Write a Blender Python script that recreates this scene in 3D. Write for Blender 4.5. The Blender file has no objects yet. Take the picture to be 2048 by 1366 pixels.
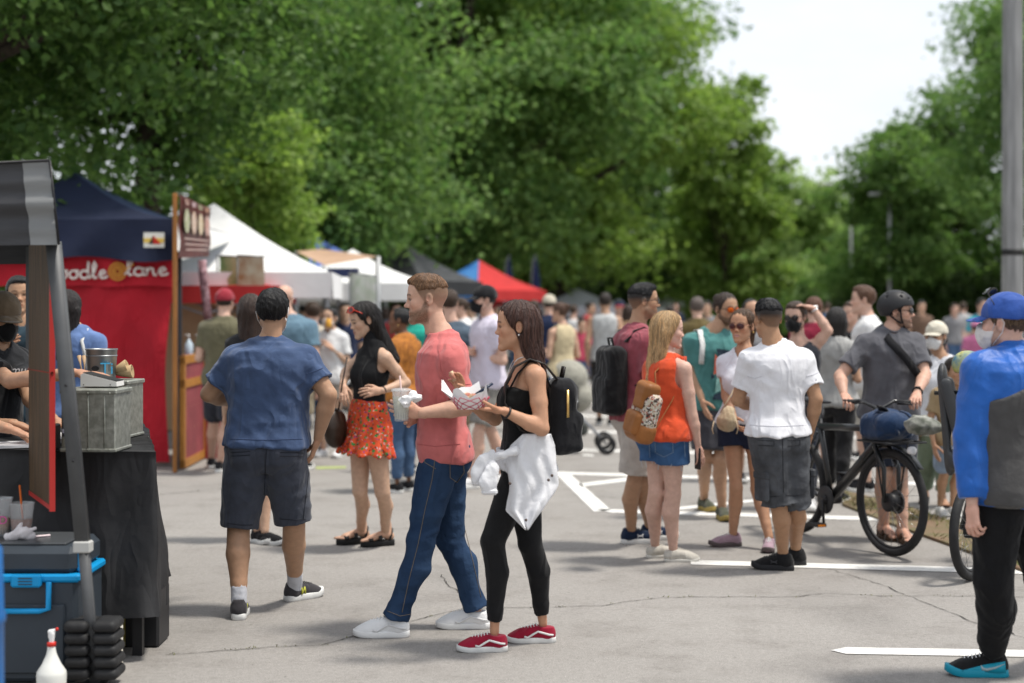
import bpy, bmesh, math, random
import numpy as np
from mathutils import Vector, Matrix
R = math.radians
rnd = random.Random(7)
SC = bpy.context.scene
COL = SC.collection

# ------------------------------------------------------------------ camera
F = 3129.0            # focal length in photo pixels (55 mm on a 36 mm sensor)
CAMZ, YH = 1.64, 612.0
cd = bpy.data.cameras.new('camera')
cd.sensor_width = 36.0
cd.lens = 36.0 * F / 2048.0
cd.shift_y = -(683.0 - YH) / 2048.0
cd.clip_end = 2000
cd.dof.use_dof = True
cd.dof.focus_distance = 8.1
cd.dof.aperture_fstop = 1.4
cam = bpy.data.objects.new('camera', cd)
cam.location = (0, 0, CAMZ)
cam.rotation_euler = (R(90), 0, 0)
COL.objects.link(cam)
SC.camera = cam

# ------------------------------------------------------------------ sky and sun
SUN_EL, SUN_AZ = R(68), R(97)      # azimuth measured from +Y towards +X
w = bpy.data.worlds.new('World')
SC.world = w
w.use_nodes = True
nt = w.node_tree
for n in list(nt.nodes):
    nt.nodes.remove(n)
wo = nt.nodes.new('ShaderNodeOutputWorld')
bg = nt.nodes.new('ShaderNodeBackground')
sky = nt.nodes.new('ShaderNodeTexSky')
sky.sky_type = 'NISHITA'
sky.sun_disc = False
sky.sun_elevation = SUN_EL
sky.sun_rotation = SUN_AZ
sky.air_density = 1.0
sky.dust_density = 2.0
tc = nt.nodes.new('ShaderNodeTexCoord')
mp = nt.nodes.new('ShaderNodeMapping')
mp.inputs['Scale'].default_value = (1.0, 1.0, 3.0)
cn = nt.nodes.new('ShaderNodeTexNoise')
cn.inputs['Scale'].default_value = 3.2
cn.inputs['Detail'].default_value = 6
cn.inputs['Roughness'].default_value = 0.62
cr = nt.nodes.new('ShaderNodeValToRGB')
cr.color_ramp.elements[0].position = 0.28
cr.color_ramp.elements[0].color = (0.74, 0.74, 0.74, 1)
cr.color_ramp.elements[1].position = 0.62
cr.color_ramp.elements[1].color = (0.98, 0.98, 0.98, 1)
mx = nt.nodes.new('ShaderNodeMix')
mx.data_type = 'RGBA'
mx.inputs[7].default_value = (6.4, 6.65, 7.05, 1)     # thin bright cloud veil
L = nt.links.new
L(tc.outputs['Generated'], mp.inputs['Vector'])
L(mp.outputs[0], cn.inputs['Vector'])
L(cn.outputs['Fac'], cr.inputs['Fac'])
L(cr.outputs['Color'], mx.inputs[0])
L(sky.outputs[0], mx.inputs[6])
L(mx.outputs[2], bg.inputs['Color'])
bg.inputs['Strength'].default_value = 0.12
L(bg.outputs[0], wo.inputs[0])

sd = bpy.data.lights.new('sun', 'SUN')
sd.energy = 3.1
sd.angle = R(8)
sd.color = (1.0, 0.95, 0.87)
sun = bpy.data.objects.new('sun', sd)
sdir = Vector((math.sin(SUN_AZ) * math.cos(SUN_EL), math.cos(SUN_AZ) * math.cos(SUN_EL), math.sin(SUN_EL)))
sun.rotation_euler = sdir.to_track_quat('Z', 'Y').to_euler()
sun.location = (20, 20, 40)
COL.objects.link(sun)

vs = SC.view_settings
vs.view_transform = 'Standard'
vs.look = 'None'
vs.exposure = 0.46
vs.gamma = 1.0
SC.render.engine = 'CYCLES'
SC.cycles.max_bounces = 5
SC.cycles.diffuse_bounces = 4
SC.cycles.glossy_bounces = 2
SC.cycles.transmission_bounces = 4
SC.cycles.transparent_max_bounces = 6
SC.cycles.caustics_reflective = False
SC.cycles.caustics_refractive = False
SC.cycles.use_denoising = True

# ------------------------------------------------------------------ pixel helpers
def P(px, py, Y):
    return np.array([(px - 1024.0) * Y / F, Y, CAMZ - (py - YH) * Y / F])
def G(px, py, z=0.0):
    Y = (CAMZ - z) * F / (py - YH)
    return np.array([(px - 1024.0) * Y / F, Y, z])

# ------------------------------------------------------------------ materials
MATS = {}
def mat(name, col, rough=0.8, metal=0.0, var=0.0, vscale=8.0, bump=0.0, bscale=60.0, spec=0.3, attr=None,
        stretch=None, alpha=None, trans=0.0, emit=None, sheen=0.0, col2=None, coords='Object', coat=0.0, drape=0.0):
    key = name
    if key in MATS:
        return MATS[key]
    m = bpy.data.materials.new(name)
    m.use_nodes = True
    t = m.node_tree
    b = t.nodes['Principled BSDF']
    c4 = tuple(col[:3]) + (1,)
    b.inputs['Base Color'].default_value = c4
    b.inputs['Roughness'].default_value = rough
    b.inputs['Metallic'].default_value = metal
    b.inputs['Specular IOR Level'].default_value = spec
    if trans:
        b.inputs['Transmission Weight'].default_value = trans
        b.inputs['IOR'].default_value = 1.2
    if sheen:
        b.inputs['Sheen Weight'].default_value = sheen
    if coat:
        b.inputs['Coat Weight'].default_value = coat
    src = None
    tcn = t.nodes.new('ShaderNodeTexCoord')
    vec = tcn.outputs[coords]
    if stretch:
        mpn = t.nodes.new('ShaderNodeMapping')
        mpn.inputs['Scale'].default_value = stretch
        t.links.new(vec, mpn.inputs['Vector'])
        vec = mpn.outputs[0]
    if attr:
        a = t.nodes.new('ShaderNodeAttribute')
        a.attribute_name = attr
        src = a.outputs['Color']
    if var or col2:
        nz = t.nodes.new('ShaderNodeTexNoise')
        nz.inputs['Scale'].default_value = vscale
        nz.inputs['Detail'].default_value = 5
        t.links.new(vec, nz.inputs['Vector'])
        rp = t.nodes.new('ShaderNodeValToRGB')
        rp.color_ramp.elements[0].position = 0.32
        rp.color_ramp.elements[1].position = 0.68
        mixn = t.nodes.new('ShaderNodeMix')
        mixn.data_type = 'RGBA'
        t.links.new(nz.outputs['Fac'], rp.inputs['Fac'])
        if col2:
            t.links.new(rp.outputs['Color'], mixn.inputs[0])
            mixn.inputs[6].default_value = c4
            mixn.inputs[7].default_value = tuple(col2[:3]) + (1,)
        else:
            mixn.blend_type = 'MULTIPLY'
            mixn.inputs[0].default_value = 1.0
            rp.color_ramp.elements[0].color = (1 - var,) * 3 + (1,)
            rp.color_ramp.elements[1].color = (1 + 0.0,) * 3 + (1,)
            if src:
                t.links.new(src, mixn.inputs[6])
            else:
                mixn.inputs[6].default_value = c4
            t.links.new(rp.outputs['Color'], mixn.inputs[7])
        src = mixn.outputs[2]
    if src:
        t.links.new(src, b.inputs['Base Color'])
    if bump:
        n2 = t.nodes.new('ShaderNodeTexNoise')
        n2.inputs['Scale'].default_value = bscale
        n2.inputs['Detail'].default_value = 4
        t.links.new(vec, n2.inputs['Vector'])
        bp = t.nodes.new('ShaderNodeBump')
        bp.inputs['Strength'].default_value = bump
        bp.inputs['Distance'].default_value = 0.01
        t.links.new(n2.outputs['Fac'], bp.inputs['Height'])
        t.links.new(bp.outputs[0], b.inputs['Normal'])
        if drape:
            m3 = t.nodes.new('ShaderNodeMapping'); m3.inputs['Scale'].default_value = (1.0, 1.0, .42); m3.inputs['Rotation'].default_value = (.45, .65, 0)
            n3 = t.nodes.new('ShaderNodeTexNoise'); n3.inputs['Scale'].default_value = 7.5; n3.inputs['Detail'].default_value = 1.2; n3.inputs['Distortion'].default_value = .8
            w3 = t.nodes.new('ShaderNodeMath'); w3.operation = 'PINGPONG'; w3.inputs[1].default_value = .17
            b3 = t.nodes.new('ShaderNodeBump'); b3.inputs['Strength'].default_value = drape; b3.inputs['Distance'].default_value = .075
            t.links.new(vec, m3.inputs['Vector']); t.links.new(m3.outputs[0], n3.inputs['Vector']); t.links.new(n3.outputs['Fac'], w3.inputs[0])
            t.links.new(w3.outputs[0], b3.inputs['Height']); t.links.new(bp.outputs[0], b3.inputs['Normal']); t.links.new(b3.outputs[0], b.inputs['Normal'])
    if alpha is not None:
        b.inputs['Alpha'].default_value = alpha
    if emit:
        b.inputs['Emission Color'].default_value = tuple(emit) + (1,)
        b.inputs['Emission Strength'].default_value = 1
    MATS[key] = m
    return m

def srgb(r, g, b):
    f = lambda c: (c / 255 / 12.92) if c / 255 <= 0.04045 else ((c / 255 + 0.055) / 1.055) ** 2.4
    return (f(r), f(g), f(b))

def cloth(name, col, **k):
    d = dict(rough=0.9, var=0.22, vscale=14, bump=0.35, bscale=38, spec=0.12, sheen=0.15, drape=.58)
    d.update(k)
    return mat('fabric_' + name, col, **d)

# ------------------------------------------------------------------ objects
def tag(o, label=None, cat=None, group=None, kind=None):
    if label: o['label'] = label
    if cat: o['category'] = cat
    if group: o['group'] = group
    if kind: o['kind'] = kind
    return o

def empty(name, loc, label=None, cat=None, group=None):
    o = bpy.data.objects.new(name, None)
    o.location = tuple(float(v) for v in loc)
    o.empty_display_size = 0.1
    COL.objects.link(o)
    return tag(o, label, cat, group)

def link(name, me, parent=None):
    o = bpy.data.objects.new(name, me)
    COL.objects.link(o)
    if parent is not None:
        set_parent(o, parent)
    return o

def base_matrix(o):
    m = Matrix.LocRotScale(o.location, o.rotation_euler, o.scale)
    if o.parent is not None:
        m = base_matrix(o.parent) @ o.matrix_parent_inverse @ m
    return m

def set_parent(o, parent):
    o.parent = parent
    o.matrix_parent_inverse = base_matrix(parent).inverted()

def mesh_np(name, V, Fq, mats=None, smooth=True, mi=None, colors=None):
    """V (n,3); Fq list of arrays (m,3) or (m,4)"""
    me = bpy.data.meshes.new(name)
    V = np.asarray(V, dtype=np.float32)
    if not isinstance(Fq, (list, tuple)):
        Fq = [Fq]
    Fq = [np.asarray(f, dtype=np.int32) for f in Fq if len(f)]
    nl = sum(f.size for f in Fq)
    nf = sum(len(f) for f in Fq)
    me.vertices.add(len(V)); me.loops.add(nl); me.polygons.add(nf)
    me.vertices.foreach_set('co', V.ravel())
    me.loops.foreach_set('vertex_index', np.concatenate([f.ravel() for f in Fq]) if Fq else np.zeros(0, np.int32))
    tot = np.concatenate([np.full(len(f), f.shape[1], np.int32) for f in Fq])
    st = np.concatenate([[0], np.cumsum(tot)[:-1]]).astype(np.int32)
    me.polygons.foreach_set('loop_start', st)
    me.polygons.foreach_set('use_smooth', np.full(nf, smooth))
    if mi is not None:
        me.polygons.foreach_set('material_index', np.asarray(mi, dtype=np.int32))
    if colors is not None:
        at = me.color_attributes.new('Col', 'FLOAT_COLOR', 'POINT')
        c = np.ones((len(V), 4), np.float32); c[:, :3] = colors
        at.data.foreach_set('color', c.ravel())
    me.update(calc_edges=True)
    for m in (mats or []):
        me.materials.append(m)
    return me

class MB:
    """collects simple shapes into one mesh"""
    def __init__(s):
        s.v = []; s.f = []; s.sm = []
    def add(s, vs, fs, smooth=False):
        o = len(s.v)
        s.v += [tuple(float(c) for c in v) for v in vs]
        s.f += [tuple(i + o for i in f) for f in fs]
        s.sm += [smooth] * len(fs)
        return s
    def box(s, c, size, rz=0, M=None, bev=0.0):
        x, y, z = [d / 2 for d in size]
        b = min(bev, x * .9, y * .9, z * .9)
        vs = []
        if b <= 0:
            for dz in (-z, z):
                for dx, dy in ((-x, -y), (x, -y), (x, y), (-x, y)):
                    vs.append((dx, dy, dz))
            fs = [(3, 2, 1, 0), (4, 5, 6, 7), (0, 1, 5, 4), (1, 2, 6, 5), (2, 3, 7, 6), (3, 0, 4, 7)]
        else:
            prof = [(-z, b), (-z + b, 0), (z - b, 0), (z, b)]
            for dz, ins in prof:
                for dx, dy in ((-x + b, -y + ins), (x - b, -y + ins), (x - ins, -y + b), (x - ins, y - b), (x - b, y - ins), (-x + b, y - ins), (-x + ins, y - b), (-x + ins, -y + b)):
                    vs.append((dx, dy, dz))
            fs = [tuple(range(7, -1, -1)), tuple(range(24, 32))]
            for k in range(3):
                for i in range(8):
                    j = (i + 1) % 8
                    fs.append((k * 8 + i, k * 8 + j, k * 8 + 8 + j, k * 8 + 8 + i))
        if M is None:
            M = Matrix.Translation(Vector([float(q) for q in c])) @ Matrix.Rotation(rz, 4, 'Z')
        return s.add([M @ Vector(v) for v in vs], fs)
    def tube(s, pts, r, n=8, closed=False, caps=True, flat=None):
        pts = [Vector([float(q) for q in p]) for p in pts]
        m = len(pts)
        rs = r if isinstance(r, (list, tuple)) else [r] * m
        vs, fs = [], []
        up = None
        for i, p in enumerate(pts):
            if closed:
                d = pts[(i + 1) % m] - pts[i - 1]
            else:
                d = pts[min(i + 1, m - 1)] - pts[max(i - 1, 0)]
            if d.length < 1e-9: d = Vector((0, 0, 1))
            d.normalize()
            if up is None:
                up = Vector((0, 0, 1)) if abs(d.z) < .9 else Vector((1, 0, 0))
                if flat is not None: up = Vector(flat)
            a = d.cross(up)
            if a.length < 1e-6: a = d.cross(Vector((0, 1, 0)))
            a.normalize(); bq = a.cross(d).normalized(); up = bq
            for k in range(n):
                t = 2 * math.pi * k / n
                vs.append(p + (a * math.cos(t) + bq * math.sin(t)) * rs[i])
        for i in range(m if closed else m - 1):
            j = (i + 1) % m
            for k in range(n):
                l = (k + 1) % n
                fs.append((i * n + k, i * n + l, j * n + l, j * n + k))
        if not closed and caps:
            fs.append(tuple(range(n - 1, -1, -1)))
            fs.append(tuple((m - 1) * n + k for k in range(n)))
        return s.add(vs, fs, True)
    def strip(s, pts, wdir, w, th):
        """flat band along pts, width w along wdir(s), thickness th"""
        pts = [Vector([float(q) for q in p]) for p in pts]
        m = len(pts); vs, fs = [], []
        for i, p in enumerate(pts):
            d = (pts[min(i + 1, m - 1)] - pts[max(i - 1, 0)]).normalized()
            wd = Vector(wdir[i] if isinstance(wdir, list) else wdir)
            wd = (wd - d * wd.dot(d)).normalized()
            nn = d.cross(wd).normalized()
            ww = w[i] if isinstance(w, (list, tuple)) else w
            for a, b in ((-1, -1), (1, -1), (1, 1), (-1, 1)):
                vs.append(p + wd * (a * ww / 2) + nn * (b * th / 2))
        for i in range(m - 1):
            for k in range(4):
                l = (k + 1) % 4
                fs.append((i * 4 + k, i * 4 + l, i * 4 + 4 + l, i * 4 + 4 + k))
        fs += [(3, 2, 1, 0), tuple((m - 1) * 4 + k for k in range(4))]
        return s.add(vs, fs, True)
    def lathe(s, prof, c=(0, 0, 0), n=20, M=None):
        vs, fs = [], []
        for r, z in prof:
            for k in range(n):
                t = 2 * math.pi * k / n
                vs.append(Vector((r * math.cos(t), r * math.sin(t), z)))
        M = M or Matrix.Translation(Vector([float(q) for q in c]))
        for i in range(len(prof) - 1):
            for k in range(n):
                l = (k + 1) % n
                fs.append((i * n + k, i * n + l, i * n + n + l, i * n + n + k))
        fs.append(tuple(range(n - 1, -1, -1)))
        fs.append(tuple((len(prof) - 1) * n + k for k in range(n)))
        return s.add([M @ v for v in vs], fs, True)
    def prism(s, outline, z0, z1, M=None):
        n = len(outline)
        vs = [Vector((x, y, z0)) for x, y in outline] + [Vector((x, y, z1)) for x, y in outline]
        if M: vs = [M @ v for v in vs]
        fs = [tuple(range(n - 1, -1, -1)), tuple(range(n, 2 * n))]
        fs += [(i, (i + 1) % n, n + (i + 1) % n, n + i) for i in range(n)]
        return s.add(vs, fs)
    def xform(s, M):
        s.v = [tuple(M @ Vector(v)) for v in s.v]
        return s
    def mesh(s, name, m):
        me = bpy.data.meshes.new(name)
        me.from_pydata(s.v, [], s.f)
        me.polygons.foreach_set('use_smooth', s.sm)
        if m: me.materials.append(m)
        me.update()
        return me
    def build(s, name, m, parent=None):
        return link(name, s.mesh(name, m), parent)

# ------------------------------------------------------------------ signed-distance modelling
CORN = np.array([(i, j, k) for i in (0, 1) for j in (0, 1) for k in (0, 1)])
EDG = [(a, b) for a in range(8) for b in range(a + 1, 8) if np.abs(CORN[a] - CORN[b]).sum() == 1]
def surface_nets(d, org, h):
    s = d < 0
    nx, ny, nz = d.shape
    cnt = np.zeros((nx - 1, ny - 1, nz - 1), np.int8)
    for c in CORN:
        cnt += s[c[0]:nx - 1 + c[0], c[1]:ny - 1 + c[1], c[2]:nz - 1 + c[2]]
    I = np.argwhere((cnt > 0) & (cnt < 8))
    if len(I) == 0:
        return np.zeros((0, 3)), np.zeros((0, 4), int)
    vals = np.stack([d[I[:, 0] + c[0], I[:, 1] + c[1], I[:, 2] + c[2]] for c in CORN], 1)
    acc = np.zeros((len(I), 3)); n = np.zeros(len(I))
    for a, b in EDG:
        va, vb = vals[:, a], vals[:, b]
        m = (va < 0) != (vb < 0)
        t = va[m] / (va[m] - vb[m])
        acc[m] += CORN[a] + (CORN[b] - CORN[a]) * t[:, None]
        n[m] += 1
    V = (I + acc / n[:, None]) * h + org
    idx = np.full(cnt.shape, -1, np.int32)
    idx[I[:, 0], I[:, 1], I[:, 2]] = np.arange(len(I))
    Q = []
    for ax in range(3):
        sl0 = [slice(None)] * 3; sl1 = [slice(None)] * 3
        sl0[ax] = slice(0, -1); sl1[ax] = slice(1, None)
        A, B = s[tuple(sl0)], s[tuple(sl1)]
        E = np.argwhere(A != B)
        o1, o2 = [(1, 2), (2, 0), (0, 1)][ax]
        ok = (E[:, o1] > 0) & (E[:, o2] > 0) & (E[:, o1] < d.shape[o1] - 1) & (E[:, o2] < d.shape[o2] - 1)
        E = E[ok]
        if len(E) == 0: continue
        inside = A[E[:, 0], E[:, 1], E[:, 2]]
        def cell(da, db):
            e = E.copy(); e[:, o1] -= da; e[:, o2] -= db
            return idx[e[:, 0], e[:, 1], e[:, 2]]
        q = np.stack([cell(1, 1), cell(0, 1), cell(0, 0), cell(1, 0)], 1)
        q[~inside] = q[~inside][:, ::-1]
        Q.append(q)
    Q = np.concatenate(Q)
    return V, Q[(Q >= 0).all(1)]

def smin(a, b, k):
    if k <= 0: return np.minimum(a, b)
    hh = np.maximum(k - np.abs(a - b), 0) / k
    return np.minimum(a, b) - hh * hh * k * 0.25

class Field:
    def __init__(s, lo, hi, h):
        s.h = h
        s.lo = np.floor(np.asarray(lo, float) / h - 2) * h
        n = np.ceil((np.asarray(hi, float) - s.lo) / h).astype(int) + 3
        s.n = n
        s.ax = [(s.lo[i] + h * np.arange(n[i])).astype(np.float32) for i in range(3)]
        s.d = np.full(tuple(n), 0.5, np.float32)
    def sub(s, lo, hi):
        sl = []
        for i in range(3):
            a = int(np.clip(math.floor((lo[i] - s.lo[i]) / s.h), 0, s.n[i] - 1))
            b = int(np.clip(math.ceil((hi[i] - s.lo[i]) / s.h) + 1, a + 1, s.n[i]))
            sl.append(slice(a, b))
        sl = tuple(sl)
        X, Y, Z = np.meshgrid(s.ax[0][sl[0]], s.ax[1][sl[1]], s.ax[2][sl[2]], indexing='ij')
        return sl, X, Y, Z
    def put(s, fn, lo, hi, k=0.02, op='u'):
        sl, X, Y, Z = s.sub(lo, hi)
        dd = fn(X, Y, Z).astype(np.float32)
        if op == 'u': s.d[sl] = smin(s.d[sl], dd, k)
        elif op == 's': s.d[sl] = -smin(-s.d[sl], dd, k)
        elif op == 'i': s.d[sl] = -smin(-s.d[sl], -dd, k)
        return s
    def cone(s, a, b, ra, rb, k=0.02, op='u', flat=None, m=None):
        a = np.asarray(a, float); b = np.asarray(b, float)
        mm = max(ra, rb) + k + 0.03
        lo = np.minimum(a, b) - mm; hi = np.maximum(a, b) + mm
        return s.put(lambda X, Y, Z: cone_d(X, Y, Z, a, b, ra, rb, flat), lo, hi, k, op)
    def ell(s, c, r, k=0.02, op='u', M=None):
        c = np.asarray(c, float); r = np.asarray(r, float)
        mm = r.max() + k + 0.03
        return s.put(lambda X, Y, Z: ell_d(X, Y, Z, c, r, M), c - mm, c + mm, k, op)
    def rbox(s, c, half, rad, k=0.0, op='u', M=None):
        c = np.asarray(c, float); half = np.asarray(half, float)
        mm = np.linalg.norm(half) + rad + k + .02
        def fn(X, Y, Z):
            x, y, z = X - c[0], Y - c[1], Z - c[2]
            if M is not None:
                x, y, z = [M[0, i] * x + M[1, i] * y + M[2, i] * z for i in range(3)]
            qx, qy, qz = np.abs(x) - half[0] + rad, np.abs(y) - half[1] + rad, np.abs(z) - half[2] + rad
            out = np.sqrt(np.maximum(qx, 0) ** 2 + np.maximum(qy, 0) ** 2 + np.maximum(qz, 0) ** 2)
            return out + np.minimum(np.maximum(qx, np.maximum(qy, qz)), 0) - rad
        return s.put(fn, c - mm, c + mm, k, op)
    def fold(s, amp, seed, wl=0.09, ani=(1, 1, 1)):
        X, Y, Z = np.meshgrid(*s.ax, indexing='ij')
        s.d += (amp * folds(X, Y, Z, seed, wl, ani)).astype(np.float32)
        return s
    def out(s):
        s.d[[0, -1]] = np.maximum(s.d[[0, -1]], .001); s.d[:, [0, -1]] = np.maximum(s.d[:, [0, -1]], .001)
        s.d[:, :, [0, -1]] = np.maximum(s.d[:, :, [0, -1]], .001)
        return surface_nets(s.d, s.lo, s.h)

def cone_d(X, Y, Z, a, b, ra, rb, flat=None):
    ab = b - a; L2 = max(float(ab @ ab), 1e-9)
    x, y, z = X - a[0], Y - a[1], Z - a[2]
    t = np.clip((x * ab[0] + y * ab[1] + z * ab[2]) / L2, 0, 1)
    x = x - ab[0] * t; y = y - ab[1] * t; z = z - ab[2] * t
    q = x * x + y * y + z * z
    if flat is not None:
        nv, sc = flat
        c = x * nv[0] + y * nv[1] + z * nv[2]
        q = q + c * c * (1 / sc ** 2 - 1)
    return np.sqrt(q) - (ra + (rb - ra) * t)

def ell_d(X, Y, Z, c, r, M=None):
    x, y, z = X - c[0], Y - c[1], Z - c[2]
    if M is not None:
        x, y, z = [M[0, i] * x + M[1, i] * y + M[2, i] * z for i in range(3)]
    k0 = np.sqrt((x / r[0]) ** 2 + (y / r[1]) ** 2 + (z / r[2]) ** 2) + 1e-9
    k1 = np.sqrt((x / r[0] ** 2) ** 2 + (y / r[1] ** 2) ** 2 + (z / r[2] ** 2) ** 2) + 1e-9
    return k0 * (k0 - 1) / k1

def folds(X, Y, Z, seed, wl=0.09, ani=(1, 1, 1)):
    r = np.random.RandomState(seed)
    out = 0
    for i in range(4):
        v = r.normal(size=3) * np.array(ani); v = v / np.linalg.norm(v) * (2 * math.pi / (wl * r.uniform(.6, 1.5)))
        u = r.normal(size=3); u = u / np.linalg.norm(u) * (2 * math.pi / (wl * 2.6))
        out = out + np.abs(np.sin(.5 * (X * v[0] + Y * v[1] + Z * v[2]) + r.uniform(0, 6) + 1.3 * np.sin(X * u[0] + Y * u[1] + Z * u[2] + r.uniform(0, 6)))) - .64
    return out * .5

def rotz(a):
    c, s_ = math.cos(a), math.sin(a)
    return np.array([[c, -s_, 0], [s_, c, 0], [0, 0, 1]])
def unit(v):
    v = np.asarray(v, float)
    return v / max(np.linalg.norm(v), 1e-9)
# ------------------------------------------------------------------ people
HQ = {2: (0.0105, 0.0044, 0.0042), 1: (0.015, 0.0075, 0.0065), 0: (0.024, 0.0125, 0.012)}   # body, head, hand voxel
CACHE = {}
SKIN = mat('skin', (.5, .3, .2), rough=0.55, attr='Col', var=0.14, vscale=38, bump=0.08, bscale=160, spec=0.35)
SKIN.node_tree.nodes['Principled BSDF'].inputs['Subsurface Weight'].default_value = 0.06
SKIN.node_tree.nodes['Principled BSDF'].inputs['Subsurface Radius'].default_value = (.012, .004, .002)
EYE = mat('eyeball', (.8, .8, .8), rough=0.15, attr='Col', spec=0.5)

def head_canon(fem, q):
    key = ('head', fem, q)
    if key in CACHE: return CACHE[key]
    h = HQ[q][1]
    f = Field((-.1, -.13, -.17), (.1, .12, .125), h)
    f.ell((0, .014, .030), (.076, .095, .086), 0)
    f.ell((0, -.032, .042), (.060, .053, .056), .03)
    f.ell((0, -.030, -.040), (.059, .056, .078), .03)
    jw = .043 if fem else .053
    for s in (-1, 1):
        f.cone((s * jw, -.004, -.058), (s * .012, -.070, -.104), .019, .016, .022)
        f.ell((s * .040, -.056, -.024), (.022, .022, .021), .022)
        f.cone((s * .012, -.083, .021), (s * .046, -.068, .021), .008 if fem else .011, .007, .014)
    f.ell((0, -.078 if fem else -.082, -.105), (.017, .014, .015), .018)
    f.ell((0, -.066, -.066), (.030, .020, .022), .02)
    nz = .098 if fem else .105
    f.cone((0, -.082, .015), (0, -nz + .008, -.024), .0072, .0100, .012)
    f.ell((0, -nz + .001, -.030), (.0115, .0110, .0100), .008)
    for s in (-1, 1): f.ell((s * .0125, -.090, -.034), (.0085, .011, .008), .006)
    # mouth
    f.cone((-.016, -.0835, -.0615), (.016, -.0835, -.0615), .0070, .0070, .009)
    f.cone((-.014, -.0830, -.0745), (.014, -.0830, -.0745), .0082, .0082, .009)
    f.cone((-.024, -.0920, -.0680), (.024, -.0920, -.0680), .0028, .0028, .003, 's')
    for s in (-1, 1):
        f.ell((s * .031, -.099, -.003), (.0165, .018, .0085), .009, 's')
        f.cone((s * .019, -.0835, .0065), (s * .043, -.0745, .0050), .0042, .0042, .005)
        f.ell((s * .077, .014, -.006), (.0085, .019, .031), .005)
        f.ell((s * .0875, .009, -.004), (.0085, .0115, .020), .004, 's')
        f.ell((s * .081, .006, -.012), (.004, .004, .006), .003)
    f.cone((0, .022, -.05), (0, .034, -.165), .051 if not fem else .045, .053 if not fem else .045, .03)
    CACHE[key] = f.out()
    return CACHE[key]

def smooth01(x, a, b):
    t = np.clip((x - a) / (b - a), 0, 1)
    return t * t * (3 - 2 * t)

def zline(y):
    return np.interp(y, [-.12, -.085, -.055, -.035, -.012, .008, .03, .06, .12], [.090, .080, .062, .02, -.02, .010, -.02, -.055, -.072])

def head_colors(V, skin, brow=None, beard=None, buzz=None, lips=None, mask=None):
    x, y, z = V[:, 0], V[:, 1], V[:, 2]
    skin = np.array(skin)
    c = np.tile(skin, (len(V), 1))
    red = skin * np.array([1.08, .84, .80])
    def mixin(c, col, wgt):
        return c * (1 - wgt[:, None]) + np.array(col) * wgt[:, None]
    g = np.exp(-(((np.abs(x) - .042) / .022) ** 2 + ((z + .03) / .025) ** 2)) * (y < -.02)
    g = np.maximum(g, np.exp(-((x / .014) ** 2 + ((z + .033) / .014) ** 2)) * (y < -.09))
    c = mixin(c, red, .6 * g)
    if beard is not None:
        col, amt = beard[:3], beard[3]
        zb = np.interp(y, [-.10, -.068, -.03, -.008, .02], [-.050, -.056, -.044, -.004, .01])
        wl = smooth01(zb - z, -.004, .016) * smooth01(.018 - y, 0, .022) * smooth01(z, -.135, -.108)
        cheek, side = 1.0, 0.0
        mo = np.exp(-((z + .053) / .008) ** 2) * (np.abs(x) < .026) * (y < -.06)
        n = .65 + .35 * np.random.RandomState(3).rand(len(V))
        c = mixin(c, col, np.clip(np.maximum(np.maximum(wl * cheek, side), mo) * n, 0, 1) * amt)
    lp = np.clip(1.25 - np.sqrt((x / .023) ** 2 + ((z + .0685) / .0105) ** 2), 0, .6) / .6 * (y < -.06)
    c = mixin(c, lips if lips is not None else skin * np.array([.92, .55, .52]), lp * .85)
    slit = np.exp(-((z + .0685) / .0024) ** 2) * (np.abs(x) < .023) * (y < -.06)
    c = mixin(c, skin * .25, slit * .8)
    bc = brow if brow is not None else (.03, .02, .015)
    bz = .025 - 9 * (np.abs(x) - .030) ** 2
    bw = np.clip(1.4 - np.abs(z - bz) / .0042, 0, 1) * smooth01(np.abs(x), .010, .015) * (1 - smooth01(np.abs(x), .048, .054)) * (y < -.045)
    c = mixin(c, bc, bw * .88)
    ey = np.clip(1.3 - np.sqrt(((np.abs(x) - .031) / .0165) ** 2 + ((z - .001) / .0075) ** 2), 0, .5) * 2 * (y < -.045)
    ear = np.exp(-(((y - .009) / .012) ** 2 + ((z + .004) / .018) ** 2)) * (np.abs(x) > .074)
    c = mixin(c, skin * np.array([.75, .52, .48]), ear * .6)
    c = mixin(c, skin * .22, ey * .75)
    if buzz is not None:
        wb = smooth01(z - zline(y), -.004, .012)
        c = mixin(c, buzz[:3], wb * np.clip(buzz[3] * (.62 + .55 * smooth01(z, -.02, .045)), 0, 1))
    return c

def eye_mesh(col):
    key = ('eye', tuple(col))
    if key in CACHE: return CACHE[key]
    V, Q, C = [], [], []
    n = 12
    rings = [0, 10, 20, 29, 36, 55, 80, 110]
    for a in rings:
        for k in range(n):
            t = 2 * math.pi * k / n
            V.append((math.sin(R(a)) * math.cos(t) * .0128, -math.cos(R(a)) * .0128, math.sin(R(a)) * math.sin(t) * .0128))
            C.append((.005, .004, .004) if a <= 10 else (col if a <= 29 else (.20, .18, .17)))
    for i in range(len(rings) - 1):
        for k in range(n):
            l = (k + 1) % n
            Q.append((i * n + k, i * n + n + k, i * n + n + l, i * n + l))
    me = mesh_np('eye', np.array(V), np.array(Q), [EYE], colors=np.array(C))
    CACHE[key] = me
    return me

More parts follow.
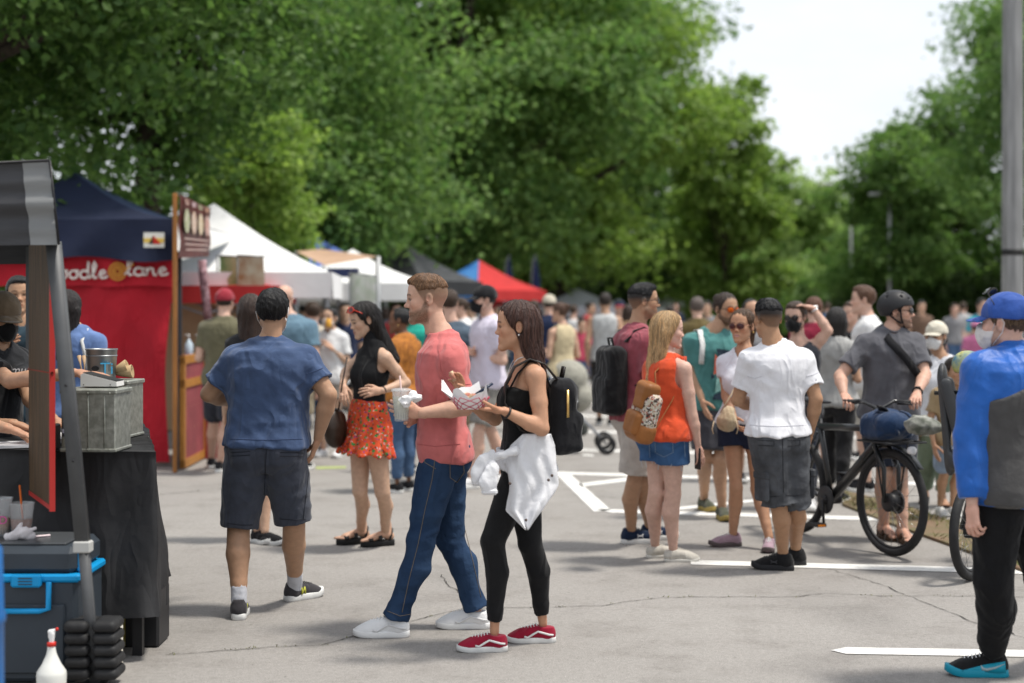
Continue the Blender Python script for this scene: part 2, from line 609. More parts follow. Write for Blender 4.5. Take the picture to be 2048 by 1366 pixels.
def hair_field(style, q, L=.3, side=0, wave=0.0, seed=1, tuck=False):
    key = ('hair', style, q, L, side, wave, seed, tuck)
    if key in CACHE: return CACHE[key]
    h = {2: .0046, 1: .008, 0: .014}[q]
    zlo = -.12 - (L if style in ('long', 'pony') else .0)
    f = Field((-.15, -.14, zlo), (.15, .22, .2), h)
    t = {'short': .011, 'fade': .004, 'crop': .006, 'long': .014, 'bun': .010, 'pony': .010, 'curly': .024, 'thin': .005}.get(style, .010)
    f.ell((0, .014, .032), (.076 + t, .095 + t, .086 + t), 0)
    if style in ('short', 'curly'):
        f.ell((0, -.015, .085), (.062, .075, .04), .02)
    if style == 'fade':
        f.ell((0, -.010, .066), (.066, .088, .058), .012)
    if style == 'long':
        f.ell((0, .045, -.01), (.084, .07, .10), .04)
    # hairline
    X, Y, Z = np.meshgrid(*f.ax, indexing='ij')
    zl = zline(Y)
    if style == 'fade': zl = np.maximum(zl, .034 + .10 * np.clip(Y, -.02, .1))
    if style in ('long', 'pony', 'bun'):
        part = .012 * np.exp(-(X / .02) ** 2)
        zl = np.interp(Y, [-.12, -.085, -.06, -.04, -.015, .0, .12], [.10, .09, .064, .016, -.012, -.02, -.075 if style != 'long' else -.3]) + part * (Y < -.05)
        if style == 'long' and not tuck:
            zl = np.interp(Y, [-.12, -.085, -.06, -.04, -.018, .0, .02, .12], [.10, .092, .066, .018, -.03, -.09, -.14, -.3])
    f.d = -smin(-f.d, -((zl - Z) * .75).astype(np.float32), .016)
    if style == 'long':
        for s in (-1, 1):
            f.cone((s * (.062 - .012 * tuck), .038 + .022 * tuck, -.02), (s * .066, .062 + .015 * tuck, -.02 - L * .75), .034 - .006 * tuck, .028, .03)
            f.cone((s * .062, .038, -.02), (s * .030, .085 + side * .12, -.02 - L), .036, .020, .03)
        f.cone((0, .075, -.02), (0, .10 + side * .15, -.02 - L), .05, .03, .04)
    if style == 'bun':
        f.ell((0, .105, .075), (.036, .036, .034), .012)
    if style == 'pony':
        f.cone((0, .10, .04), (0, .145, -.03), .022, .032, .015)
        f.cone((0, .145, -.03), (0, .13, -.03 - L), .032, .014, .015)
    X0, Y0, Z0 = X, Y, Z
    ang = np.arctan2(X0, Y0 - .01)
    if style in ('long', 'pony', 'bun'):
        f.d += (.0022 * np.sin(ang * 34 + 9 * np.sin(Z0 * 14 + seed)) + .0025 * np.sin(ang * 15 + Z0 * 18 * (1 + wave) + seed) + wave * .008 * np.sin(Z0 * 60 + ang * 4)).astype(np.float32)
    elif style == 'curly':
        f.d += (.012 * folds(X0, Y0, Z0, seed, .022)).astype(np.float32)
    else:
        f.d += (.005 * folds(X0, Y0, Z0, seed, .03, (1, .3, .6))).astype(np.float32)
    # keep clear of the ears
    if style not in ('long',) or tuck:
        for s in (-1, 1):
            f.ell((s * .086, .014, -.008), (.022, .024, .036), .006, 's')
    CACHE[key] = f.out()
    return CACHE[key]

def hair_mat(name, col):
    return mat('hair_' + name, col, rough=.42, var=.55, vscale=7, stretch=(22, 22, 2.2), bump=.9, bscale=9, spec=.35)

def hand_canon(curl, thumb, spread, q):
    key = ('hand', curl, thumb, spread, q)
    if key in CACHE: return CACHE[key]
    h = HQ[q][2]
    f = Field((-.075, -.03, -.11), (.10, .20, .04), h)
    up = np.array([0, 0, 1.0])
    if q == 0:
        f.cone((0, -.02, 0), (0, .05, 0), .026, .032, .01, flat=(up, .6))
        f.cone((0, .05, 0), (0, .05 + .09 * math.cos(R(curl)), -.09 * math.sin(R(curl))), .032, .022, .02, flat=(up, .6))
        f.cone((.025, .03, -.005), (.045, .085, -.02), .013, .010, .01)
    else:
        f.cone((0, -.03, 0), (0, .02, 0), .026, .026, .01, flat=(up, .72))
        f.cone((0.004, .02, -.001), (.018, .082, -.002), .025, .017, .014, flat=(up, .62))
        f.cone((-.006, .02, -.001), (-.020, .074, -.002), .024, .016, .014, flat=(up, .62))
        base = [(.029, .088), (.0095, .093), (-.0105, .089), (-.029, .079)]
        ln = [.072, .080, .074, .058]
        for i in range(4):
            p = np.array([base[i][0], base[i][1], 0.0]); a = R(curl * .30 + i * 2)
            sp = R(spread * (1.5 - i))
            r0 = [.0092, .0095, .0090, .0080][i]
            for j, fr in enumerate((.46, .30, .24)):
                dv = np.array([math.sin(sp) * math.cos(a), math.cos(sp) * math.cos(a), -math.sin(a)])
                e = p + dv * ln[i] * fr * 1.05
                f.cone(p, e, r0 * (1 - .07 * j), r0 * (.93 - .07 * j), .003 if j else .006)
                p = e; a += R(curl * (.42 if j == 0 else .30))
        p = np.array([.022, .022, -.006]); a1 = R(48 - thumb * .35); dn = R(12 + thumb * .6)
        for j, (l, r0, r1) in enumerate(((.042, .0145, .0115), (.033, .0112, .0100), (.026, .0098, .0082))):
            dv = np.array([math.sin(a1) * math.cos(dn), math.cos(a1) * math.cos(dn), -math.sin(dn)])
            e = p + dv * l
            f.cone(p, e, r0, r1, .007 if j == 0 else .003)
            p = e; a1 -= R(14 + thumb * .35); dn += R(4)
    CACHE[key] = f.out()
    return CACHE[key]

def foot_canon(q):
    key = ('foot', q)
    if key in CACHE: return CACHE[key]
    f = Field((-.06, -.22, -.0), (.06, .09, .14), max(HQ[q][2], .005))
    f.ell((0, .035, .035), (.031, .036, .034), .0)
    f.cone((0, .012, .13), (0, .015, .05), .034, .036, .02)
    f.cone((0, .0, .06), (0.004, -.12, .028), .034, .030, .025, flat=(np.array([0, .25, .97]), .85))
    f.ell((0, -.125, .022), (.043, .04, .02), .02)
    for i, (x, l, r_) in enumerate(((.028, .205, .0125), (.008, .20, .009), (-.009, .19, .0085), (-.024, .178, .008), (-.036, .163, .008))):
        f.cone((x, -.14, .02), (x, -l + .0, .016), r_, r_ * .9, .006)
    X, Y, Z = np.meshgrid(*f.ax, indexing='ij')
    f.d = np.maximum(f.d, (.007 - Z).astype(np.float32))
    CACHE[key] = f.out()
    return CACHE[key]

def shoe_w(y):   # half width of the sole along the foot (toe at -y)
    return np.interp(y, [-.205, -.200, -.185, -.16, -.12, -.07, -.02, .03, .055, .068, .072], [.006, .020, .034, .043, .048, .042, .036, .037, .033, .020, .005])

def sole_mb(z0, z1, grow=0.0, lift=0.012, top=1.0):
    m = MB()
    ys = np.array([-.205, -.202, -.195, -.18, -.16, -.13, -.10, -.06, -.02, .02, .045, .060, .068, .072])
    rings = []
    out = [(shoe_w(y) + grow, y) for y in ys] + [(-(shoe_w(y) + grow), y) for y in ys[::-1]]
    vs, fs = [], []
    n = len(out)
    for zi, (zz, sc) in enumerate(((z0, .93), (z0 + .004, 1.0), (z1 - .003, 1.0 * top), (z1, .97 * top))):
        for x, y in out:
            tl = lift * max(0, (-y - .12) / .085) ** 2
            vs.append((x * sc, (y + .06) * (1 + (sc - 1) * .5) - .06, zz + tl))
    for k in range(3):
        for i in range(n):
            j = (i + 1) % n
            fs.append((k * n + i, k * n + n + i, k * n + n + j, k * n + j)[::-1])
    fs += [tuple(range(n))[::-1], tuple(3 * n + i for i in range(n))]
    m.add(vs, fs, True)
    return m

def upper_canon(style, q):
    key = ('upper', style, q)
    if key in CACHE: return CACHE[key]
    f = Field((-.06, -.22, .0), (.06, .09, .16), {2: .0048, 1: .008, 0: .012}[q])
    f.ell((0, .030, .045), (.038, .040, .046), 0)
    f.cone((0, .022, .05), (0, .020, .085), .039, .038, .02)
    f.cone((0, .0, .055), (0, -.12, .038), .038, .036, .03)
    f.ell((0, -.135, .028), (.046, .066, .034), .03)
    f.cone((0, -.02, .075), (0, -.10, .053), .024, .022, .03)
    X, Y, Z = np.meshgrid(*f.ax, indexing='ij')
    col = .086 + .25 * np.clip(-(Y + .0), 0, .06) + (.02 if style == 'run' else 0) * (Y > .03)
    f.d = np.maximum(f.d, (Z - col).astype(np.float32))
    f.d = np.maximum(f.d, (.014 - Z).astype(np.float32))
    CACHE[key] = f.out()
    return CACHE[key]

def make_shoe(parent, M, style, cols, q, left, deco=None):
    """M: 4x4 placing the shoe (origin under the ankle, toe -Y). cols: upper, sole, accent"""
    Mn = np.array(M)
    def T(V):
        V = np.asarray(V, float)
        return V @ Mn[:3, :3].T + Mn[:3, 3]
    up = cols[0]
    if style == 'sandal':
        sh = sole_mb(.0, cols[3] if len(cols) > 3 else .03, .004, .0).xform(M).build('shoe', cols[1], parent)
        zt = cols[3] if len(cols) > 3 else .03
        for (y, hh, wd, z2) in ((-.135, .030, .036, 0), (-.055, .055, .030, 0), (.02, .085, .018, 0.02)):
            pts, wdir = [], []
            for k in range(11):
                a = math.pi * k / 10
                pts.append((math.cos(a) * (shoe_w(y) + .003), y + (.03 * math.sin(a) if y > 0 else 0), zt + .002 + math.sin(a) * hh))
            MB().strip(pts, (0, 1, .2), wd, .005).xform(M).build('strap', up, sh)
        return sh
    V, Qd = upper_canon('run' if style == 'run' else 'skate', q)
    sh = link('shoe', mesh_np('shoe', T(V), Qd, [up]), parent)
    if style == 'run':
        so = sole_mb(0, .034, .005, .02, .96)
    elif style == 'plain':
        so = sole_mb(0, .022, .001, .01)
    else:
        so = sole_mb(0, .030, .003, .008)
    so.xform(M).build('sole', cols[1], sh)
    if q == 2:
        la = MB()
        for i in range(6):
            y = -.034 - i * .016; zc = .103 - i * .0046
            la.tube([(-.020, y, zc - .010), (0, y - .005, zc + .004), (.020, y - .006, zc - .010)], .0028, 5)
        la.xform(M).build('lace', cols[2], sh)
    if deco:
        deco(sh, M)
    return sh

def side_curve(pts2, off=.0):
    """points given as (y, z) on the shoe side -> points lying on the upper"""
    def at(s):
        V, _ = upper_canon('skate', 2)
        out = []
        for y, z in pts2:
            k = (np.abs(V[:, 1] - y) < .008) & (np.abs(V[:, 2] - z) < .007)
            x = np.abs(V[k, 0]).max() if k.any() else shoe_w(y) * .8
            out.append((s * (x + off), y, z))
        return out
    return at

def torso_prof(fem, w, belly, bust):
    if fem:
        s = [-.26, -.16, -.05, .05, .2, .38, .5, .62, .75, .86, .94, 1.0, 1.1]
        a = [.08, .155, .176, .172, .145, .124, .126, .136, .146, .142, .118, .07, .045]
        b = [.07, .105, .122, .118, .096, .088, .092, .100, .104, .092, .075, .056, .045]
        f = [-.01, -.018, -.02, -.01, .002, .006, .004, 0, -.002, -.008, -.012, -.01, 0]
    else:
        s = [-.26, -.16, -.05, .05, .2, .38, .5, .62, .75, .86, .94, 1.0, 1.1]
        a = [.08, .150, .168, .166, .158, .152, .158, .168, .176, .174, .145, .08, .052]
        b = [.07, .102, .116, .114, .106, .104, .108, .116, .122, .110, .088, .062, .052]
        f = [-.01, -.015, -.015, -.008, .004, .006, .004, 0, 0, -.006, -.012, -.01, 0]
    s, a, b, f = [np.array(v, float) for v in (s, a, b, f)]
    g = np.exp(-((s - .28) / .25) ** 2) * belly
    a = a * w + g * .6; b = b * w + g; f = f + g * .6
    return s, a, b, f

class Person:
    pass

def fv(a): return np.array([math.sin(R(a)), -math.cos(R(a)), 0])
def rv(a): return np.array([-math.cos(R(a)), -math.sin(R(a)), 0])

def torso_fn(p, e=0.0, smin_=-.26, smax=1.1, flat_lo=False, flat_hi=False, drop=None, prof=None, hemfl=0.0):
    s_, a_, b_, f_ = prof or p.prof
    a_ = a_ + e; b_ = b_ + e
    if hemfl:
        g_ = np.clip((.25 - s_) / .3, 0, 1) * hemfl; a_ = a_ + g_; b_ = b_ + g_
    if drop is not None:      # loose cloth hangs from the widest ring above
        a_ = a_.copy(); b_ = b_.copy()
        for i in range(len(s_) - 2, -1, -1):
            ds = s_[i + 1] - s_[i]
            if s_[i] < .8:
                a_[i] = max(a_[i], a_[i + 1] - drop * ds); b_[i] = max(b_[i], b_[i + 1] - drop * ds)
    ax = p.N - p.H; Ln = np.linalg.norm(ax); u = ax / Ln
    def fn(X, Y, Z):
        x, y, z = X - p.H[0], Y - p.H[1], Z - p.H[2]
        s = (x * u[0] + y * u[1] + z * u[2]) / Ln
        sc = np.clip(s, smin_, smax)
        a = np.interp(sc, s_, a_); b = np.interp(sc, s_, b_); ff = np.interp(sc, s_, f_)
        yw = np.radians(p.yp + (p.yc - p.yp) * np.clip(sc, 0, 1))
        fx, fy = np.sin(yw), -np.cos(yw); rx, ry = -np.cos(yw), -np.sin(yw)
        bend = p.bend * 4 * np.clip(sc, 0, 1) * (1 - np.clip(sc, 0, 1))
        ox = x - ax[0] * sc; oy = y - ax[1] * sc
        lat = ox * rx + oy * ry; fw = ox * fx + oy * fy - ff - bend
        n = 2.4
        qq = (np.abs(lat / a) ** n + np.abs(fw / b) ** n) ** (1 / n) + 1e-6
        hyp = np.sqrt(lat ** 2 + fw ** 2)
        d = np.where(hyp < 1e-4, -np.minimum(a, b), hyp - hyp / qq)
        al = (s - sc) * Ln
        d = np.where(np.abs(al) > 0, np.sqrt(np.maximum(d, 0) ** 2 + al ** 2), d)
        if flat_lo: d = np.maximum(d, (smin_ - s) * Ln)
        if flat_hi: d = np.maximum(d, (s - smax) * Ln)
        return d
    return fn

def chain(pts, rs, frac):
    """part of a polyline up to length fraction frac; returns pts, rs"""
    pts = [np.asarray(q, float) for q in pts]
    ln = [np.linalg.norm(pts[i + 1] - pts[i]) for i in range(len(pts) - 1)]
    tot = sum(ln) * frac
    op, orr = [pts[0]], [rs[0]]
    for i, l in enumerate(ln):
        if tot >= l - 1e-6:
            op.append(pts[i + 1]); orr.append(rs[i + 1]); tot -= l
        else:
            t = tot / l
            if t > 1e-3:
                op.append(pts[i] + (pts[i + 1] - pts[i]) * t); orr.append(rs[i] + (rs[i + 1] - rs[i]) * t)
            break
    return op, orr

def chain_fn(pts, rs, flat_end=False, flat_start=False):
    def fn(X, Y, Z):
        d = None
        for i in range(len(pts) - 1):
            c = cone_d(X, Y, Z, pts[i], pts[i + 1], rs[i], rs[i + 1])
            d = c if d is None else smin(d, c, .012)
        if flat_end:
            u = unit(pts[-1] - pts[-2]); e = pts[-1]
            d = np.maximum(d, (X - e[0]) * u[0] + (Y - e[1]) * u[1] + (Z - e[2]) * u[2])
        if flat_start:
            u = unit(pts[0] - pts[1]); e = pts[0]
            d = np.maximum(d, (X - e[0]) * u[0] + (Y - e[1]) * u[1] + (Z - e[2]) * u[2])
        return d
    return fn

def put_chain(f, pts, rs, k, op='u', **kw):
    m = max(rs) + k + .03
    lo = np.min(pts, 0) - m; hi = np.max(pts, 0) + m
    f.put(chain_fn(pts, rs, **kw), lo, hi, k, op)

def skeleton(p, px, Y, ht, yaw, J, arms):
    Jg = lambda n: J.get(n)
    S = ht / 1.78; p.S = S
    g = np.array([(px - 1024) * Y / F, Y, 0.0]); p.g = g
    f, r = fv(p.yc), rv(p.yc); fp, rp = fv(p.yp), rv(p.yp)
    up = np.array([0, 0, 1.0])
    def ov(n, default):
        v = J.get(n)
        if v is None: return default
        return P(v[0], v[1], Y + (v[2] if len(v) > 2 else 0))
    p.H = ov('hip', g + up * .925 * S)
    p.N = ov('neck', p.H + up * .55 * S + (f * -.012))
    p.head = ov('head', p.N + up * (.165 * S) + fv(p.yh) * .035 + f * .01)
    w = p.w
    sw = (.150 if p.fem else .178) * S * (.6 + .4 * w)
    p.j = {}
    for sd, n in ((-1, 'L'), (1, 'R')):
        sh = ov('s' + n, p.N + r * sd * sw - up * .080 * S)
        hj = p.H + rp * sd * .085 * S * (.7 + .3 * w)
        v = J.get('f' + n)
        if v is not None:
            gr = G(v[0], v[1]); fy = v[2]; lift = v[3] if len(v) > 3 else 0.0; fpit = v[4] if len(v) > 4 else 0.0
        else:
            gr = p.H * np.array([1, 1, 0]) + rp * sd * .10 * S; fy = p.yp + sd * -10; lift = 0; fpit = 0
        an = gr + up * (.088 + lift)
        if ('a' + n) in J:
            an = ov('a' + n, None); gr = an - up * .088; fy = J['a' + n][3] if len(J['a' + n]) > 3 else p.yp; lift = 0; fpit = J['a' + n][4] if len(J['a' + n]) > 4 else 0
        kn = ov('k' + n, (hj * .48 + an * .52) + fp * .03)
        out = r * sd
        e0 = sh - up * .285 * S + out * .055 - f * .02
        preset = arms.get(n, 'down') if isinstance(arms, dict) else arms
        med = -out
        if preset == 'down': w0 = e0 - up * .245 * S + f * .06
        elif preset == 'hold': w0 = e0 + f * .22 * S + up * .03 + med * .09
        elif preset == 'phone': w0 = e0 + f * .17 * S + up * .15 + med * .10
        elif preset == 'cross': w0 = e0 + f * .14 * S + up * .06 + med * .20
        elif preset == 'hip': e0 = sh - up * .23 * S + out * .17 - f * .05; w0 = e0 - up * .15 * S - out * .12 + f * .12
        elif preset == 'back': e0 = e0 - f * .08; w0 = e0 - up * .235 * S + f * .03
        elif preset == 'fwd': e0 = e0 + f * .07; w0 = e0 - up * .20 * S + f * .15
        el = ov('e' + n, e0); wr = ov('w' + n, w0 if 'e' + n not in J else el + (w0 - e0))
        bk = -fp
        p.j[n] = dict(
            arm=[sh, sh * .5 + el * .5 , el], armr=[.050 * w, .048 * w, .039 * w],
            fore=[el, el * .68 + wr * .32, wr], forer=[.040 * w, .0415 * w, .026],
            th=[hj, hj * .6 + kn * .4, kn], thr=[.090 * w, .078 * w, .054 * w],
            sk=[kn, kn * .66 + an * .34 + bk * .020, kn * .25 + an * .75 + bk * .004, an], skr=[.053 * w, .055 * w, .038 * w, .034],
            gr=gr, fy=fy, lift=lift, fpit=fpit, an=an, wr=wr, el=el)
        if p.fem:
            d = p.j[n]
            d['armr'] = [x * .84 for x in d['armr']]; d['forer'] = [x * .86 for x in d['forer']]
            d['skr'] = [x * .93 for x in d['skr']]
        for kk in ('armr', 'forer', 'thr', 'skr'):
            p.j[n][kk] = [x * S for x in p.j[n][kk]]

def person(label, px, Y, ht=1.75, yaw=0, q=0, yp=None, yh=None, pit=0, roll=0, w=1.0, fem=False, belly=0.0, bust=0.035,
           skin=(.50, .30, .20), hair=('short', 'black', (.012, .010, .009)), face=None, J=None, arms='down', wear=(), feet=None,
           hands=None, group=None, bend=0.0, hs=1.0, eyes=(.05, .025, .012), extra=(), seed=1, cap=None, nobody=False):
    J = J or {}; face = face or {}; hands = hands or {}
    p = Person()
    p.w, p.fem, p.q, p.bend = w, fem, q, bend
    p.yc = yaw; p.yp = yaw if yp is None else yp; p.yh = yaw if yh is None else yh
    p.skin = np.array(skin)
    p.prof = torso_prof(fem, w, belly, bust)
    skeleton(p, px, Y, ht, yaw, J, arms)
    sc_ = p.S
    p.prof = (p.prof[0], p.prof[1] * sc_, p.prof[2] * sc_, p.prof[3] * sc_)
    root = empty('person', p.g, label, 'person', group)
    p.root = root
    hb, hh, hd = HQ[q]
    nk = p.N + np.array([0, 0, -.03]); nt_ = p.head + fv(p.yh) * -.02 + np.array([0, 0, -.05])
    allp = [p.H, p.N] + [x for n in 'LR' for kk in ('arm', 'fore', 'th', 'sk') for x in p.j[n][kk]]
    lo = np.min(allp, 0) - .24; hi = np.max(allp, 0) + .24
    lo[2] = max(lo[2], -.02)
    kinds = [g_[0] for g_ in wear]
    cov_t = any(k_ in ('tee', 'tank') for k_ in kinds)
    legs = [g_ for g_ in wear if g_[0] == 'legs']
    p.leg_ease = legs[0][2].get('ease', .016) if legs else .0
    # --- body, one continuous surface
    f = Field(lo, hi, hb)
    s0 = p.H - .45; s1 = p.N + .45
    f.put(torso_fn(p, -.020 if (cov_t and legs) else (-.014 if cov_t else 0)), np.minimum(p.H, p.N) - .4, np.maximum(p.H, p.N) + .4, 0)
    f.cone(nk, nt_, .056 * (.85 if fem else 1) * sc_, .052 * (.86 if fem else 1) * sc_, .03)
    for n in 'LR':
        j = p.j[n]
        put_chain(f, [p.N + np.array([0, 0, .0]), j['arm'][0]], [.046 * w * sc_ - (.008 if cov_t else 0), .046 * w * sc_ - (.008 if cov_t else 0)], .05)
        put_chain(f, j['arm'], j['armr'], .035)
        put_chain(f, j['fore'], j['forer'], .012)
        sh_ = .012 if legs else 0
        put_chain(f, j['th'], [x - (.010 if legs else 0) for x in j['thr']], .02)
        put_chain(f, j['sk'], j['skr'] if not (legs and legs[0][2].get('to', 1) > 1.5) else [x - .008 for x in j['skr']], .015)
        f.ell(p.H + rv(p.yp) * (-1 if n == 'L' else 1) * .075 * w - fv(p.yp) * .055 * w + np.array([0, 0, -.06]), np.array([.072, .070, .082]) * w * sc_ * (.68 if legs else 1), .05)
        if fem and bust:
            c = p.N - np.array([0, 0, .21 * sc_]) + rv(p.yc) * (-1 if n == 'L' else 1) * .068 + fv(p.yc) * .072 * w
            f.ell(c, np.array([.058, .058, .060]) * (bust / .035) ** .5 * (.9 if cov_t else 1), .035)
    V, Q = f.out()
    Vs, Qs, Cs = [V], [Q], [np.tile(p.skin, (len(V), 1))]
    off = len(V)
    # --- head
    if not nobody:
        Vh, Qh = head_canon(fem, q)
        Mh = rotz(R(p.yh)) @ np.array(Matrix.Rotation(R(pit), 3, 'X')) @ np.array(Matrix.Rotation(R(roll), 3, 'Y'))
        hsc = hs * (ht / 1.75) ** .35 * (.96 if fem else 1.0)
        p.Mh, p.hsc = Mh, hsc
        p.hx = lambda A: (np.asarray(A, float) * hsc) @ Mh.T + p.head
        Vs.append(p.hx(Vh)); Qs.append(Qh + off); off += len(Vh)
        Cs.append(head_colors(Vh, p.skin, **face))
    # --- hands and bare feet
    for n in 'LR':
        j = p.j[n]
        hp = hands.get(n, {})
        if hp.get('skip'): continue
        V1, Q1 = hand_canon(hp.get('curl', 28), hp.get('thumb', 20), hp.get('spread', 3), q)
        sgn = 1 if n == 'L' else -1
        fd = unit(j['wr'] - j['fore'][0])
        d = unit(hp.get('dir', fd))
        nn = np.asarray(hp.get('n', rv(p.yc) * (1 if n == 'L' else -1)), float)
        z = -(nn - d * (nn @ d)); z = unit(z)
        x = np.cross(d, z)
        M3 = np.stack([x * sgn, d, z], 1)
        hsz = (.90 if fem else 1.0) * hp.get('size', 1) * (sc_ ** .7)
        Vw = (V1 * hsz) @ M3.T + j['wr'] + d * .012
        if sgn < 0: Q1 = Q1[:, ::-1]
        p.j[n]['palm'] = j['wr'] + d * .085 * hsz - z * .03
        p.j[n]['hM'] = (M3, hsz)
        Vs.append(Vw); Qs.append(Q1 + off); off += len(Vw)
        cc = np.tile(p.skin * np.array([1.03, .95, .93]), (len(Vw), 1))
        Cs.append(cc)
    for n in 'LR':
        j = p.j[n]
        Mf = Matrix.Translation(Vector(j['gr']) + Vector((0, 0, j['lift']))) @ Matrix.Rotation(R(j['fy']), 4, 'Z') @ Matrix.Rotation(R(j['fpit']), 4, 'X') @ Matrix.Scale(sc_ * (feet or {}).get('size', 1.0) * (.93 if fem else 1.0), 4)
        if (feet or {}).get('mirror') is None and n == 'R':
            Mf = Mf @ Matrix.Scale(-1, 4, (1, 0, 0))
        j['Mf'] = Mf
        if feet and feet['style'] in ('sandal', 'bare'):
            V1, Q1 = foot_canon(q)
            zt = feet['cols'][3] if len(feet['cols']) > 3 else .03
            M4 = np.array(Mf @ Matrix.Translation((0, 0, zt - .008)))
            Vw = V1 @ M4[:3, :3].T + M4[:3, 3]
            if n == 'R': Q1 = Q1[:, ::-1]
            Vs.append(Vw); Qs.append(Q1 + off); off += len(Vw)
            Cs.append(np.tile(p.skin * np.array([1.02, .95, .93]), (len(Vw), 1)))
    body = link('body', mesh_np('body', np.concatenate(Vs), np.concatenate(Qs), [SKIN], colors=np.concatenate(Cs)), root)
    if q == 2 and not nobody:
        for s in (-1, 1):
            e = bpy.data.objects.new('eye', eye_mesh(eyes))
            COL.objects.link(e)
            pos = p.hx(np.array([[s * .031, -.0685, -.003]]))[0]
            M4 = np.eye(4); M4[:3, :3] = Mh * hsc; M4[:3, 3] = pos
            lm = Matrix(M4.tolist())
            e.location, rq, e.scale = lm.decompose()
            e.rotation_euler = rq.to_euler()
            set_parent(e, body)
    # --- clothes
    for gi, g_ in enumerate(wear):
        garment(p, g_[0], g_[1], g_[2] if len(g_) > 2 else {}, seed + gi * 13)
    if feet:
        for n in 'LR':
            if feet.get('only') and n not in feet['only']: continue
            if feet['style'] == 'bare': continue
            if feet.get('sock') is not None:
                j = p.j[n]
                fs = Field(j['an'] - .12, j['an'] + np.array([.12, .12, .3]), hb * .8)
                a = j['an'] + np.array([0, 0, -.03]); b = j['sk'][2] + (j['an'] - j['sk'][2]) * (1 - feet['sock'][1])
                put_chain(fs, [a, b], [j['skr'][3] + .008, j['skr'][3] + .010], 0, flat_end=True)
                fs.fold(.003, 5, .05, (.2, .2, 1))
                V1, Q1 = fs.out()
                link('sock', mesh_np('sock', V1, Q1, [feet['sock'][0]]), root)
            make_shoe(root, p.j[n]['Mf'], feet['style'], feet['cols'], q, n == 'L', feet.get('deco'))
    # --- hair
    if hair and hair[0] not in ('buzz', 'none') and not nobody:
        o = hair[3] if len(hair) > 3 else {}
        V1, Q1 = hair_field(hair[0], q, o.get('L', .3), o.get('side', 0), o.get('wave', 0), o.get('seed', 1), o.get('tuck', False))
        ho = link('hair', mesh_np('hair', p.hx(V1), Q1, [hair_mat(hair[1], hair[2])]), root)
        if q == 2 and not o.get('bare'): strands(ho, p, hair, o.get('n', 560))
    for fn in extra:
        fn(p)
    return p

def strands(ho, p, hair, n):
    """loose hair strands that follow the surface of the hair"""
    from mathutils.kdtree import KDTree
    me = ho.data
    nv = len(me.vertices)
    co = np.zeros(nv * 3, np.float32); me.vertices.foreach_get('co', co); co = co.reshape(-1, 3)
    no = np.zeros(nv * 3, np.float32); me.vertices.foreach_get('normal', no); no = no.reshape(-1, 3)
    kd = KDTree(nv)
    for i in range(nv): kd.insert(co[i], i)
    kd.balance()
    rs = np.random.RandomState(nv)
    lng = hair[0] in ('long', 'pony')
    crown = p.hx(np.array([[0, .03, .13]]))[0]
    for tone in (0, 1):
        mb = MB()
        for k in range(n // 2):
            i = rs.randint(nv); pt = co[i].astype(float); pts = []
            wob = rs.normal(size=3) * .10
            for st in range(26 if lng else 5):
                c, j, _ = kd.find(pt); nn = no[j].astype(float)
                q_ = np.array(c) + nn * (.0012 + .0015 * rs.rand())
                if pts and np.linalg.norm(q_ - pts[-1]) < .003: break
                pts.append(q_)
                d = np.array([0, 0, -1.0]) + (.5 if lng else 1.6) * unit(np.array(c) - crown) + wob
                if not lng: d = d + fv(p.yh) * .3 * (q_[2] > p.head[2] + .07)
                d = unit(d - nn * (d @ nn))
                pt = np.array(c) + d * .014
            if lng and rs.rand() < .08 and len(pts) > 3:
                pts = [a + no[j] * .0022 * t for t, a in enumerate(pts)][:7]
            if len(pts) > 2: mb.tube(pts, [.0008] * (len(pts) - 1) + [.0003], 3, caps=False)
        c_ = np.array(hair[2]) * (1.9 if tone else .8) + (.006 if tone else 0)
        if mb.v: mb.build('strands', mat('strand_%s_%d' % (hair[1], tone), tuple(c_), rough=.4, spec=.4), ho)

def seam(ob, pts, m, r=.0022, n=10, lift=.001):
    """stitched line laid on a garment where the photograph shows it"""
    from mathutils.bvhtree import BVHTree
    me = ob.data
    bt = CACHE.get(('bvh', ob.name))
    if bt is None:
        bt = BVHTree.FromPolygons([v.co for v in me.vertices], [tuple(f.vertices) for f in me.polygons]); CACHE[('bvh', ob.name)] = bt
    out = []
    for (a, b) in zip(pts[:-1], pts[1:]):
        for k in range(n):
            t = k / (n - 1)
            d = Vector(P(a[0] + (b[0] - a[0]) * t, a[1] + (b[1] - a[1]) * t, 1.0)) - Vector((0, 0, CAMZ))
            h, nn, _, _ = bt.ray_cast(Vector((0, 0, CAMZ)), d.normalized())
            if h is not None and (not out or (h - out[-1]).length > .002): out.append(h + nn * lift)
    if len(out) > 2: MB().tube(out, r, 5).build('seam', m, ob)

def kid(p, stem_):
    return [c for c in p.root.children if c.name.split('.')[0] == stem_][0]

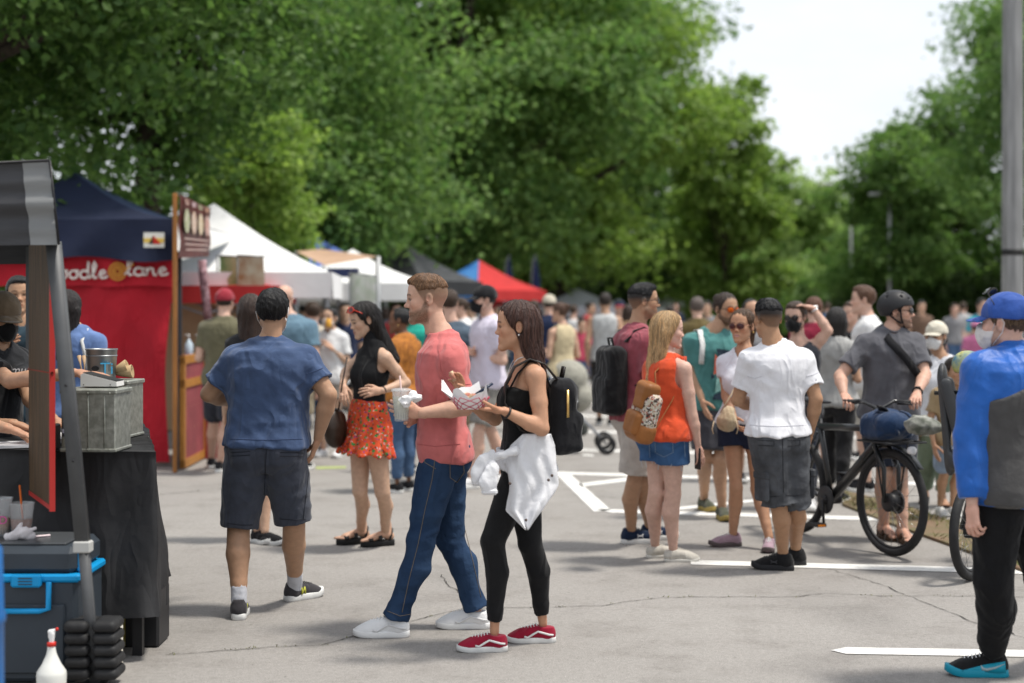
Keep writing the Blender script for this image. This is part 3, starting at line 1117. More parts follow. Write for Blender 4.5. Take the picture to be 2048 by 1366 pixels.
def garment(p, kind, m, o, seed):
    q = p.q; hb = HQ[q][0] * (.80 if q == 2 else .9)
    e = o.get('ease', .016); amp = o.get('fold', .005)
    name = o.get('name', {'tee': 't_shirt', 'tank': 'top', 'legs': 'shorts', 'skirt': 'skirt'}[kind])
    pts = []
    hipL = p.H - .3
    if kind in ('tee', 'tank'):
        hem = o.get('hem', -.08)
        sl = o.get('sl', .62) if kind == 'tee' else 0
        allp = [p.H + (p.N - p.H) * hem, p.N] + [x for n in 'LR' for x in p.j[n]['arm'] + (p.j[n]['fore'] if sl > 1 else [])]
        lo = np.min(allp, 0) - .27; hi = np.max(allp, 0) + .27
        f = Field(lo, hi, hb)
        top = o.get('top', 1.03)
        b0 = p.H + (p.N - p.H) * hem
        f.put(torso_fn(p, e, hem, top, flat_lo=True, flat_hi=(kind == 'tank' and not o.get('high')), drop=o.get('drop', .10), hemfl=o.get('hemfl', .010)), np.minimum(b0, p.N) - .42, np.maximum(b0, p.N) + .42, 0)
        if hem < .12:
            le = getattr(p, 'leg_ease', .01); u_ = unit(p.N - p.H)
            for n in 'LR':
                sd = -1 if n == 'L' else 1
                for cc, rr in ((p.j[n]['th'][0], p.j[n]['thr'][0] + le + .013), (p.H + rv(p.yp) * sd * .075 * p.w - fv(p.yp) * .055 * p.w + np.array([0, 0, -.06]), .074 * p.w * p.S + le * .35 + .013)):
                    f.put(lambda X, Y, Z, cc=cc, rr=rr: np.maximum(np.sqrt((X - cc[0]) ** 2 + (Y - cc[1]) ** 2 + (Z - cc[2]) ** 2) - rr, -((X - b0[0]) * u_[0] + (Y - b0[1]) * u_[1] + (Z - b0[2]) * u_[2])), cc - rr - .06, cc + rr + .06, .03)
            f.put(lambda X, Y, Z: -((X - b0[0]) * u_[0] + (Y - b0[1]) * u_[1] + (Z - b0[2]) * u_[2]) - 0.0 * X, b0 - np.array([.3, .3, .25]), b0 + np.array([.3, .3, .02]), 0, 'i') if not sl > 1 and o.get('trim') else None
        if p.fem:
            for sd in (-1, 1):
                c = p.N - np.array([0, 0, .21 * p.S]) + rv(p.yc) * sd * .068 + fv(p.yc) * .072 * p.w
                f.ell(c, np.array([.061, .061, .064]) + e * .3, .06)
        for n in 'LR':
            j = p.j[n]
            if kind == 'tee' or o.get('shoulder'):
                fr = 1.0 if kind == 'tee' else o['shoulder']
                a = p.N + np.array([0, 0, -.004]); b = a + (j['arm'][0] - a) * fr
                put_chain(f, [a, b], [.045 * p.w * p.S + e * .6] * 2, .05, flat_end=(fr < 1))
            if sl > 0:
                if sl <= 1:
                    ps, rs = chain(j['arm'], [x + e * .75 for x in j['armr']], sl)
                    rs[-1] += o.get('flare', .012)
                else:
                    aa, ra = j['arm'], j['armr']
                    ps, rs = chain(aa + j['fore'][1:], [x + e * .9 for x in ra] + [x + e * .9 for x in j['forer'][1:]], 1)
                    if sl < 2: ps, rs = chain(ps, rs, sl / 2)
                put_chain(f, ps, rs, .045, flat_end=True)
                if q == 2 and sl <= 1:
                    u = unit(ps[-1] - ps[-2])
                    put_chain(f, [ps[-1] - u * .022, ps[-1] + u * .06], [rs[-1] - .014 - amp] * 2, .0, 's', flat_start=True)
        if amp: f.fold(amp, seed, o.get('wl', .10), o.get('ani', (1, 1, .8)))
        if kind == 'tee' or o.get('neck'):
            nr = o.get('neck', .066) * p.S
            fw = fv(p.yc)
            f.cone(p.N + np.array([0, 0, -.028]) + fw * .012, p.N + np.array([0, 0, .14]) + fw * .04, nr, nr, .008, 's')
            if o.get('v'):
                f.cone(p.N + np.array([0, 0, .03]) + fw * .06, p.N + np.array([0, 0, -o['v']]) + fw * .13, .05, .012, .008, 's')
        if kind == 'tank':
            for n in 'LR':
                j = p.j[n]
                ahr = o.get('arm', .075)
                f.cone(j['arm'][0] + np.array([0, 0, .06]), j['arm'][0] + np.array([0, 0, -.05]) + (j['arm'][0] - p.N) * .06, ahr * .8, ahr, .01, 's')
        if o.get('high'):
            f.cone(p.N + np.array([0, 0, -.03]), p.head * .45 + p.N * .55 - fv(p.yh) * .008, .058 * p.S, .052 * p.S, .03)
        if q == 2 and o.get('open', 0):
            u = unit(p.N - p.H)
            f.put(torso_fn(p, e - .013, hem - .2, hem + .05, drop=o.get('drop', .10)), b0 - .42, b0 + .42, 0, 's')
        if o.get('cut'): o['cut'](p, f)
    elif kind == 'legs':
        to = o.get('to', .85); ws = o.get('waist', .16)
        allp = [p.H + (p.N - p.H) * ws] + [x for n in 'LR' for x in p.j[n]['th'] + (p.j[n]['sk'] if to > 1 else [])]
        lo = np.min(allp, 0) - .25; hi = np.max(allp, 0) + .25
        f = Field(lo, hi, hb)
        f.put(torso_fn(p, e * .7 if o.get('over') else .008, -.25, ws, flat_hi=True), p.H - .4, p.H + .45, 0)
        for n in 'LR':
            sd = -1 if n == 'L' else 1
            f.ell(p.H + rv(p.yp) * sd * .075 * p.w - fv(p.yp) * .055 * p.w + np.array([0, 0, -.06]), np.array([.068, .066, .08]) * p.w * p.S + e * .35, .06)
        for n in 'LR':
            j = p.j[n]
            if to <= 1:
                ps, rs = chain(j['th'], [x + e for x in j['thr']], to)
                fl = o.get('flare', .02)
                rs[-1] += fl
                if len(rs) > 2: rs[-2] += fl * .4
            else:
                ps = j['th'] + j['sk'][1:]; rs = [x + e for x in j['thr']] + [x + e for x in j['skr'][1:]]
                tot = 1 if to >= 2 else None
                l1 = np.linalg.norm(j['th'][2] - j['th'][0]); l2 = np.linalg.norm(j['an'] - j['sk'][0])
                ps, rs = chain(ps, rs, (l1 + (to - 1) * l2) / (l1 + l2))
                rs[-1] += o.get('flare', 0)
            put_chain(f, ps, rs, .02, flat_end=True)
        if amp: f.fold(amp, seed, o.get('wl', .11), o.get('ani', (.8, .8, 1)))
        if q == 2 and to <= 1.0:
            for n in 'LR':
                j = p.j[n]
                ps, rs = chain(j['th'] + j['sk'][1:], [x + e for x in j['thr'] + j['skr'][1:]], to * np.linalg.norm(j['th'][2] - j['th'][0]) / (np.linalg.norm(j['th'][2] - j['th'][0]) + np.linalg.norm(j['an'] - j['sk'][0])))
                u = unit(ps[-1] - ps[-2]); r0 = rs[-1] + o.get('flare', .02)
                put_chain(f, [ps[-1] - u * .03, ps[-1] + u * .08], [r0 - .016 - amp * 1.3] * 2, .0, 's', flat_start=True)
        if o.get('cut'): o['cut'](p, f)
    elif kind == 'skirt':
        hem = o.get('hem', -.55); ws = o.get('waist', .2)
        b0 = p.H + (p.N - p.H) * hem; t0 = p.H + (p.N - p.H) * ws
        f = Field(np.minimum(b0, t0) - .32, np.maximum(b0, t0) + .32, hb)
        s_, a_, b_, f_ = p.prof
        fl = o.get('flare', .05)
        ss = np.array([hem, (hem - .05) / 2, -.05, .1, ws])
        aw = np.array([np.interp(max(s, -.05), s_, a_) for s in ss]) + np.array([fl, fl * .45, .012, .01, .008])
        bw = np.array([np.interp(max(s, -.05), s_, b_) for s in ss]) + np.array([fl * 1.1, fl * .6, .014, .01, .008])
        fw = np.array([np.interp(max(s, -.05), s_, f_) for s in ss]); fw[:2] *= .3
        f.put(torso_fn(p, 0, hem, ws, flat_lo=True, flat_hi=True, prof=(ss, aw, bw, fw)), np.minimum(b0, t0) - .42, np.maximum(b0, t0) + .42, 0)
        X, Y, Z = np.meshgrid(*f.ax, indexing='ij')
        ang = np.arctan2(X - p.H[0], Y - p.H[1])
        dn = np.clip((t0[2] - Z) / (t0[2] - b0[2]), 0, 1)
        f.d += (o.get('pleat', .012) * dn * np.sin(ang * o.get('n', 11) + 1.2 * np.sin(ang * 3))).astype(np.float32)
        if amp: f.fold(amp, seed, .1)
        f.put(torso_fn(p, 0, hem - .2, hem + .1, prof=(ss, aw - .018, bw - .018, fw)), b0 - .42, b0 + .42, 0, 's')
    V, Q = f.out()
    if len(V) == 0: return None
    ob = link(name, mesh_np(name, V, Q, [m]), p.root)
    if kind == 'tee' and q == 2 and o.get('sl', .62) and not o.get('v'):
        fw = fv(p.yc); nr = o.get('neck', .066) * p.S
        a_ = p.N + np.array([0, 0, -.028]) + fw * .012; b_ = p.N + np.array([0, 0, .14]) + fw * .04
        dd = np.abs(cone_d(V[:, 0], V[:, 1], V[:, 2], a_, b_, nr, nr))
        near = (dd < .012) & (V[:, 2] > p.N[2] - .09)
        ang = np.arctan2(V[:, 1] - p.N[1], V[:, 0] - p.N[0]); pts_ = []
        for k in range(26):
            c0 = -math.pi + (k + .5) * 2 * math.pi / 26
            sel = near & (np.abs(np.angle(np.exp(1j * (ang - c0)))) < .16)
            if sel.any():
                vv = V[sel]; vv = vv[vv[:, 2] > vv[:, 2].max() - .012]
                pts_.append(vv.mean(0))
        if len(pts_) > 14:
            A_ = np.array(pts_)
            for _ in range(3): A_ = (np.roll(A_, 1, 0) + np.roll(A_, -1, 0) + 2 * A_) / 4
            MB().tube(list(A_), .0085, 7, closed=True).build('collar', m, ob)
    if o.get('label'): ob['label'] = o['label']
    if o.get('ret') is not None: o['ret'].append(ob)
    return ob

# ---- things worn on the head (given in head coordinates)
def hmesh(p, name, f, m, parent=None):
    V, Q = f.out()
    return link(name, mesh_np(name, p.hx(V), Q, [m]), parent or p.root)

def cap(m, turn=0, m2=None):
    def fn(p):
        h = {2: .0055, 1: .009, 0: .014}[p.q]
        f = Field((-.13, -.22, -.03), (.13, .2, .15), h)
        f.ell((0, .014, .035), (.094, .113, .103), 0)
        X, Y, Z = np.meshgrid(*f.ax, indexing='ij')
        f.d = np.maximum(f.d, (.020 + .06 * np.clip(-Y, -.08, .1) - Z).astype(np.float32))
        f.ell((0, .012, .125), (.010, .010, .008), .004)
        f.d += (.0022 * np.abs(np.sin(np.arctan2(X, Y - .014) * 3)) ** 8).astype(np.float32)
        co = hmesh(p, 'cap', f, m)
        V = []; n = 13
        Fq = []
        for lay in (0, 1):
            for i in range(n):
                a = R(-62 + 124 * i / (n - 1))
                for t in range(5):
                    rr = t / 4
                    rad = .088 + rr * .078 * math.cos(a * .95) ** .5
                    x = math.sin(a) * (.088 + .0 * rr); y = .014 - math.cos(a) * .105 - rr * .078 * (math.cos(a) ** .6)
                    z = .030 - rr * .022 - .30 * x * x / .09 * .35 + .02 * 0 + (.004 if lay else 0)
                    V.append((x * (1 - .08 * rr), y, z))
        for lay in (0, 1):
            for i in range(n - 1):
                for t in range(4):
                    a = lay * n * 5 + i * 5 + t
                    qd = (a, a + 1, a + 6, a + 5)
                    Fq.append(qd if lay else qd[::-1])
        for i in range(n - 1):
            a = i * 5 + 4; b = n * 5 + a
            Fq.append((a, a + 5, b + 5, b)[::-1])
        V = np.array(V)
        if turn: V = V @ rotz(R(turn)).T
        link('brim', mesh_np('brim', p.hx(V), np.array(Fq), [m2 or m]), co)
    return fn

def helmet(m, m2):
    def fn(p):
        h = {2: .0055, 1: .009, 0: .014}[p.q]
        f = Field((-.15, -.16, -.06), (.15, .2, .17), h)
        f.ell((0, .018, .035), (.107, .128, .112), 0)
        X, Y, Z = np.meshgrid(*f.ax, indexing='ij')
        lim = np.interp(Y, [-.12, -.05, .02, .06, .14], [.040, .034, .005, -.035, -.035])
        f.d = np.maximum(f.d, (lim - Z).astype(np.float32))
        for a in (-50, -25, 25, 50):
            for (yy, zz) in ((-.05, .13),):
                f.ell((math.sin(R(a)) * .095, .02 - .085 * math.cos(R(a * .5)) * .6, .035 + .10 * math.cos(R(a))), (.007, .010, .02), .002, 's')
                f.ell((math.sin(R(a)) * .095, .07, .035 + .098 * math.cos(R(a))), (.007, .010, .02), .002, 's')
        for s in (-1, 1):
            f.ell((s * .05, -.085, .085), (.012, .02, .005), .002, 's')
        hm = hmesh(p, 'helmet', f, m)
        for s in (-1, 1):
            a = p.hx(np.array([[s * .086, -.022, .01], [s * .076, -.03, -.06], [s * .03, -.045, -.115], [0, -.045, -.122]]))
            MB().strip(list(a), tuple(p.Mh @ np.array([0, 1, 0])), .012, .003).build('strap', m2, hm)
            a = p.hx(np.array([[s * .088, .06, -.02], [s * .072, .0, -.07], [s * .068, -.028, -.085]]))
            MB().strip(list(a), tuple(p.Mh @ np.array([0, .3, 1])), .012, .003).build('strap', m2, hm)
    return fn

def glasses(frame, lens, up=0.0, big=1.0, thick=.0022):
    """up: 0 worn on the nose, 1 pushed onto the hair"""
    def fn(p):
        T = np.eye(3); off = np.zeros(3)
        if up:
            T = np.array(Matrix.Rotation(R(-38 if up == 1 else -52), 3, 'X')); off = np.array([0, -.006, .036]) if up == 1 else np.array([0, -.006, .064])
        gl = MB()
        X = lambda pts: list(p.hx(np.array(pts) @ T.T + off))
        for s in (-1, 1):
            ring = []
            for k in range(16):
                a = 2 * math.pi * k / 16
                ring.append((s * .032 + math.cos(a) * .025 * big, -.103 + abs(s * .032 + math.cos(a) * .025 - 0) ** 2 * 5.5, .0 + math.sin(a) * .020 * big))
            gl.tube(X(ring), thick, 6, closed=True)
            gl.tube(X([(s * .058, -.082, .006), (s * .077, -.04, .006), (s * .083, .0, .004), (s * .08, .025, -.008)]), thick, 5)
        gl.tube(X([(-.009, -.103, .004), (0, -.106, .006), (.009, -.103, .004)]), thick, 5)
        g = gl.build('glasses', frame, p.root)
        for s in (-1, 1):
            vs = [(s * .032, -.1045, 0)]
            for k in range(16):
                a = 2 * math.pi * k / 16
                vs.append((s * .032 + math.cos(a) * .025 * big, -.103 + abs(s * .032 + math.cos(a) * .025) ** 2 * 5.5, math.sin(a) * .020 * big))
            lm = MB(); n0 = X(vs)
            fs = [(0, 1 + k, 1 + (k + 1) % 16) for k in range(16)]
            lm.add(n0, fs, True)
            lm.build('lens', lens, g)
    return fn

def face_mask(m, loops=True):
    def fn(p):
        h = {2: .0046, 1: .008, 0: .013}[p.q]
        f = Field((-.09, -.14, -.14), (.09, .03, .02), h)
        f.ell((0, -.040, -.052), (.067, .074, .080), 0)
        f.ell((0, -.095, -.045), (.022, .026, .045), .04)
        X, Y, Z = np.meshgrid(*f.ax, indexing='ij')
        f.d = np.maximum(f.d, (Z - (-.012 - .35 * np.abs(X) + .012 * np.exp(-(X / .02) ** 2))).astype(np.float32))
        f.d = np.maximum(f.d, (-.122 - Z).astype(np.float32))
        f.d = np.maximum(f.d, (Y + .028 - .25 * (Z + .06)).astype(np.float32))
        f.fold(.003, 4, .04, (.2, .2, 1))
        mk = hmesh(p, 'face_mask', f, m)
        if loops:
            for s in (-1, 1):
                a = p.hx(np.array([[s * .060, -.032, -.04], [s * .076, -.005, .018], [s * .086, .018, .026], [s * .086, .034, .0], [s * .079, .022, -.04], [s * .058, -.028, -.095]]))
                MB().tube(list(a), .002, 5).build('ear_loop', m, mk)
    return fn
# ------------------------------------------------------------------ ground
def asphalt_mat():
    m = bpy.data.materials.new('asphalt')
    m.use_nodes = True
    t = m.node_tree; b = t.nodes['Principled BSDF']
    tcn = t.nodes.new('ShaderNodeTexCoord')
    def noise(sc, det=4, rough=.6):
        n = t.nodes.new('ShaderNodeTexNoise'); n.inputs['Scale'].default_value = sc; n.inputs['Detail'].default_value = det
        n.inputs['Roughness'].default_value = rough
        t.links.new(tcn.outputs['Object'], n.inputs['Vector']); return n.outputs['Fac']
    def ramp(x, p0, c0, p1, c1):
        r = t.nodes.new('ShaderNodeValToRGB'); r.color_ramp.elements[0].position = p0; r.color_ramp.elements[1].position = p1
        r.color_ramp.elements[0].color = c0 + (1,); r.color_ramp.elements[1].color = c1 + (1,)
        t.links.new(x, r.inputs['Fac']); return r.outputs['Color']
    def mul(a, c):
        k = t.nodes.new('ShaderNodeMix'); k.data_type = 'RGBA'; k.blend_type = 'MULTIPLY'; k.inputs[0].default_value = 1
        t.links.new(a, k.inputs[6]); t.links.new(c, k.inputs[7]); return k.outputs[2]
    c = ramp(noise(.35, 5), .3, (.300, .284, .268), .7, (.352, .336, .318))
    c = mul(c, ramp(noise(150, 3, .8), .30, (.50, .50, .50), .74, (1.28, 1.27, 1.25)))
    c = mul(c, ramp(noise(34, 4, .7), .32, (.84, .84, .84), .6, (1.05, 1.05, 1.05)))
    c = mul(c, ramp(noise(2.2, 6, .7), .28, (.76, .75, .74), .50, (1, 1, 1)))
    c = mul(c, ramp(noise(.9, 3, .5), .30, (.86, .86, .86), .42, (1, 1, 1)))
    vo = t.nodes.new('ShaderNodeTexVoronoi'); vo.inputs['Scale'].default_value = 6.0
    t.links.new(tcn.outputs['Object'], vo.inputs['Vector'])
    c = mul(c, ramp(vo.outputs['Distance'], .02, (.55, .54, .52), .06, (1, 1, 1)))
    t.links.new(c, b.inputs['Base Color'])
    b.inputs['Roughness'].default_value = .92
    b.inputs['Specular IOR Level'].default_value = .2
    bp = t.nodes.new('ShaderNodeBump'); bp.inputs['Strength'].default_value = .5; bp.inputs['Distance'].default_value = .006
    t.links.new(noise(120, 3, .8), bp.inputs['Height']); t.links.new(bp.outputs[0], b.inputs['Normal'])
    return m

def sheet(name, poly, z, m, kind='structure', label=None):
    mb = MB()
    mb.add([(x, y, z) for x, y in poly], [tuple(range(len(poly)))])
    o = mb.build(name, m)
    if kind: o['kind'] = kind
    return o

sheet('ground', [(-400, -50), (400, -50), (400, 700), (-400, 700)], -.02, mat('soil_grass', (.06, .085, .025), var=.5, vscale=.7, rough=1, col2=(.085, .075, .04)))
LOT = sheet('parking_lot', [(-16, -4), (30, -4), (30, 30), (26, 62), (-16, 62)], 0, asphalt_mat())

paint = mat('road_paint', (.70, .69, .66), rough=.7, col2=(.36, .345, .325), vscale=26, bump=.25, bscale=90)
for n_ in paint.node_tree.nodes:
    if n_.type == 'VALTORGB': n_.color_ramp.elements[0].position = .56; n_.color_ramp.elements[1].position = .66
    if n_.type == 'TEX_NOISE': n_.inputs['Roughness'].default_value = .75
for poly in [
    [(1662, 1302), (1692, 1296), (2150, 1303), (2150, 1317), (1692, 1309)],
    [(1380, 1121), (2150, 1141), (2150, 1152), (1382, 1130)],
    [(1112, 949), (1142, 950), (1222, 1021), (1188, 1024)],
    [(1190, 1018.5), (2150, 1046), (2150, 1054), (1222, 1026)],
    [(1110, 944), (2150, 974), (2150, 980), (1112, 949)],
    [(1156, 968), (1330, 946.5), (1345, 952), (1164, 974)],
    [(1330, 1018), (1470, 1003), (1560, 994), (1560, 999), (1345, 1022)],
    [(1060, 896), (2150, 921), (2150, 926), (1060, 900.5)],
    [(1080, 860), (2150, 882), (2150, 886), (1080, 864)],
    [(1085, 829), (2150, 848), (2150, 851), (1085, 832)],
    [(1090, 806), (2150, 822), (2150, 825), (1090, 808.5)],
    [(1165, 909), (1187, 910), (1187, 913), (1165, 912)]]:
    o = sheet('painted_line', [tuple(G(*q_)[:2]) for q_ in poly], .004, paint)
    # wind faces upward
sheet('chalk_mark', [tuple(G(*q_)[:2]) for q_ in [(632, 934), (692, 933), (692, 937), (632, 939)]], .004, mat('chalk', (.45, .52, .2), var=.4, vscale=40))

crackm = mat('crack_dark', (.035, .032, .028), rough=1, var=.4, vscale=20)
mossm = mat('crack_moss', (.16, .17, .05), rough=1, var=.6, vscale=60)
rc = random.Random(3)
def crack(pts, w, moss=0.0):
    P0 = [G(*q_) for q_ in pts]
    dense = []
    for a, b in zip(P0[:-1], P0[1:]):
        n = max(2, int(np.linalg.norm(b - a) / .035))
        for i in range(n):
            t = i / n
            dense.append(a + (b - a) * t)
    y = 0; y2 = 0; L_, Rr = [], []
    for i, p in enumerate(dense):
        y = y * .9 + rc.uniform(-.006, .006)
        ww = w * rc.uniform(.35, 1.3)
        d = unit((dense[min(i + 1, len(dense) - 1)] - dense[max(i - 1, 0)]))
        nv = np.array([-d[1], d[0], 0])
        c = p + nv * y * 2.0
        L_.append((c + nv * ww)[:2]); Rr.append((c - nv * ww)[:2])
        if moss and rc.random() < moss:
            k = rc.uniform(.008, .022)
            mb = MOSS
            for _ in range(rc.randint(2, 5)):
                q0 = c + np.array([rc.uniform(-.03, .03), rc.uniform(-.02, .02), 0])
                a = rc.uniform(0, 6.3); hgt = rc.uniform(.004, .014)
                mb.add([(q0[0] - math.cos(a) * .004, q0[1] - math.sin(a) * .004, .004), (q0[0] + math.cos(a) * .004, q0[1] + math.sin(a) * .004, .004), (q0[0] + rc.uniform(-.012, .012), q0[1] + rc.uniform(-.012, .012), hgt)], [(0, 1, 2)])
    mb = MB()
    n = len(L_)
    mb.add([(x, y_, .0045) for x, y_ in L_] + [(x, y_, .0045) for x, y_ in Rr], [(i, n + i, n + i + 1, i + 1) for i in range(n - 1)])
    o = mb.build('crack', crackm, LOT)
MOSS = MB()
crack([(330, 1310), (640, 1290), (700, 1275), (820, 1243), (930, 1218), (1080, 1214), (1200, 1213), (1330, 1197), (1500, 1196), (1600, 1195), (1650, 1188), (1760, 1192), (2100, 1196)], .0032, .30)
crack([(880, 1150), (905, 1175), (920, 1190), (935, 1207)], .003)
crack([(1660, 1138), (1760, 1170), (1840, 1200), (1960, 1246), (2080, 1290)], .003)
crack([(320, 990), (480, 975), (640, 970)], .006, .2)
crack([(1150, 990), (1300, 1000), (1420, 1012)], .005, .1)
o = MOSS.build('moss', mossm); o['kind'] = 'stuff'

# planted strip on the right
vp = [G(*q_)[:2] for q_ in [(1690, 985), (1800, 1012), (1900, 1046), (2060, 1105), (2300, 1190), (2300, 1232), (2050, 1147), (1880, 1086), (1780, 1050), (1685, 1012)]]
mb = MB(); mb.prism([tuple(q_) for q_ in vp][::-1], -.01, .02)
o = mb.build('verge', mat('mulch', (.20, .13, .085), rough=1, col2=(.13, .12, .06), vscale=5, bump=1, bscale=60)); o['kind'] = 'structure'
gm = MB(); rg = random.Random(5)
va = np.array(vp)
for i in range(1500):
    k = rg.randint(0, 3); t = rg.random(); s_ = rg.random()
    a = va[k] * (1 - t) + va[k + 1] * t; b = va[9 - k] * (1 - t) + va[8 - k] * t
    c = a * (1 - s_) + b * s_
    if rg.random() > .35 + .5 * math.sin(c[0] * 7 + c[1] * 3): continue
    ang = rg.uniform(0, 6.3); hh = rg.uniform(.02, .06)
    gm.add([(c[0] - math.cos(ang) * .006, c[1] - math.sin(ang) * .006, .028), (c[0] + math.cos(ang) * .006, c[1] + math.sin(ang) * .006, .028), (c[0] + rg.uniform(-.05, .05), c[1] + rg.uniform(-.05, .05), .03 + hh)], [(0, 1, 2)])
o = gm.build('grass', mat('grass_blade', (.10, .15, .04), rough=.9, col2=(.20, .15, .07), vscale=4)); o['kind'] = 'stuff'

# ------------------------------------------------------------------ trees
def leaf_mat(name, c1, c2):
    m = bpy.data.materials.new(name); m.use_nodes = True
    t = m.node_tree; b = t.nodes['Principled BSDF']; out = t.nodes['Material Output']
    g = t.nodes.new('ShaderNodeNewGeometry')
    r = t.nodes.new('ShaderNodeValToRGB'); r.color_ramp.elements[0].color = c1 + (1,); r.color_ramp.elements[1].color = c2 + (1,)
    t.links.new(g.outputs['Random Per Island'], r.inputs['Fac'])
    t.links.new(r.outputs['Color'], b.inputs['Base Color'])
    b.inputs['Roughness'].default_value = .55; b.inputs['Specular IOR Level'].default_value = .25
    tr = t.nodes.new('ShaderNodeBsdfTranslucent')
    hs_ = t.nodes.new('ShaderNodeHueSaturation'); hs_.inputs['Value'].default_value = 1.5; hs_.inputs['Saturation'].default_value = 1.1
    t.links.new(r.outputs['Color'], hs_.inputs['Color']); t.links.new(hs_.outputs[0], tr.inputs['Color'])
    mx_ = t.nodes.new('ShaderNodeMixShader'); mx_.inputs[0].default_value = .5
    t.links.new(b.outputs[0], mx_.inputs[1]); t.links.new(tr.outputs[0], mx_.inputs[2]); t.links.new(mx_.outputs[0], out.inputs['Surface'])
    return m
LEAF = dict(dark=leaf_mat('leaf_shaded', (.042, .090, .024), (.118, .200, .052)),  # shade on the left-hand trees is put into this darker leaf colour
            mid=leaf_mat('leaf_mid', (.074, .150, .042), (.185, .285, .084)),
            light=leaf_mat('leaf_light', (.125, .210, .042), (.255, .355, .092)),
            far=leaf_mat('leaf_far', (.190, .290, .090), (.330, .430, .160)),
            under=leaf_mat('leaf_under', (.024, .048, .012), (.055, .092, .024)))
BARK = mat('bark', (.060, .046, .034), rough=1, var=.5, vscale=9, bump=.9, bscale=24)

def leaves(cent, size, rs, up=.55, outw=None):
    n = len(cent)
    nv = rs.normal(size=(n, 3)) * .75 + np.array([0, 0, up])
    if outw is not None: nv += outw * .5
    nv /= np.linalg.norm(nv, axis=1)[:, None]
    a = np.cross(nv, rs.normal(size=(n, 3))); a /= np.linalg.norm(a, axis=1)[:, None]
    b = np.cross(nv, a)
    l = size * rs.uniform(.6, 1.35, (n, 1)); wd = l * .34
    V = np.stack([cent - a * l * .5, cent + b * wd - a * l * .05 + nv * l * .06, cent + a * l * .5, cent - b * wd - a * l * .05 + nv * l * .06], 1).reshape(-1, 3)
    Q = np.arange(4 * n).reshape(n, 4)
    return V, Q

def tree(label, px, Y, cz, rad, nleaf, size, kind, seed, lobes=14, trunk=.28, base=None, group='trees behind the market', name='tree', lobe_r=(.30, .5), droop=0.0, dx=0.0):
    rs = np.random.RandomState(seed)
    x0 = (px - 1024) * Y / F
    g = np.array([x0, Y, 0.0])
    root = empty(name, g, label, 'tree', group)
    rad = np.array(rad, float)
    C = g + np.array([dx, 0, cz])
    tops = []
    cl = []
    for i in range(lobes):
        v = rs.normal(size=3); v /= np.linalg.norm(v)
        v *= rs.uniform(.35, .92) ** .6
        c = C + v * rad * .86
        tops.append(c)
        lr = rs.uniform(*lobe_r) * rad.mean() * np.array([1.15, 1.15, .75])
        cl.append((c, lr))
    wts = np.array([np.prod(lr) ** (2 / 3) for _, lr in cl]); wts /= wts.sum()
    cents, outs = [], []
    for (c, lr), wt in zip(cl, wts):
        n = int(nleaf * wt)
        nc = max(6, n // 55)
        d = rs.normal(size=(nc, 3)); d /= np.linalg.norm(d, axis=1)[:, None]
        tw = c + d * lr * (rs.uniform(.15, 1.12, (nc, 1)) ** .45)
        k = rs.randint(0, nc, n)
        sp = lr.mean() * .20
        pt = tw[k] + rs.normal(size=(n, 3)) * sp * np.array([1.1, 1.1, .55])
        pt[:, 2] -= droop * np.abs(rs.normal(size=n)) * sp
        cents.append(pt); outs.append(d[k])
    cents = np.concatenate(cents); outs = np.concatenate(outs)
    keep = cents[:, 2] > .3
    V, Q = leaves(cents[keep], size, rs, outw=outs[keep])
    link('crown', mesh_np('crown', V, Q, [LEAF[kind]], smooth=False), root)
    # trunk and limbs
    mb = MB()
    fork = g + np.array([0, 0, cz - rad[2] * .55])
    if fork[2] < 1.2: fork[2] = 1.2
    mid = g * .5 + fork * .5 + np.array([rs.uniform(-.15, .15), 0, 0])
    mb.tube([g + np.array([0, 0, -.2]), g + np.array([0, 0, .3]), mid, fork, fork * .4 + (C + np.array([0, 0, rad[2] * .3])) * .6], [trunk * 1.5, trunk * 1.1, trunk * .9, trunk * .75, trunk * .25], 9)
    tr = mb.build('trunk', BARK, root)
    for c in tops[:11]:
        s0 = fork * .75 + np.array([C[0], C[1], c[2]]) * .25 if c[2] > fork[2] else fork
        m1 = s0 * .5 + c * .5 + np.array([rs.uniform(-.3, .3), rs.uniform(-.3, .3), -.25])
        e = c + (c - C) * .25
        MB().tube([s0, m1, c, e], [trunk * .42, trunk * .28, trunk * .14, trunk * .05], 6).build('limb', BARK, tr)
    return root

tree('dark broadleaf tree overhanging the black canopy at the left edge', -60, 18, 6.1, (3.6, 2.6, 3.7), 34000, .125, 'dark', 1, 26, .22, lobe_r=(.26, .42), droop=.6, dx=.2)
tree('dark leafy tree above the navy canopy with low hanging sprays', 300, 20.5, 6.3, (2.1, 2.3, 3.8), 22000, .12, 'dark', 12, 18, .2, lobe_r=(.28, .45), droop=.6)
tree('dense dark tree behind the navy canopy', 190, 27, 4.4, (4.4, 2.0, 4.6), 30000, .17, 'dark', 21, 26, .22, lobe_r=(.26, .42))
tree('sunlit green tree rising behind the white canopy', 560, 30, 6.0, (3.0, 3.0, 4.8), 36000, .15, 'mid', 3, 22, .26, droop=.4)
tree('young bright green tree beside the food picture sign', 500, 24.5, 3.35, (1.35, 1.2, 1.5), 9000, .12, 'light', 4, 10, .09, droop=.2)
tree('massive spreading tree in the centre over the black canopy', 900, 42, 8.4, (5.4, 4.0, 6.6), 62000, .20, 'mid', 5, 34, .42, droop=.5, lobe_r=(.24, .40))
tree('broad yellow green tree right of the centre', 1128, 46, 7.8, (4.2, 3.5, 6.8), 48000, .21, 'light', 6, 30, .36, droop=.5, lobe_r=(.24, .40))
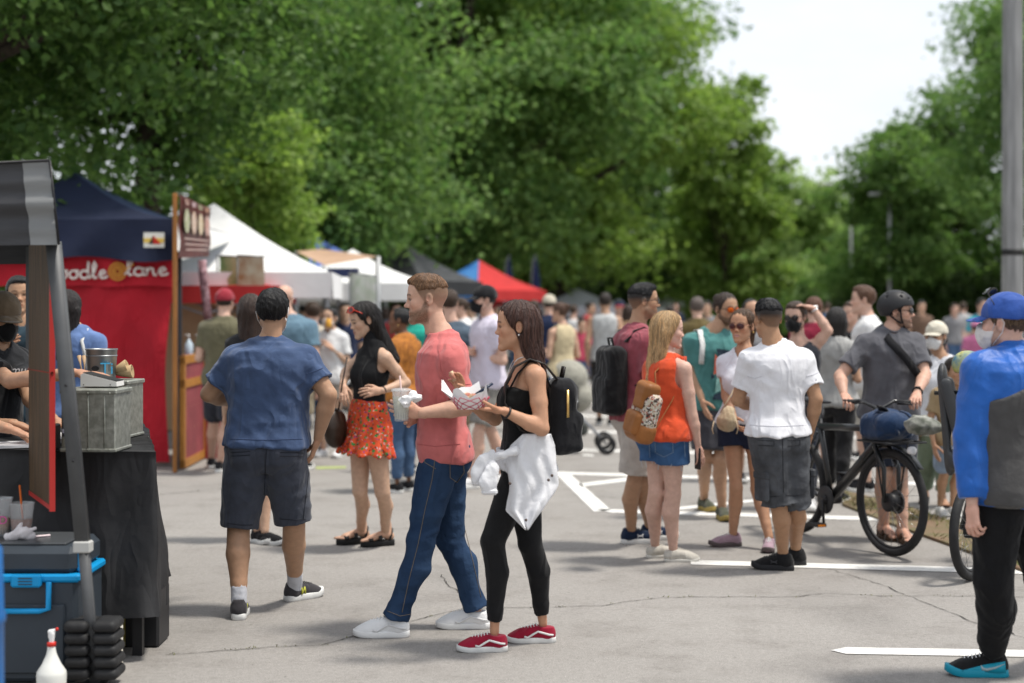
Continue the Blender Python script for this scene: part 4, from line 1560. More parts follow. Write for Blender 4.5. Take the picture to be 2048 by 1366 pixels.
tree('slim airy tree at the right end of the left wood', 1452, 50, 4.6, (2.1, 2.2, 4.8), 20000, .22, 'light', 7, 20, .11, droop=.7, lobe_r=(.22, .36), dx=-.2)
tree('tall dark green tree far behind the white canopies', 700, 58, 10.5, (6.2, 3.5, 9.0), 42000, .28, 'mid', 8, 30, .4)
tree('tall green tree behind the spreading centre tree', 1040, 62, 11.5, (6.4, 3.5, 10), 44000, .29, 'mid', 9, 32, .4)
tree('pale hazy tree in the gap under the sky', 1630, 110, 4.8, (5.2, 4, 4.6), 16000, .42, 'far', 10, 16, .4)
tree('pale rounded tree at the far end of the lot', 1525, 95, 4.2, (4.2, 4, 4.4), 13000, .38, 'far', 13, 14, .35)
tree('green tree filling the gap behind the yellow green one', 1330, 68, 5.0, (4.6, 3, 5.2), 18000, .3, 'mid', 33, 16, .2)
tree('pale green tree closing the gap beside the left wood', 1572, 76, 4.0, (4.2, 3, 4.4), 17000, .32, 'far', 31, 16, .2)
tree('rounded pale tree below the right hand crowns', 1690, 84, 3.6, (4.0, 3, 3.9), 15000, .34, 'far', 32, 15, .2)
tree('tall dark tree on the right behind the steel pole', 2095, 54, 7.0, (5.4, 4, 7.2), 54000, .22, 'mid', 11, 34, .38, lobe_r=(.22, .36), group='trees on the right', dx=.5)
tree('green tree with a layered crown left of the steel pole', 1800, 50, 4.5, (3.3, 2.6, 3.6), 27000, .19, 'mid', 14, 20, .24, lobe_r=(.24, .38), group='trees on the right', dx=.2)
tree('leafy tree at the right edge beyond the steel pole', 2180, 44, 6.6, (3.6, 3, 6.2), 26000, .19, 'mid', 15, 20, .28, group='trees on the right')
tree('low shaded tree behind the helmeted cyclist', 1800, 62, 3.2, (3.8, 2, 3.4), 14000, .24, 'mid', 16, 14, .22, group='trees on the right')

def shrub(label, px, Y, rad, n, size, kind, seed):
    rs = np.random.RandomState(seed)
    g = np.array([(px - 1024) * Y / F, Y, 0.0])
    root = empty('shrub', g, label, 'shrub', 'shrubs under the trees')
    cents, outs = [], []
    for i in range(9):
        v = rs.uniform(-1, 1, 3); c = g + np.array([v[0] * rad[0] * .75, v[1] * rad[1] * .6, rad[2] * (.35 + .35 * rs.rand())])
        d = rs.normal(size=(n // 9, 3)); d /= np.linalg.norm(d, axis=1)[:, None]
        d[:, 2] = np.abs(d[:, 2]) * 1.0 - .25
        pt = c + d * np.array([rad[0] * .42, rad[1] * .5, rad[2] * .55]) * rs.uniform(.6, 1.1, (len(d), 1))
        cents.append(pt); outs.append(d)
    cents = np.concatenate(cents); outs = np.concatenate(outs)
    k = cents[:, 2] > .02
    V, Q = leaves(cents[k], size, rs, outw=outs[k])
    link('foliage', mesh_np('foliage', V, Q, [LEAF[kind]], smooth=False), root)
    mb = MB()
    for i in range(5):
        mb.tube([g, g + np.array([rs.uniform(-.5, .5) * rad[0], rs.uniform(-.3, .3), rad[2] * .8])], [.05, .015], 5)
    mb.build('stem', BARK, root)
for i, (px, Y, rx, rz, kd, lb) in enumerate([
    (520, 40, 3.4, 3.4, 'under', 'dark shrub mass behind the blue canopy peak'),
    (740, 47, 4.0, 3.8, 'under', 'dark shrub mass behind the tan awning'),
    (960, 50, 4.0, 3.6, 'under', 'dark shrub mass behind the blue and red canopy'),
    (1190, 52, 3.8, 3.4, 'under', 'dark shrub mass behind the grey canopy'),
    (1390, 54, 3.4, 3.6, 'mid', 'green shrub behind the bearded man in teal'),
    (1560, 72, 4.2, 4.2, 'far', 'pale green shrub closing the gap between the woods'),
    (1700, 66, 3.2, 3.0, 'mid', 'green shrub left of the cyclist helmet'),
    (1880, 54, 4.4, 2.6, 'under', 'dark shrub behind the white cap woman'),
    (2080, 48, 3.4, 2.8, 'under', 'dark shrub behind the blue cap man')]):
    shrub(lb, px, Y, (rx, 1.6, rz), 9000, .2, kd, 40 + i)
o = None
rs = np.random.RandomState(77)
n = 30000
cx = rs.uniform(-34, 60, n); cy = 128 + rs.uniform(0, 10, n) + .0 * cx; czz = np.abs(rs.normal(0, 2.6, n)) * (1 + .4 * np.sin(cx * .5))
V, Q = leaves(np.stack([cx, cy, np.clip(czz, .1, 7)], 1), .5, rs)
o = link('woodland', mesh_np('woodland', V, Q, [LEAF['mid']], smooth=False)); tag(o, 'far green woodland closing the end of the lot', 'woodland', kind='stuff')

# ------------------------------------------------------------------ poles
steel = mat('galvanised_pole', (.30, .30, .30), rough=.6, metal=.3, var=.35, vscale=3, stretch=(6, 6, .6))
darkband = mat('black_band', (.015, .015, .015), rough=.6)
e = empty('steel_pole', G(2025, 612 + 1.64 * F / 21), 'grey octagonal steel pole with a black band at the right edge', 'pole')
x0, y0 = e.location.x, e.location.y
mb = MB(); mb.lathe([(.22, 0), (.22, .03), (.16, .04), (.155, .3), (.132, 7.5)], (x0, y0, 0), 8)
for i in range(len(mb.sm)): mb.sm[i] = False
mb.build('shaft', steel, e)
mb = MB(); mb.lathe([(.1515, 2.32), (.1515, 2.40)], (x0, y0, 0), 8); mb.build('band', darkband, e)
MB().box((x0, y0, .02), (.5, .5, .04), bev=.01).build('base_plate', steel, e)

pale = mat('lamp_paint', (.42, .43, .44), rough=.5)
for px, Y, top, arm, lb in ((1779, 48.3, 392, -1, 'thin pale street lamp beside the right hand trees'), (1702, 58, 372, -1, 'distant pale street lamp with a long arm in the gap')):
    b = np.array([(px - 1024) * Y / F, Y, 0]); zt = CAMZ - (top - YH) * Y / F
    e = empty('street_lamp', b, lb, 'street lamp')
    mb = MB(); mb.tube([b, b + np.array([0, 0, zt])], [.05, .035] if Y > 50 else [.06, .045], 8); mb.build('post', pale, e)
    al = .4 if Y < 50 else .95
    mb = MB(); mb.tube([b + np.array([0, 0, zt]), b + np.array([arm * al * .5, 0, zt + .12]), b + np.array([arm * al, 0, zt + .1])], .035, 6); mb.build('arm', pale, e)
    mb = MB(); mb.box(b + np.array([arm * al, 0, zt + .06]), (.5, .2, .09), bev=.03); mb.build('lamp_head', pale, e)
# ------------------------------------------------------------------ market canopies
TUBE = mat('tent_tube', (.30, .31, .32), rough=.45, metal=.5)
def tarp(name, col, **k):
    d = dict(rough=.75, var=.16, vscale=3, bump=.25, bscale=9, spec=.25); d.update(k)
    m = mat('tarp_' + name, col, **d)
    return m
def popup(label, px, Y, size, eave, peak, val, rot, cols, valm=None, group='pop up canopies along the stalls', nside=(0, 1, 2, 3), backwall=None):
    x0 = (px - 1024) * Y / F
    root = empty('market_canopy', (x0, Y, 0), label, 'canopy', group)
    hs_ = size / 2; c, s_ = math.cos(rot), math.sin(rot)
    W = lambda x, y, z: (x0 + c * x - s_ * y, Y + s_ * x + c * y, z)
    cn_ = [(-hs_, -hs_), (hs_, -hs_), (hs_, hs_), (-hs_, hs_)]
    for i in range(4):
        a, b = np.array(cn_[i]), np.array(cn_[(i + 1) % 4])
        mb = MB(); n = 7; vs = []
        for r_ in range(n):
            t = r_ / (n - 1)
            for k in range(n):
                u = k / (n - 1)
                xy = (a * (1 - u) + b * u) * (1 - t)
                z = eave + (peak - eave) * t - .07 * math.sin(math.pi * t) * 1.0 - .05 * math.sin(math.pi * u) * (1 - t) * math.sin(math.pi * min(t * 1.5, 1))
                vs.append(W(xy[0], xy[1], z))
        fs = [(r_ * n + k, r_ * n + k + 1, r_ * n + n + k + 1, r_ * n + n + k) for r_ in range(n - 1) for k in range(n - 1)]
        mb.add(vs, fs, True)
        p_ = mb.build('roof_panel', cols[i % len(cols)], root)
        mb = MB(); vs = []; m_ = 13
        for r_ in range(2):
            for k in range(m_):
                u = k / (m_ - 1)
                xy = (a * (1 - u) + b * u) * (1.004 + .012 * math.sin(k * 2.1 + i) * r_)
                vs.append(W(xy[0], xy[1], eave + .012 - r_ * val))
        mb.add(vs, [(k, m_ + k, m_ + k + 1, k + 1) for k in range(m_ - 1)], True)
        mb.build('valance', (valm or cols)[i % len(valm or cols)], p_)
        lx, ly = cn_[i][0] * .97, cn_[i][1] * .97
        mb = MB(); mb.box(W(lx, ly, eave / 2), (.045, .045, eave), rz=rot); mb.build('leg', TUBE, root)
    mb = MB()
    for i in range(4):
        a, b = cn_[i], cn_[(i + 1) % 4]
        mb.tube([W(a[0] * .97, a[1] * .97, eave - .02), W((a[0] + b[0]) * .485, (a[1] + b[1]) * .485, eave - .32), W(b[0] * .97, b[1] * .97, eave - .02)], .014, 5)
    mb.build('truss', TUBE, root)
    if backwall:
        i, m_ = backwall
        a, b = np.array(cn_[i]), np.array(cn_[(i + 1) % 4])
        mb = MB(); vs = []; k2 = 17
        for r_ in range(2):
            for k in range(k2):
                u = k / (k2 - 1); xy = (a * (1 - u) + b * u) * (.985 + .010 * math.sin(k * 1.9))
                vs.append(W(xy[0], xy[1], eave - .05 - r_ * (eave - .15)))
        mb.add(vs, [(k, k2 + k, k2 + k + 1, k + 1) for k in range(k2 - 1)], True)
        mb.build('side_wall', m_, root)
    return root
whiteT = tarp('white', (.80, .80, .80), var=.06); blueT = tarp('blue', (.10, .17, .46)); blackT = tarp('black', (.032, .034, .038)); greyT = tarp('grey', (.56, .56, .63))
redT = tarp('red', (.50, .035, .035)); skyT = tarp('royal', (.03, .14, .40), col2=(.08, .25, .52), vscale=4); tanT = tarp('tan', (.50, .33, .23)); navyT = tarp('navy', (.014, .020, .048))
popup('white pop up canopy with a tall peak beside the food sign', 428, 19.5, 3.05, 2.02, 2.92, .30, R(4), [whiteT])
popup('blue canopy peak showing behind the white canopy', 592, 28, 2.9, 2.3, 3.12, .25, R(8), [blueT])
popup('low white canopy between the tan awning and the black one', 705, 25, 2.5, 1.98, 2.55, .27, R(6), [whiteT])
popup('black pop up canopy with a pale panel on its right', 806, 31.5, 2.35, 2.12, 2.92, .28, R(-28), [blackT, tarp('charcoal', (.075, .078, .085)), blackT, blackT], [blackT])
popup('blue and red canopy right of the black one', 958, 38, 2.3, 2.0, 2.76, .25, R(-45), [skyT, redT, redT, skyT])
popup('pale grey canopy far down the row', 1152, 46, 2.9, 1.62, 2.18, .3, R(10), [greyT])
popup('small white canopy far behind the people in the middle', 1325, 52, 2.6, 1.55, 2.05, .25, R(12), [whiteT])
popup('second red canopy beyond the blue and red one', 1035, 46, 2.0, 1.7, 2.3, .25, R(-45), [redT])

# tan slanted awning on a pole
e = empty('awning', (-8.2 + 5.2, 22, 0), 'tan slanted fabric awning on grey posts between white canopies', 'awning')
mb = MB(); q4 = [P(592, 503, 23.4), P(640, 498, 23.6), P(756, 513, 21.6), P(650, 531, 21.0)]
n = 7; vs = []
for i in range(n):
    for k in range(n):
        u, t = k / (n - 1), i / (n - 1)
        p_ = (q4[0] * (1 - u) + q4[3] * u) * (1 - t) + (q4[1] * (1 - u) + q4[2] * u) * t
        vs.append(p_ + np.array([0, 0, -.05 * math.sin(math.pi * u) * math.sin(math.pi * t)]))
mb.add(vs, [(i * n + k, i * n + k + 1, i * n + n + k + 1, i * n + n + k) for i in range(n - 1) for k in range(n - 1)], True)
aw = mb.build('fabric', tanT, e)
for q_ in (q4[0], q4[2], q4[3]):
    MB().tube([(q_[0], q_[1], 0), q_], .035, 8).build('post', TUBE, e)
# dark blue screen and white banner below it
e = empty('banner', P(725, 640, 21.2) * np.array([1, 1, 0]), 'white hanging banner with green print under the tan awning', 'banner')
a, b = P(700, 545, 21.3), P(752, 552, 21.0)
mb = MB(); vs = []
for k in range(9):
    u = k / 8; q_ = a * (1 - u) + b * u + np.array([0, .02 * math.sin(k * 1.7), 0])
    vs += [q_, q_ + np.array([0, 0, -.55])]
mb.add(vs, [(2 * k, 2 * k + 1, 2 * k + 3, 2 * k + 2) for k in range(8)], True)
mb.build('cloth', mat('banner_print', (.74, .75, .72), rough=.8, col2=(.55, .62, .50), vscale=9, coords='Object'), e)
MB().tube([a, b], .012, 6).build('rail', TUBE, e)
MB().tube([(a[0], a[1], 0), a], .018, 6).build('post', TUBE, e)
e = empty('stall_counter', P(672, 640, 24) * np.array([1, 1, 0]), 'white stall counter with a dark blue panel behind the crowd', 'stall')
mb = MB(); mb.box(P(655, 590, 24.3) + np.array([0, 0, .0]), (1.4, .6, .32)); mb.build('panel', mat('stall_white', (.6, .6, .58), rough=.6), e)
mb = MB(); mb.box(P(678, 562, 24.2), (.62, .06, .40)); mb.build('screen', mat('stall_navy', (.02, .03, .09), rough=.4), e)
for dx in (-.6, .6):
    MB().box(P(655, 612, 24.3) + np.array([dx, 0, -.82]), (.06, .5, 1.64)).build('leg', TUBE, e)
# feather flags
for px, lb in ((1010, 'navy feather flag left of the grey canopy'), (1063, 'navy feather flag nearest the grey canopy')):
    Y = 40; b = np.array([(px - 1024) * Y / F, Y, 0])
    e = empty('feather_flag', b, lb, 'flag')
    pl = [b, b + np.array([0, 0, 2.2]), b + np.array([.03, 0, 2.75]), b + np.array([.12, 0, 2.95])]
    MB().tube(pl, .015, 6).build('pole', TUBE, e)
    mb = MB(); mb.strip([b + np.array([.10, 0, .9]), b + np.array([.10, 0, 1.6]), b + np.array([.11, .02, 2.3]), b + np.array([.10, 0, 2.9])], (1, 0, 0), [.2, .24, .22, .05], .012)
    mb.build('sail', mat('flag_navy', (.012, .020, .07), rough=.8), e)

# ------------------------------------------------------------------ noodle stall: navy canopy, red wall, lettering
YN = 15.9
xr = (348 - 1024) * YN / F; xl = (-60 - 1024) * YN / F
e = empty('noodle_stall', ((xl + xr) / 2, YN, 0), 'noodle stall with navy canopy, red fabric wall and white script lettering', 'stall')
redW = tarp('stall_red', (.44, .012, .025), var=.25, vscale=2.2, bump=.9, bscale=5, drape=.6)
mb = MB(); n = 30; rows = 12; vs = []
wl0 = (60 - 1024) * YN / F
for r_ in range(rows):
    t = r_ / (rows - 1)
    for k in range(n):
        u = k / (n - 1)
        x = wl0 * (1 - u) + (xr + .0) * u
        sag = .035 * math.sin(u * 9 + t * 3) + .03 * math.sin((u - t) * 8 + 1) + .02 * math.sin(u * 23 + t * 9)
        dxx = -.06 * math.sin(math.pi * t) * u - (.05 * t if u > .98 else 0)
        vs.append((x + dxx, YN + .02 + sag * math.sin(math.pi * min(1, t * 1.4 + .05)), 1.98 - t * 1.93))
mb.add(vs, [(r_ * n + k, r_ * n + n + k, r_ * n + n + k + 1, r_ * n + k + 1) for r_ in range(rows - 1) for k in range(n - 1)], True)
mb.build('side_wall', redW, e)
mb = MB(); vs = []; n = 30
for r_ in range(3):
    for k in range(n):
        u = k / (n - 1); x = xl * (1 - u) + xr * u
        vs.append((x, YN - .05 - .012 * math.sin(k * 1.3) * r_, 2.15 - .008 * math.sin(k * .7) - r_ * .155))
mb.add(vs, [(r_ * n + k, r_ * n + n + k, r_ * n + n + k + 1, r_ * n + k + 1) for r_ in range(2) for k in range(n - 1)], True)
ban = mb.build('banner', redW, e)
# script lettering, drawn as single strokes
GL = {'o': [[(.5 + .42 * math.cos(a * .3927 + 1.2), .4 + .4 * math.sin(a * .3927 + 1.2)) for a in range(17)] + [(.75, .82), (1.05, .75)]],
      'd': [[(.5 + .42 * math.cos(a * .3927 + .8), .4 + .4 * math.sin(a * .3927 + .8)) for a in range(17)], [(.95, 1.75), (.90, .9), (.90, .15), (1.12, .02)]],
      'l': [[(.0, .1), (.45, .7), (.62, 1.35), (.45, 1.75), (.28, 1.3), (.28, .4), (.45, .02), (.75, .12)]],
      'e': [[(.05, .35), (.55, .45), (.82, .62), (.62, .85), (.3, .72), (.18, .38), (.4, .03), (.8, .08), (1.05, .25)]],
      'a': [[(.5 + .42 * math.cos(a * .3927 + .8), .4 + .4 * math.sin(a * .3927 + .8)) for a in range(17)], [(.92, .82), (.90, .3), (1.0, .04), (1.2, .1)]],
      'n': [[(.1, .8), (.14, .4), (.12, .0), (.2, .45), (.45, .8), (.7, .7), (.75, .3), (.85, .03), (1.1, .1)]],
      'N': [[(.1, 0), (.15, .9), (.2, 1.6), (.6, .8), (1.0, 0), (1.05, .9), (1.1, 1.6)]]}
letm = mat('script_white', (.72, .66, .62), rough=.7)
def script(word, px0, px1, base_py, size, Y, parent):
    ws = {'l': .8, 'N': 1.25}
    tot = sum(ws.get(c, 1.12) for c in word)
    sx = (px1 - px0) / tot * Y / F
    x = (px0 - 1024) * Y / F
    for c in word:
        mb = MB()
        for st in GL[c]:
            mb.tube([(x + u * sx, Y, CAMZ - (base_py - YH) * Y / F + v * size) for u, v in st], .012, 6, flat=(0, 1, 0))
        mb.build('letter', letm, parent)
        x += ws.get(c, 1.12) * sx
script('Noodle', 92, 217, 557, .098, YN - .095, ban)
script('lane', 250, 338, 551, .098, YN - .095, ban)
orm = mat('noodle_orange', (.55, .25, .04), rough=.7)
mb = MB()
for rr in (.085, .055, .028):
    mb.tube([P(235, 543, YN - .095) + np.array([rr * math.cos(t * .4), 0, rr * math.sin(t * .4)]) for t in range(16)], .010, 6, closed=True)
mb.tube([P(250, 540, YN - .1), P(268, 528, YN - .1)], .009, 5)
mb.build('noodle_emblem', orm, ban)
# navy canopy
zt = lambda py, Y: CAMZ - (py - YH) * Y / F
mb = MB()
A = P(352, 432, YN - .15); B = P(176, 352, YN + 1.2); Cc = P(-120, 372, YN - .15); D_ = P(352, 432, YN - .15)
vsn = []
n = 14
eaveL = np.array([(-140 - 1024) * (YN - .15) / F, YN - .15, 2.50]); eaveR = P(354, 440, YN - .15)
pk = P(150, 345, YN + 1.2)
for r_ in range(n):
    t = r_ / (n - 1)
    for k in range(n):
        u = k / (n - 1)
        a = eaveL * (1 - u) + eaveR * u
        p_ = a * (1 - t) + pk * t + np.array([0, 0, -.10 * math.sin(math.pi * t)])
        vsn.append(p_)
mb.add(vsn, [(r_ * n + k, r_ * n + k + 1, r_ * n + n + k + 1, r_ * n + n + k) for r_ in range(n - 1) for k in range(n - 1)], True)
mb.build('roof_panel', navyT, e)
mb = MB(); vs = []
eb = np.array([eaveR[0] + .02, YN + 2.9, eaveR[2]])
for r_ in range(n):
    t = r_ / (n - 1)
    for k in range(n):
        u = k / (n - 1)
        p_ = (eaveR * (1 - u) + eb * u) * (1 - t) + pk * t + np.array([0, 0, -.10 * math.sin(math.pi * t)])
        vs.append(p_)
mb.add(vs, [(r_ * n + k, r_ * n + k + 1, r_ * n + n + k + 1, r_ * n + n + k) for r_ in range(n - 1) for k in range(n - 1)], True)
mb.build('roof_panel', tarp('navy_top', (.03, .05, .11)), e)
mb = MB(); vs = []; n = 26
for r_ in range(4):
    for k in range(n):
        u = k / (n - 1); a = eaveL * (1 - u) + eaveR * u
        vs.append(a + np.array([0, -.02 - .02 * math.sin(k * .8 + r_) * r_, .01 - r_ * .135 + .01 * math.sin(k * .5) * r_]))
mb.add(vs, [(r_ * n + k, r_ * n + n + k, r_ * n + n + k + 1, r_ * n + k + 1) for r_ in range(3) for k in range(n - 1)], True)
mb.build('valance', navyT, e)
for x_ in (xr + .03,):
    for y_ in (YN + .1, YN + 2.7):
        MB().box((x_, y_, 1.1), (.05, .05, 2.2)).build('leg', mat('dark_leg', (.03, .03, .035), rough=.5), e)
# sign card on the valance
s0 = P(308, 480, YN - .27)
sg = empty('sign_card', (s0[0], s0[1], 0), 'small white card with a red and dark triangle on the navy valance', 'sign')
MB().box(s0, (.205, .012, .150)).build('card', mat('card_white', (.75, .74, .68)), sg)
MB().box(s0 + np.array([0, -.008, -.005]), (.20, .006, .045)).build('stripe', mat('card_yellow', (.72, .50, .10)), sg)
MB().prism([(-.005, -.04), (.07, -.04), (-.005, .045)], -.002, .004, M=Matrix.Translation(s0 + np.array([0, -.014, 0])) @ Matrix.Rotation(R(90), 4, 'X')).build('red_triangle', mat('card_red', (.5, .03, .02)), sg)
MB().prism([(-.05, -.04), (-.008, -.04), (-.008, .04)], -.002, .004, M=Matrix.Translation(s0 + np.array([0, -.014, 0])) @ Matrix.Rotation(R(90), 4, 'X')).build('dark_triangle', mat('card_dark', (.03, .03, .03)), sg)
# food picture sign on a wooden post
YS = 15.4
wood = mat('wood_warm', (.36, .15, .04), rough=.55, var=.35, vscale=6, stretch=(3, 3, .5), bump=.3, bscale=20)
woodO = mat('wood_orange', (.50, .22, .045), rough=.5, var=.3, vscale=6, stretch=(3, 3, .5), bump=.3, bscale=20)
b = P(350, 612, YS) * np.array([1, 1, 0])
e = empty('menu_sign', b, 'maroon menu sign with food pictures on a wooden post', 'sign')
MB().box(b + np.array([0, 0, 1.375]), (.04, .05, 2.75), bev=.006).build('post', wood, e)
p00, p10 = P(358, 388, YS), P(419, 416, YS + 1.9)
p01, p11 = P(358, 516, YS), P(420, 513, YS + 1.9)
mb = MB()
def quadgrid(a, b, c, d, n, m, wob=.0):
    vs = []
    for i in range(n):
        for k in range(m):
            t, u = i / (n - 1), k / (m - 1)
            q_ = (a * (1 - u) + b * u) * (1 - t) + (c * (1 - u) + d * u) * t
            vs.append(q_ + np.array([wob * math.sin(i * 1.3 + k * .9), 0, 0]))
    return vs, [(i * m + k, i * m + m + k, i * m + m + k + 1, i * m + k + 1) for i in range(n - 1) for k in range(m - 1)]
vs, fs = quadgrid(p00, p10, p01, p11, 9, 9, .012); mb.add(vs, fs, True)
face = mb.build('sign_face', mat('menu_maroon', (.13, .030, .028), rough=.5, var=.4, vscale=6), e)
lat = lambda u, t: (p00 * (1 - u) + p10 * u) * (1 - t) + (p01 * (1 - u) + p11 * u) * t + np.array([.035, -.03, 0])
pics = [mat('dish_%d' % i, c_, rough=.6, col2=c2_, vscale=26) for i, (c_, c2_) in enumerate([((.60, .55, .48), (.25, .30, .10)), ((.65, .60, .55), (.45, .22, .10)), ((.62, .60, .55), (.55, .35, .12)), ((.60, .50, .45), (.40, .10, .06))])]
for i in range(4):
    u = .16 + .22 * i
    vs = [lat(u, .40)] + [lat(u + .085 * math.cos(k * .5236), .40 + .20 * math.sin(k * .5236)) for k in range(12)]
    MB().add(vs, [(0, 1 + k, 1 + (k + 1) % 12) for k in range(12)]).build('dish_picture', pics[i], face)
    vs = [lat(u - .07, .05), lat(u + .07, .05), lat(u + .06, .14), lat(u - .06, .14)]
    MB().add(vs, [(0, 3, 2, 1)]).build('picture', mat('petal_print_%d' % i, [(.5, .35, .30), (.55, .42, .45), (.35, .42, .25), (.5, .3, .2)][i], col2=(.2, .1, .08), vscale=30), face)
for i in range(3):
    vs = [lat(.08 + .02 * i, .68 + i * .09), lat(.9 - .05 * i, .68 + i * .09), lat(.9 - .05 * i, .70 + i * .09), lat(.08 + .02 * i, .70 + i * .09)]
    MB().add(vs, [(0, 3, 2, 1)]).build('text_line', mat('sign_text', (.55, .42, .38)), face)
# board of brass bells
YB = 15.6
b0 = P(382, 612, YB) * np.array([1, 1, 0])
e = empty('bell_board', b0, 'orange wooden display board with rows of brass knobs on red', 'display board')
def along(u, py):   # board face recedes to the right
    Y = YB + u * 1.2
    return P(364 + u * 44, py, YB) * 0 + np.array([((364 + u * 44) - 1024) * Y / F, Y, 0])
A0, A1 = along(0, 0), along(1, 0)
dv = unit(A1 - A0); Lb = np.linalg.norm(A1 - A0); nb = np.array([dv[1], -dv[0], 0])
Mb = Matrix([[dv[0], nb[0], 0, A0[0]], [dv[1], nb[1], 0, A0[1]], [0, 0, 1, 0], [0, 0, 0, 1]])
def bb(x0, x1, z0, z1, th, m, nm, par, y=0):
    mm = Mb @ Matrix.Translation(((x0 + x1) / 2, y, (z0 + z1) / 2))
    return MB().box((0, 0, 0), (x1 - x0, th, z1 - z0), M=mm).build(nm, m, par)
pn = bb(.05, Lb - .05, .06, 1.08, .02, mat('board_red', (.30, .07, .08), rough=.7, var=.3, vscale=5), 'panel', e)
for z0, z1 in ((.02, .10), (.82, .90), (1.06, 1.14)): bb(0, Lb, z0, z1, .05, woodO, 'rail', e, -.002)
for x0_, x1_ in ((0, .09), (Lb - .09, Lb)): bb(x0_, x1_, .02, 1.14, .046, woodO, 'stile', e, .0)
brass = mat('brass', (.55, .40, .12), rough=.35, metal=.8)
km = MB().lathe([(.008, 0), (.022, .01), (.028, .03), (.038, .055), (.028, .08), (.006, .09)], n=10).mesh('knob', brass)
for zz in (.98, .68, .62, .40, .20):
    for i in range(5):
        o = link('knob', km, None)
        mm = Mb @ Matrix.Translation((.16 + i * (Lb - .32) / 4, .01, zz)) @ Matrix.Rotation(R(-90), 4, 'X')
        o.location, rq, _ = mm.decompose(); o.rotation_euler = rq.to_euler()
        set_parent(o, pn)
MB().box(along(-.02, 0) + np.array([-.05, 0, .56]), (.05, .05, 1.12)).build('foot_post', mat('dark_leg', (.03, .03, .035)), e)
# soap dispenser bottles standing on a counter behind the board
ct = empty('counter', P(400, 612, 16.9) * np.array([1, 1, 0]), 'stall counter of the red stall behind the bell board', 'counter')
MB().box(P(405, 612, 17.0) * np.array([1, 1, 0]) + np.array([0, .0, .55]), (.5, .5, 1.10), bev=.01).build('body', mat('counter_red', (.28, .03, .04)), ct)
for i, px in enumerate((364, 386)):
    b = P(px + 14, 612, 16.85) * np.array([1, 1, 0]) + np.array([0, 0, 1.10])
    bt = empty('soap_bottle', b, ['clear soap pump bottle nearer the red wall', 'clear soap pump bottle with blue liquid, right one of the pair'][i], 'bottle', 'pump bottles on the red stall')
    MB().lathe([(.042, 0), (.045, .02), (.045, .13), (.02, .16), (.015, .18)], b, 12).build('body', mat('soap_plastic', (.55, .66, .75), rough=.2), bt)
    MB().tube([b + np.array([0, 0, .18]), b + np.array([0, 0, .23]), b + np.array([-.05, 0, .225])], .009, 6).build('pump', mat('white_plastic', (.75, .75, .74), rough=.4), bt)
# patterned cloth strip, yellow sign, red canopy behind
mb = MB(); mb.strip([P(404, 520, 16.6), P(407, 560, 16.6), P(412, 600, 16.6), P(416, 640, 16.6)], (1, 0, 0), .09, .01)
o = mb.build('ribbon', mat('ribbon', (.55, .35, .38), col2=(.12, .05, .06), vscale=22), None); tag(o, 'patterned fabric ribbon hanging below the menu sign', 'ribbon')
popup('red canopy with tan back wall beyond the menu sign', 432, 18.6, 1.7, 1.86, 2.2, .2, R(2), [redT], backwall=(2, tarp('tan_wall', (.52, .36, .22))))
for i, (px, c1, c2, lb) in enumerate(((461, (.55, .50, .28), (.15, .28, .10), 'yellow and green printed banner beside the menu sign'), (502, (.55, .50, .38), (.35, .16, .07), 'cream banner with food pictures hanging from the white canopy'))):
    o = empty('food_banner', P(px, 612, 18.0 - i * .2) * np.array([1, 1, 0]), lb, 'banner')
    c_ = P(px, 560, 18.0 - i * .2)
    vs, fs = quadgrid(c_ + np.array([-.13 - .02 * i, 0, .28]), c_ + np.array([.13 + .02 * i, 0, .26]), c_ + np.array([-.13 - .02 * i, 0, -.25]), c_ + np.array([.13 + .02 * i, 0, -.25]), 6, 6, .008)
    MB().add(vs, fs, True).build('cloth', mat('food_banner_%d' % i, c1, col2=c2, vscale=7), o)
    MB().tube([c_ + np.array([-.16, 0, .28]), c_ + np.array([.16, 0, .27])], .01, 6).build('rail', TUBE, o)
    MB().tube([c_ + np.array([-.155, .02, .28]), (c_ + np.array([-.155, .02, .28])) * np.array([1, 1, 0])], .012, 6).build('post', TUBE, o)
# ------------------------------------------------------------------ small helpers
def text(name, txt, size, M, m, parent, ext=.001, shear=0.0):
    cu = bpy.data.curves.new(name, 'FONT'); cu.body = txt; cu.size = size; cu.extrude = ext; cu.align_x = 'CENTER'; cu.shear = shear
    ob = bpy.data.objects.new(name, cu)
    me = bpy.data.meshes.new_from_object(ob)
    bpy.data.objects.remove(ob); bpy.data.curves.remove(cu)
    me.transform(M); me.materials.append(m)
    return link(name, me, parent)
def facing(pos, yaw=0, pitch=0):    # text plane facing the camera (-Y) turned by yaw
    return Matrix.Translation(Vector([float(v) for v in pos])) @ Matrix.Rotation(R(yaw), 4, 'Z') @ Matrix.Rotation(R(90 + pitch), 4, 'X')
def fmesh(name, f, m, parent=None):
    V, Q = f.out()
    return link(name, mesh_np(name, V, Q, [m]), parent)

black = mat('black_plastic', (.018, .018, .020), rough=.45, var=.2, vscale=8)
white = mat('white_plastic', (.75, .75, .74), rough=.4)
rubber = mat('black_rubber', (.022, .022, .023), rough=.65, var=.4, vscale=10, bump=.3, bscale=30)
gal = mat('galvanised', (.36, .37, .33), rough=.5, metal=.55, col2=(.22, .23, .20), vscale=34, bump=.25, bscale=30)

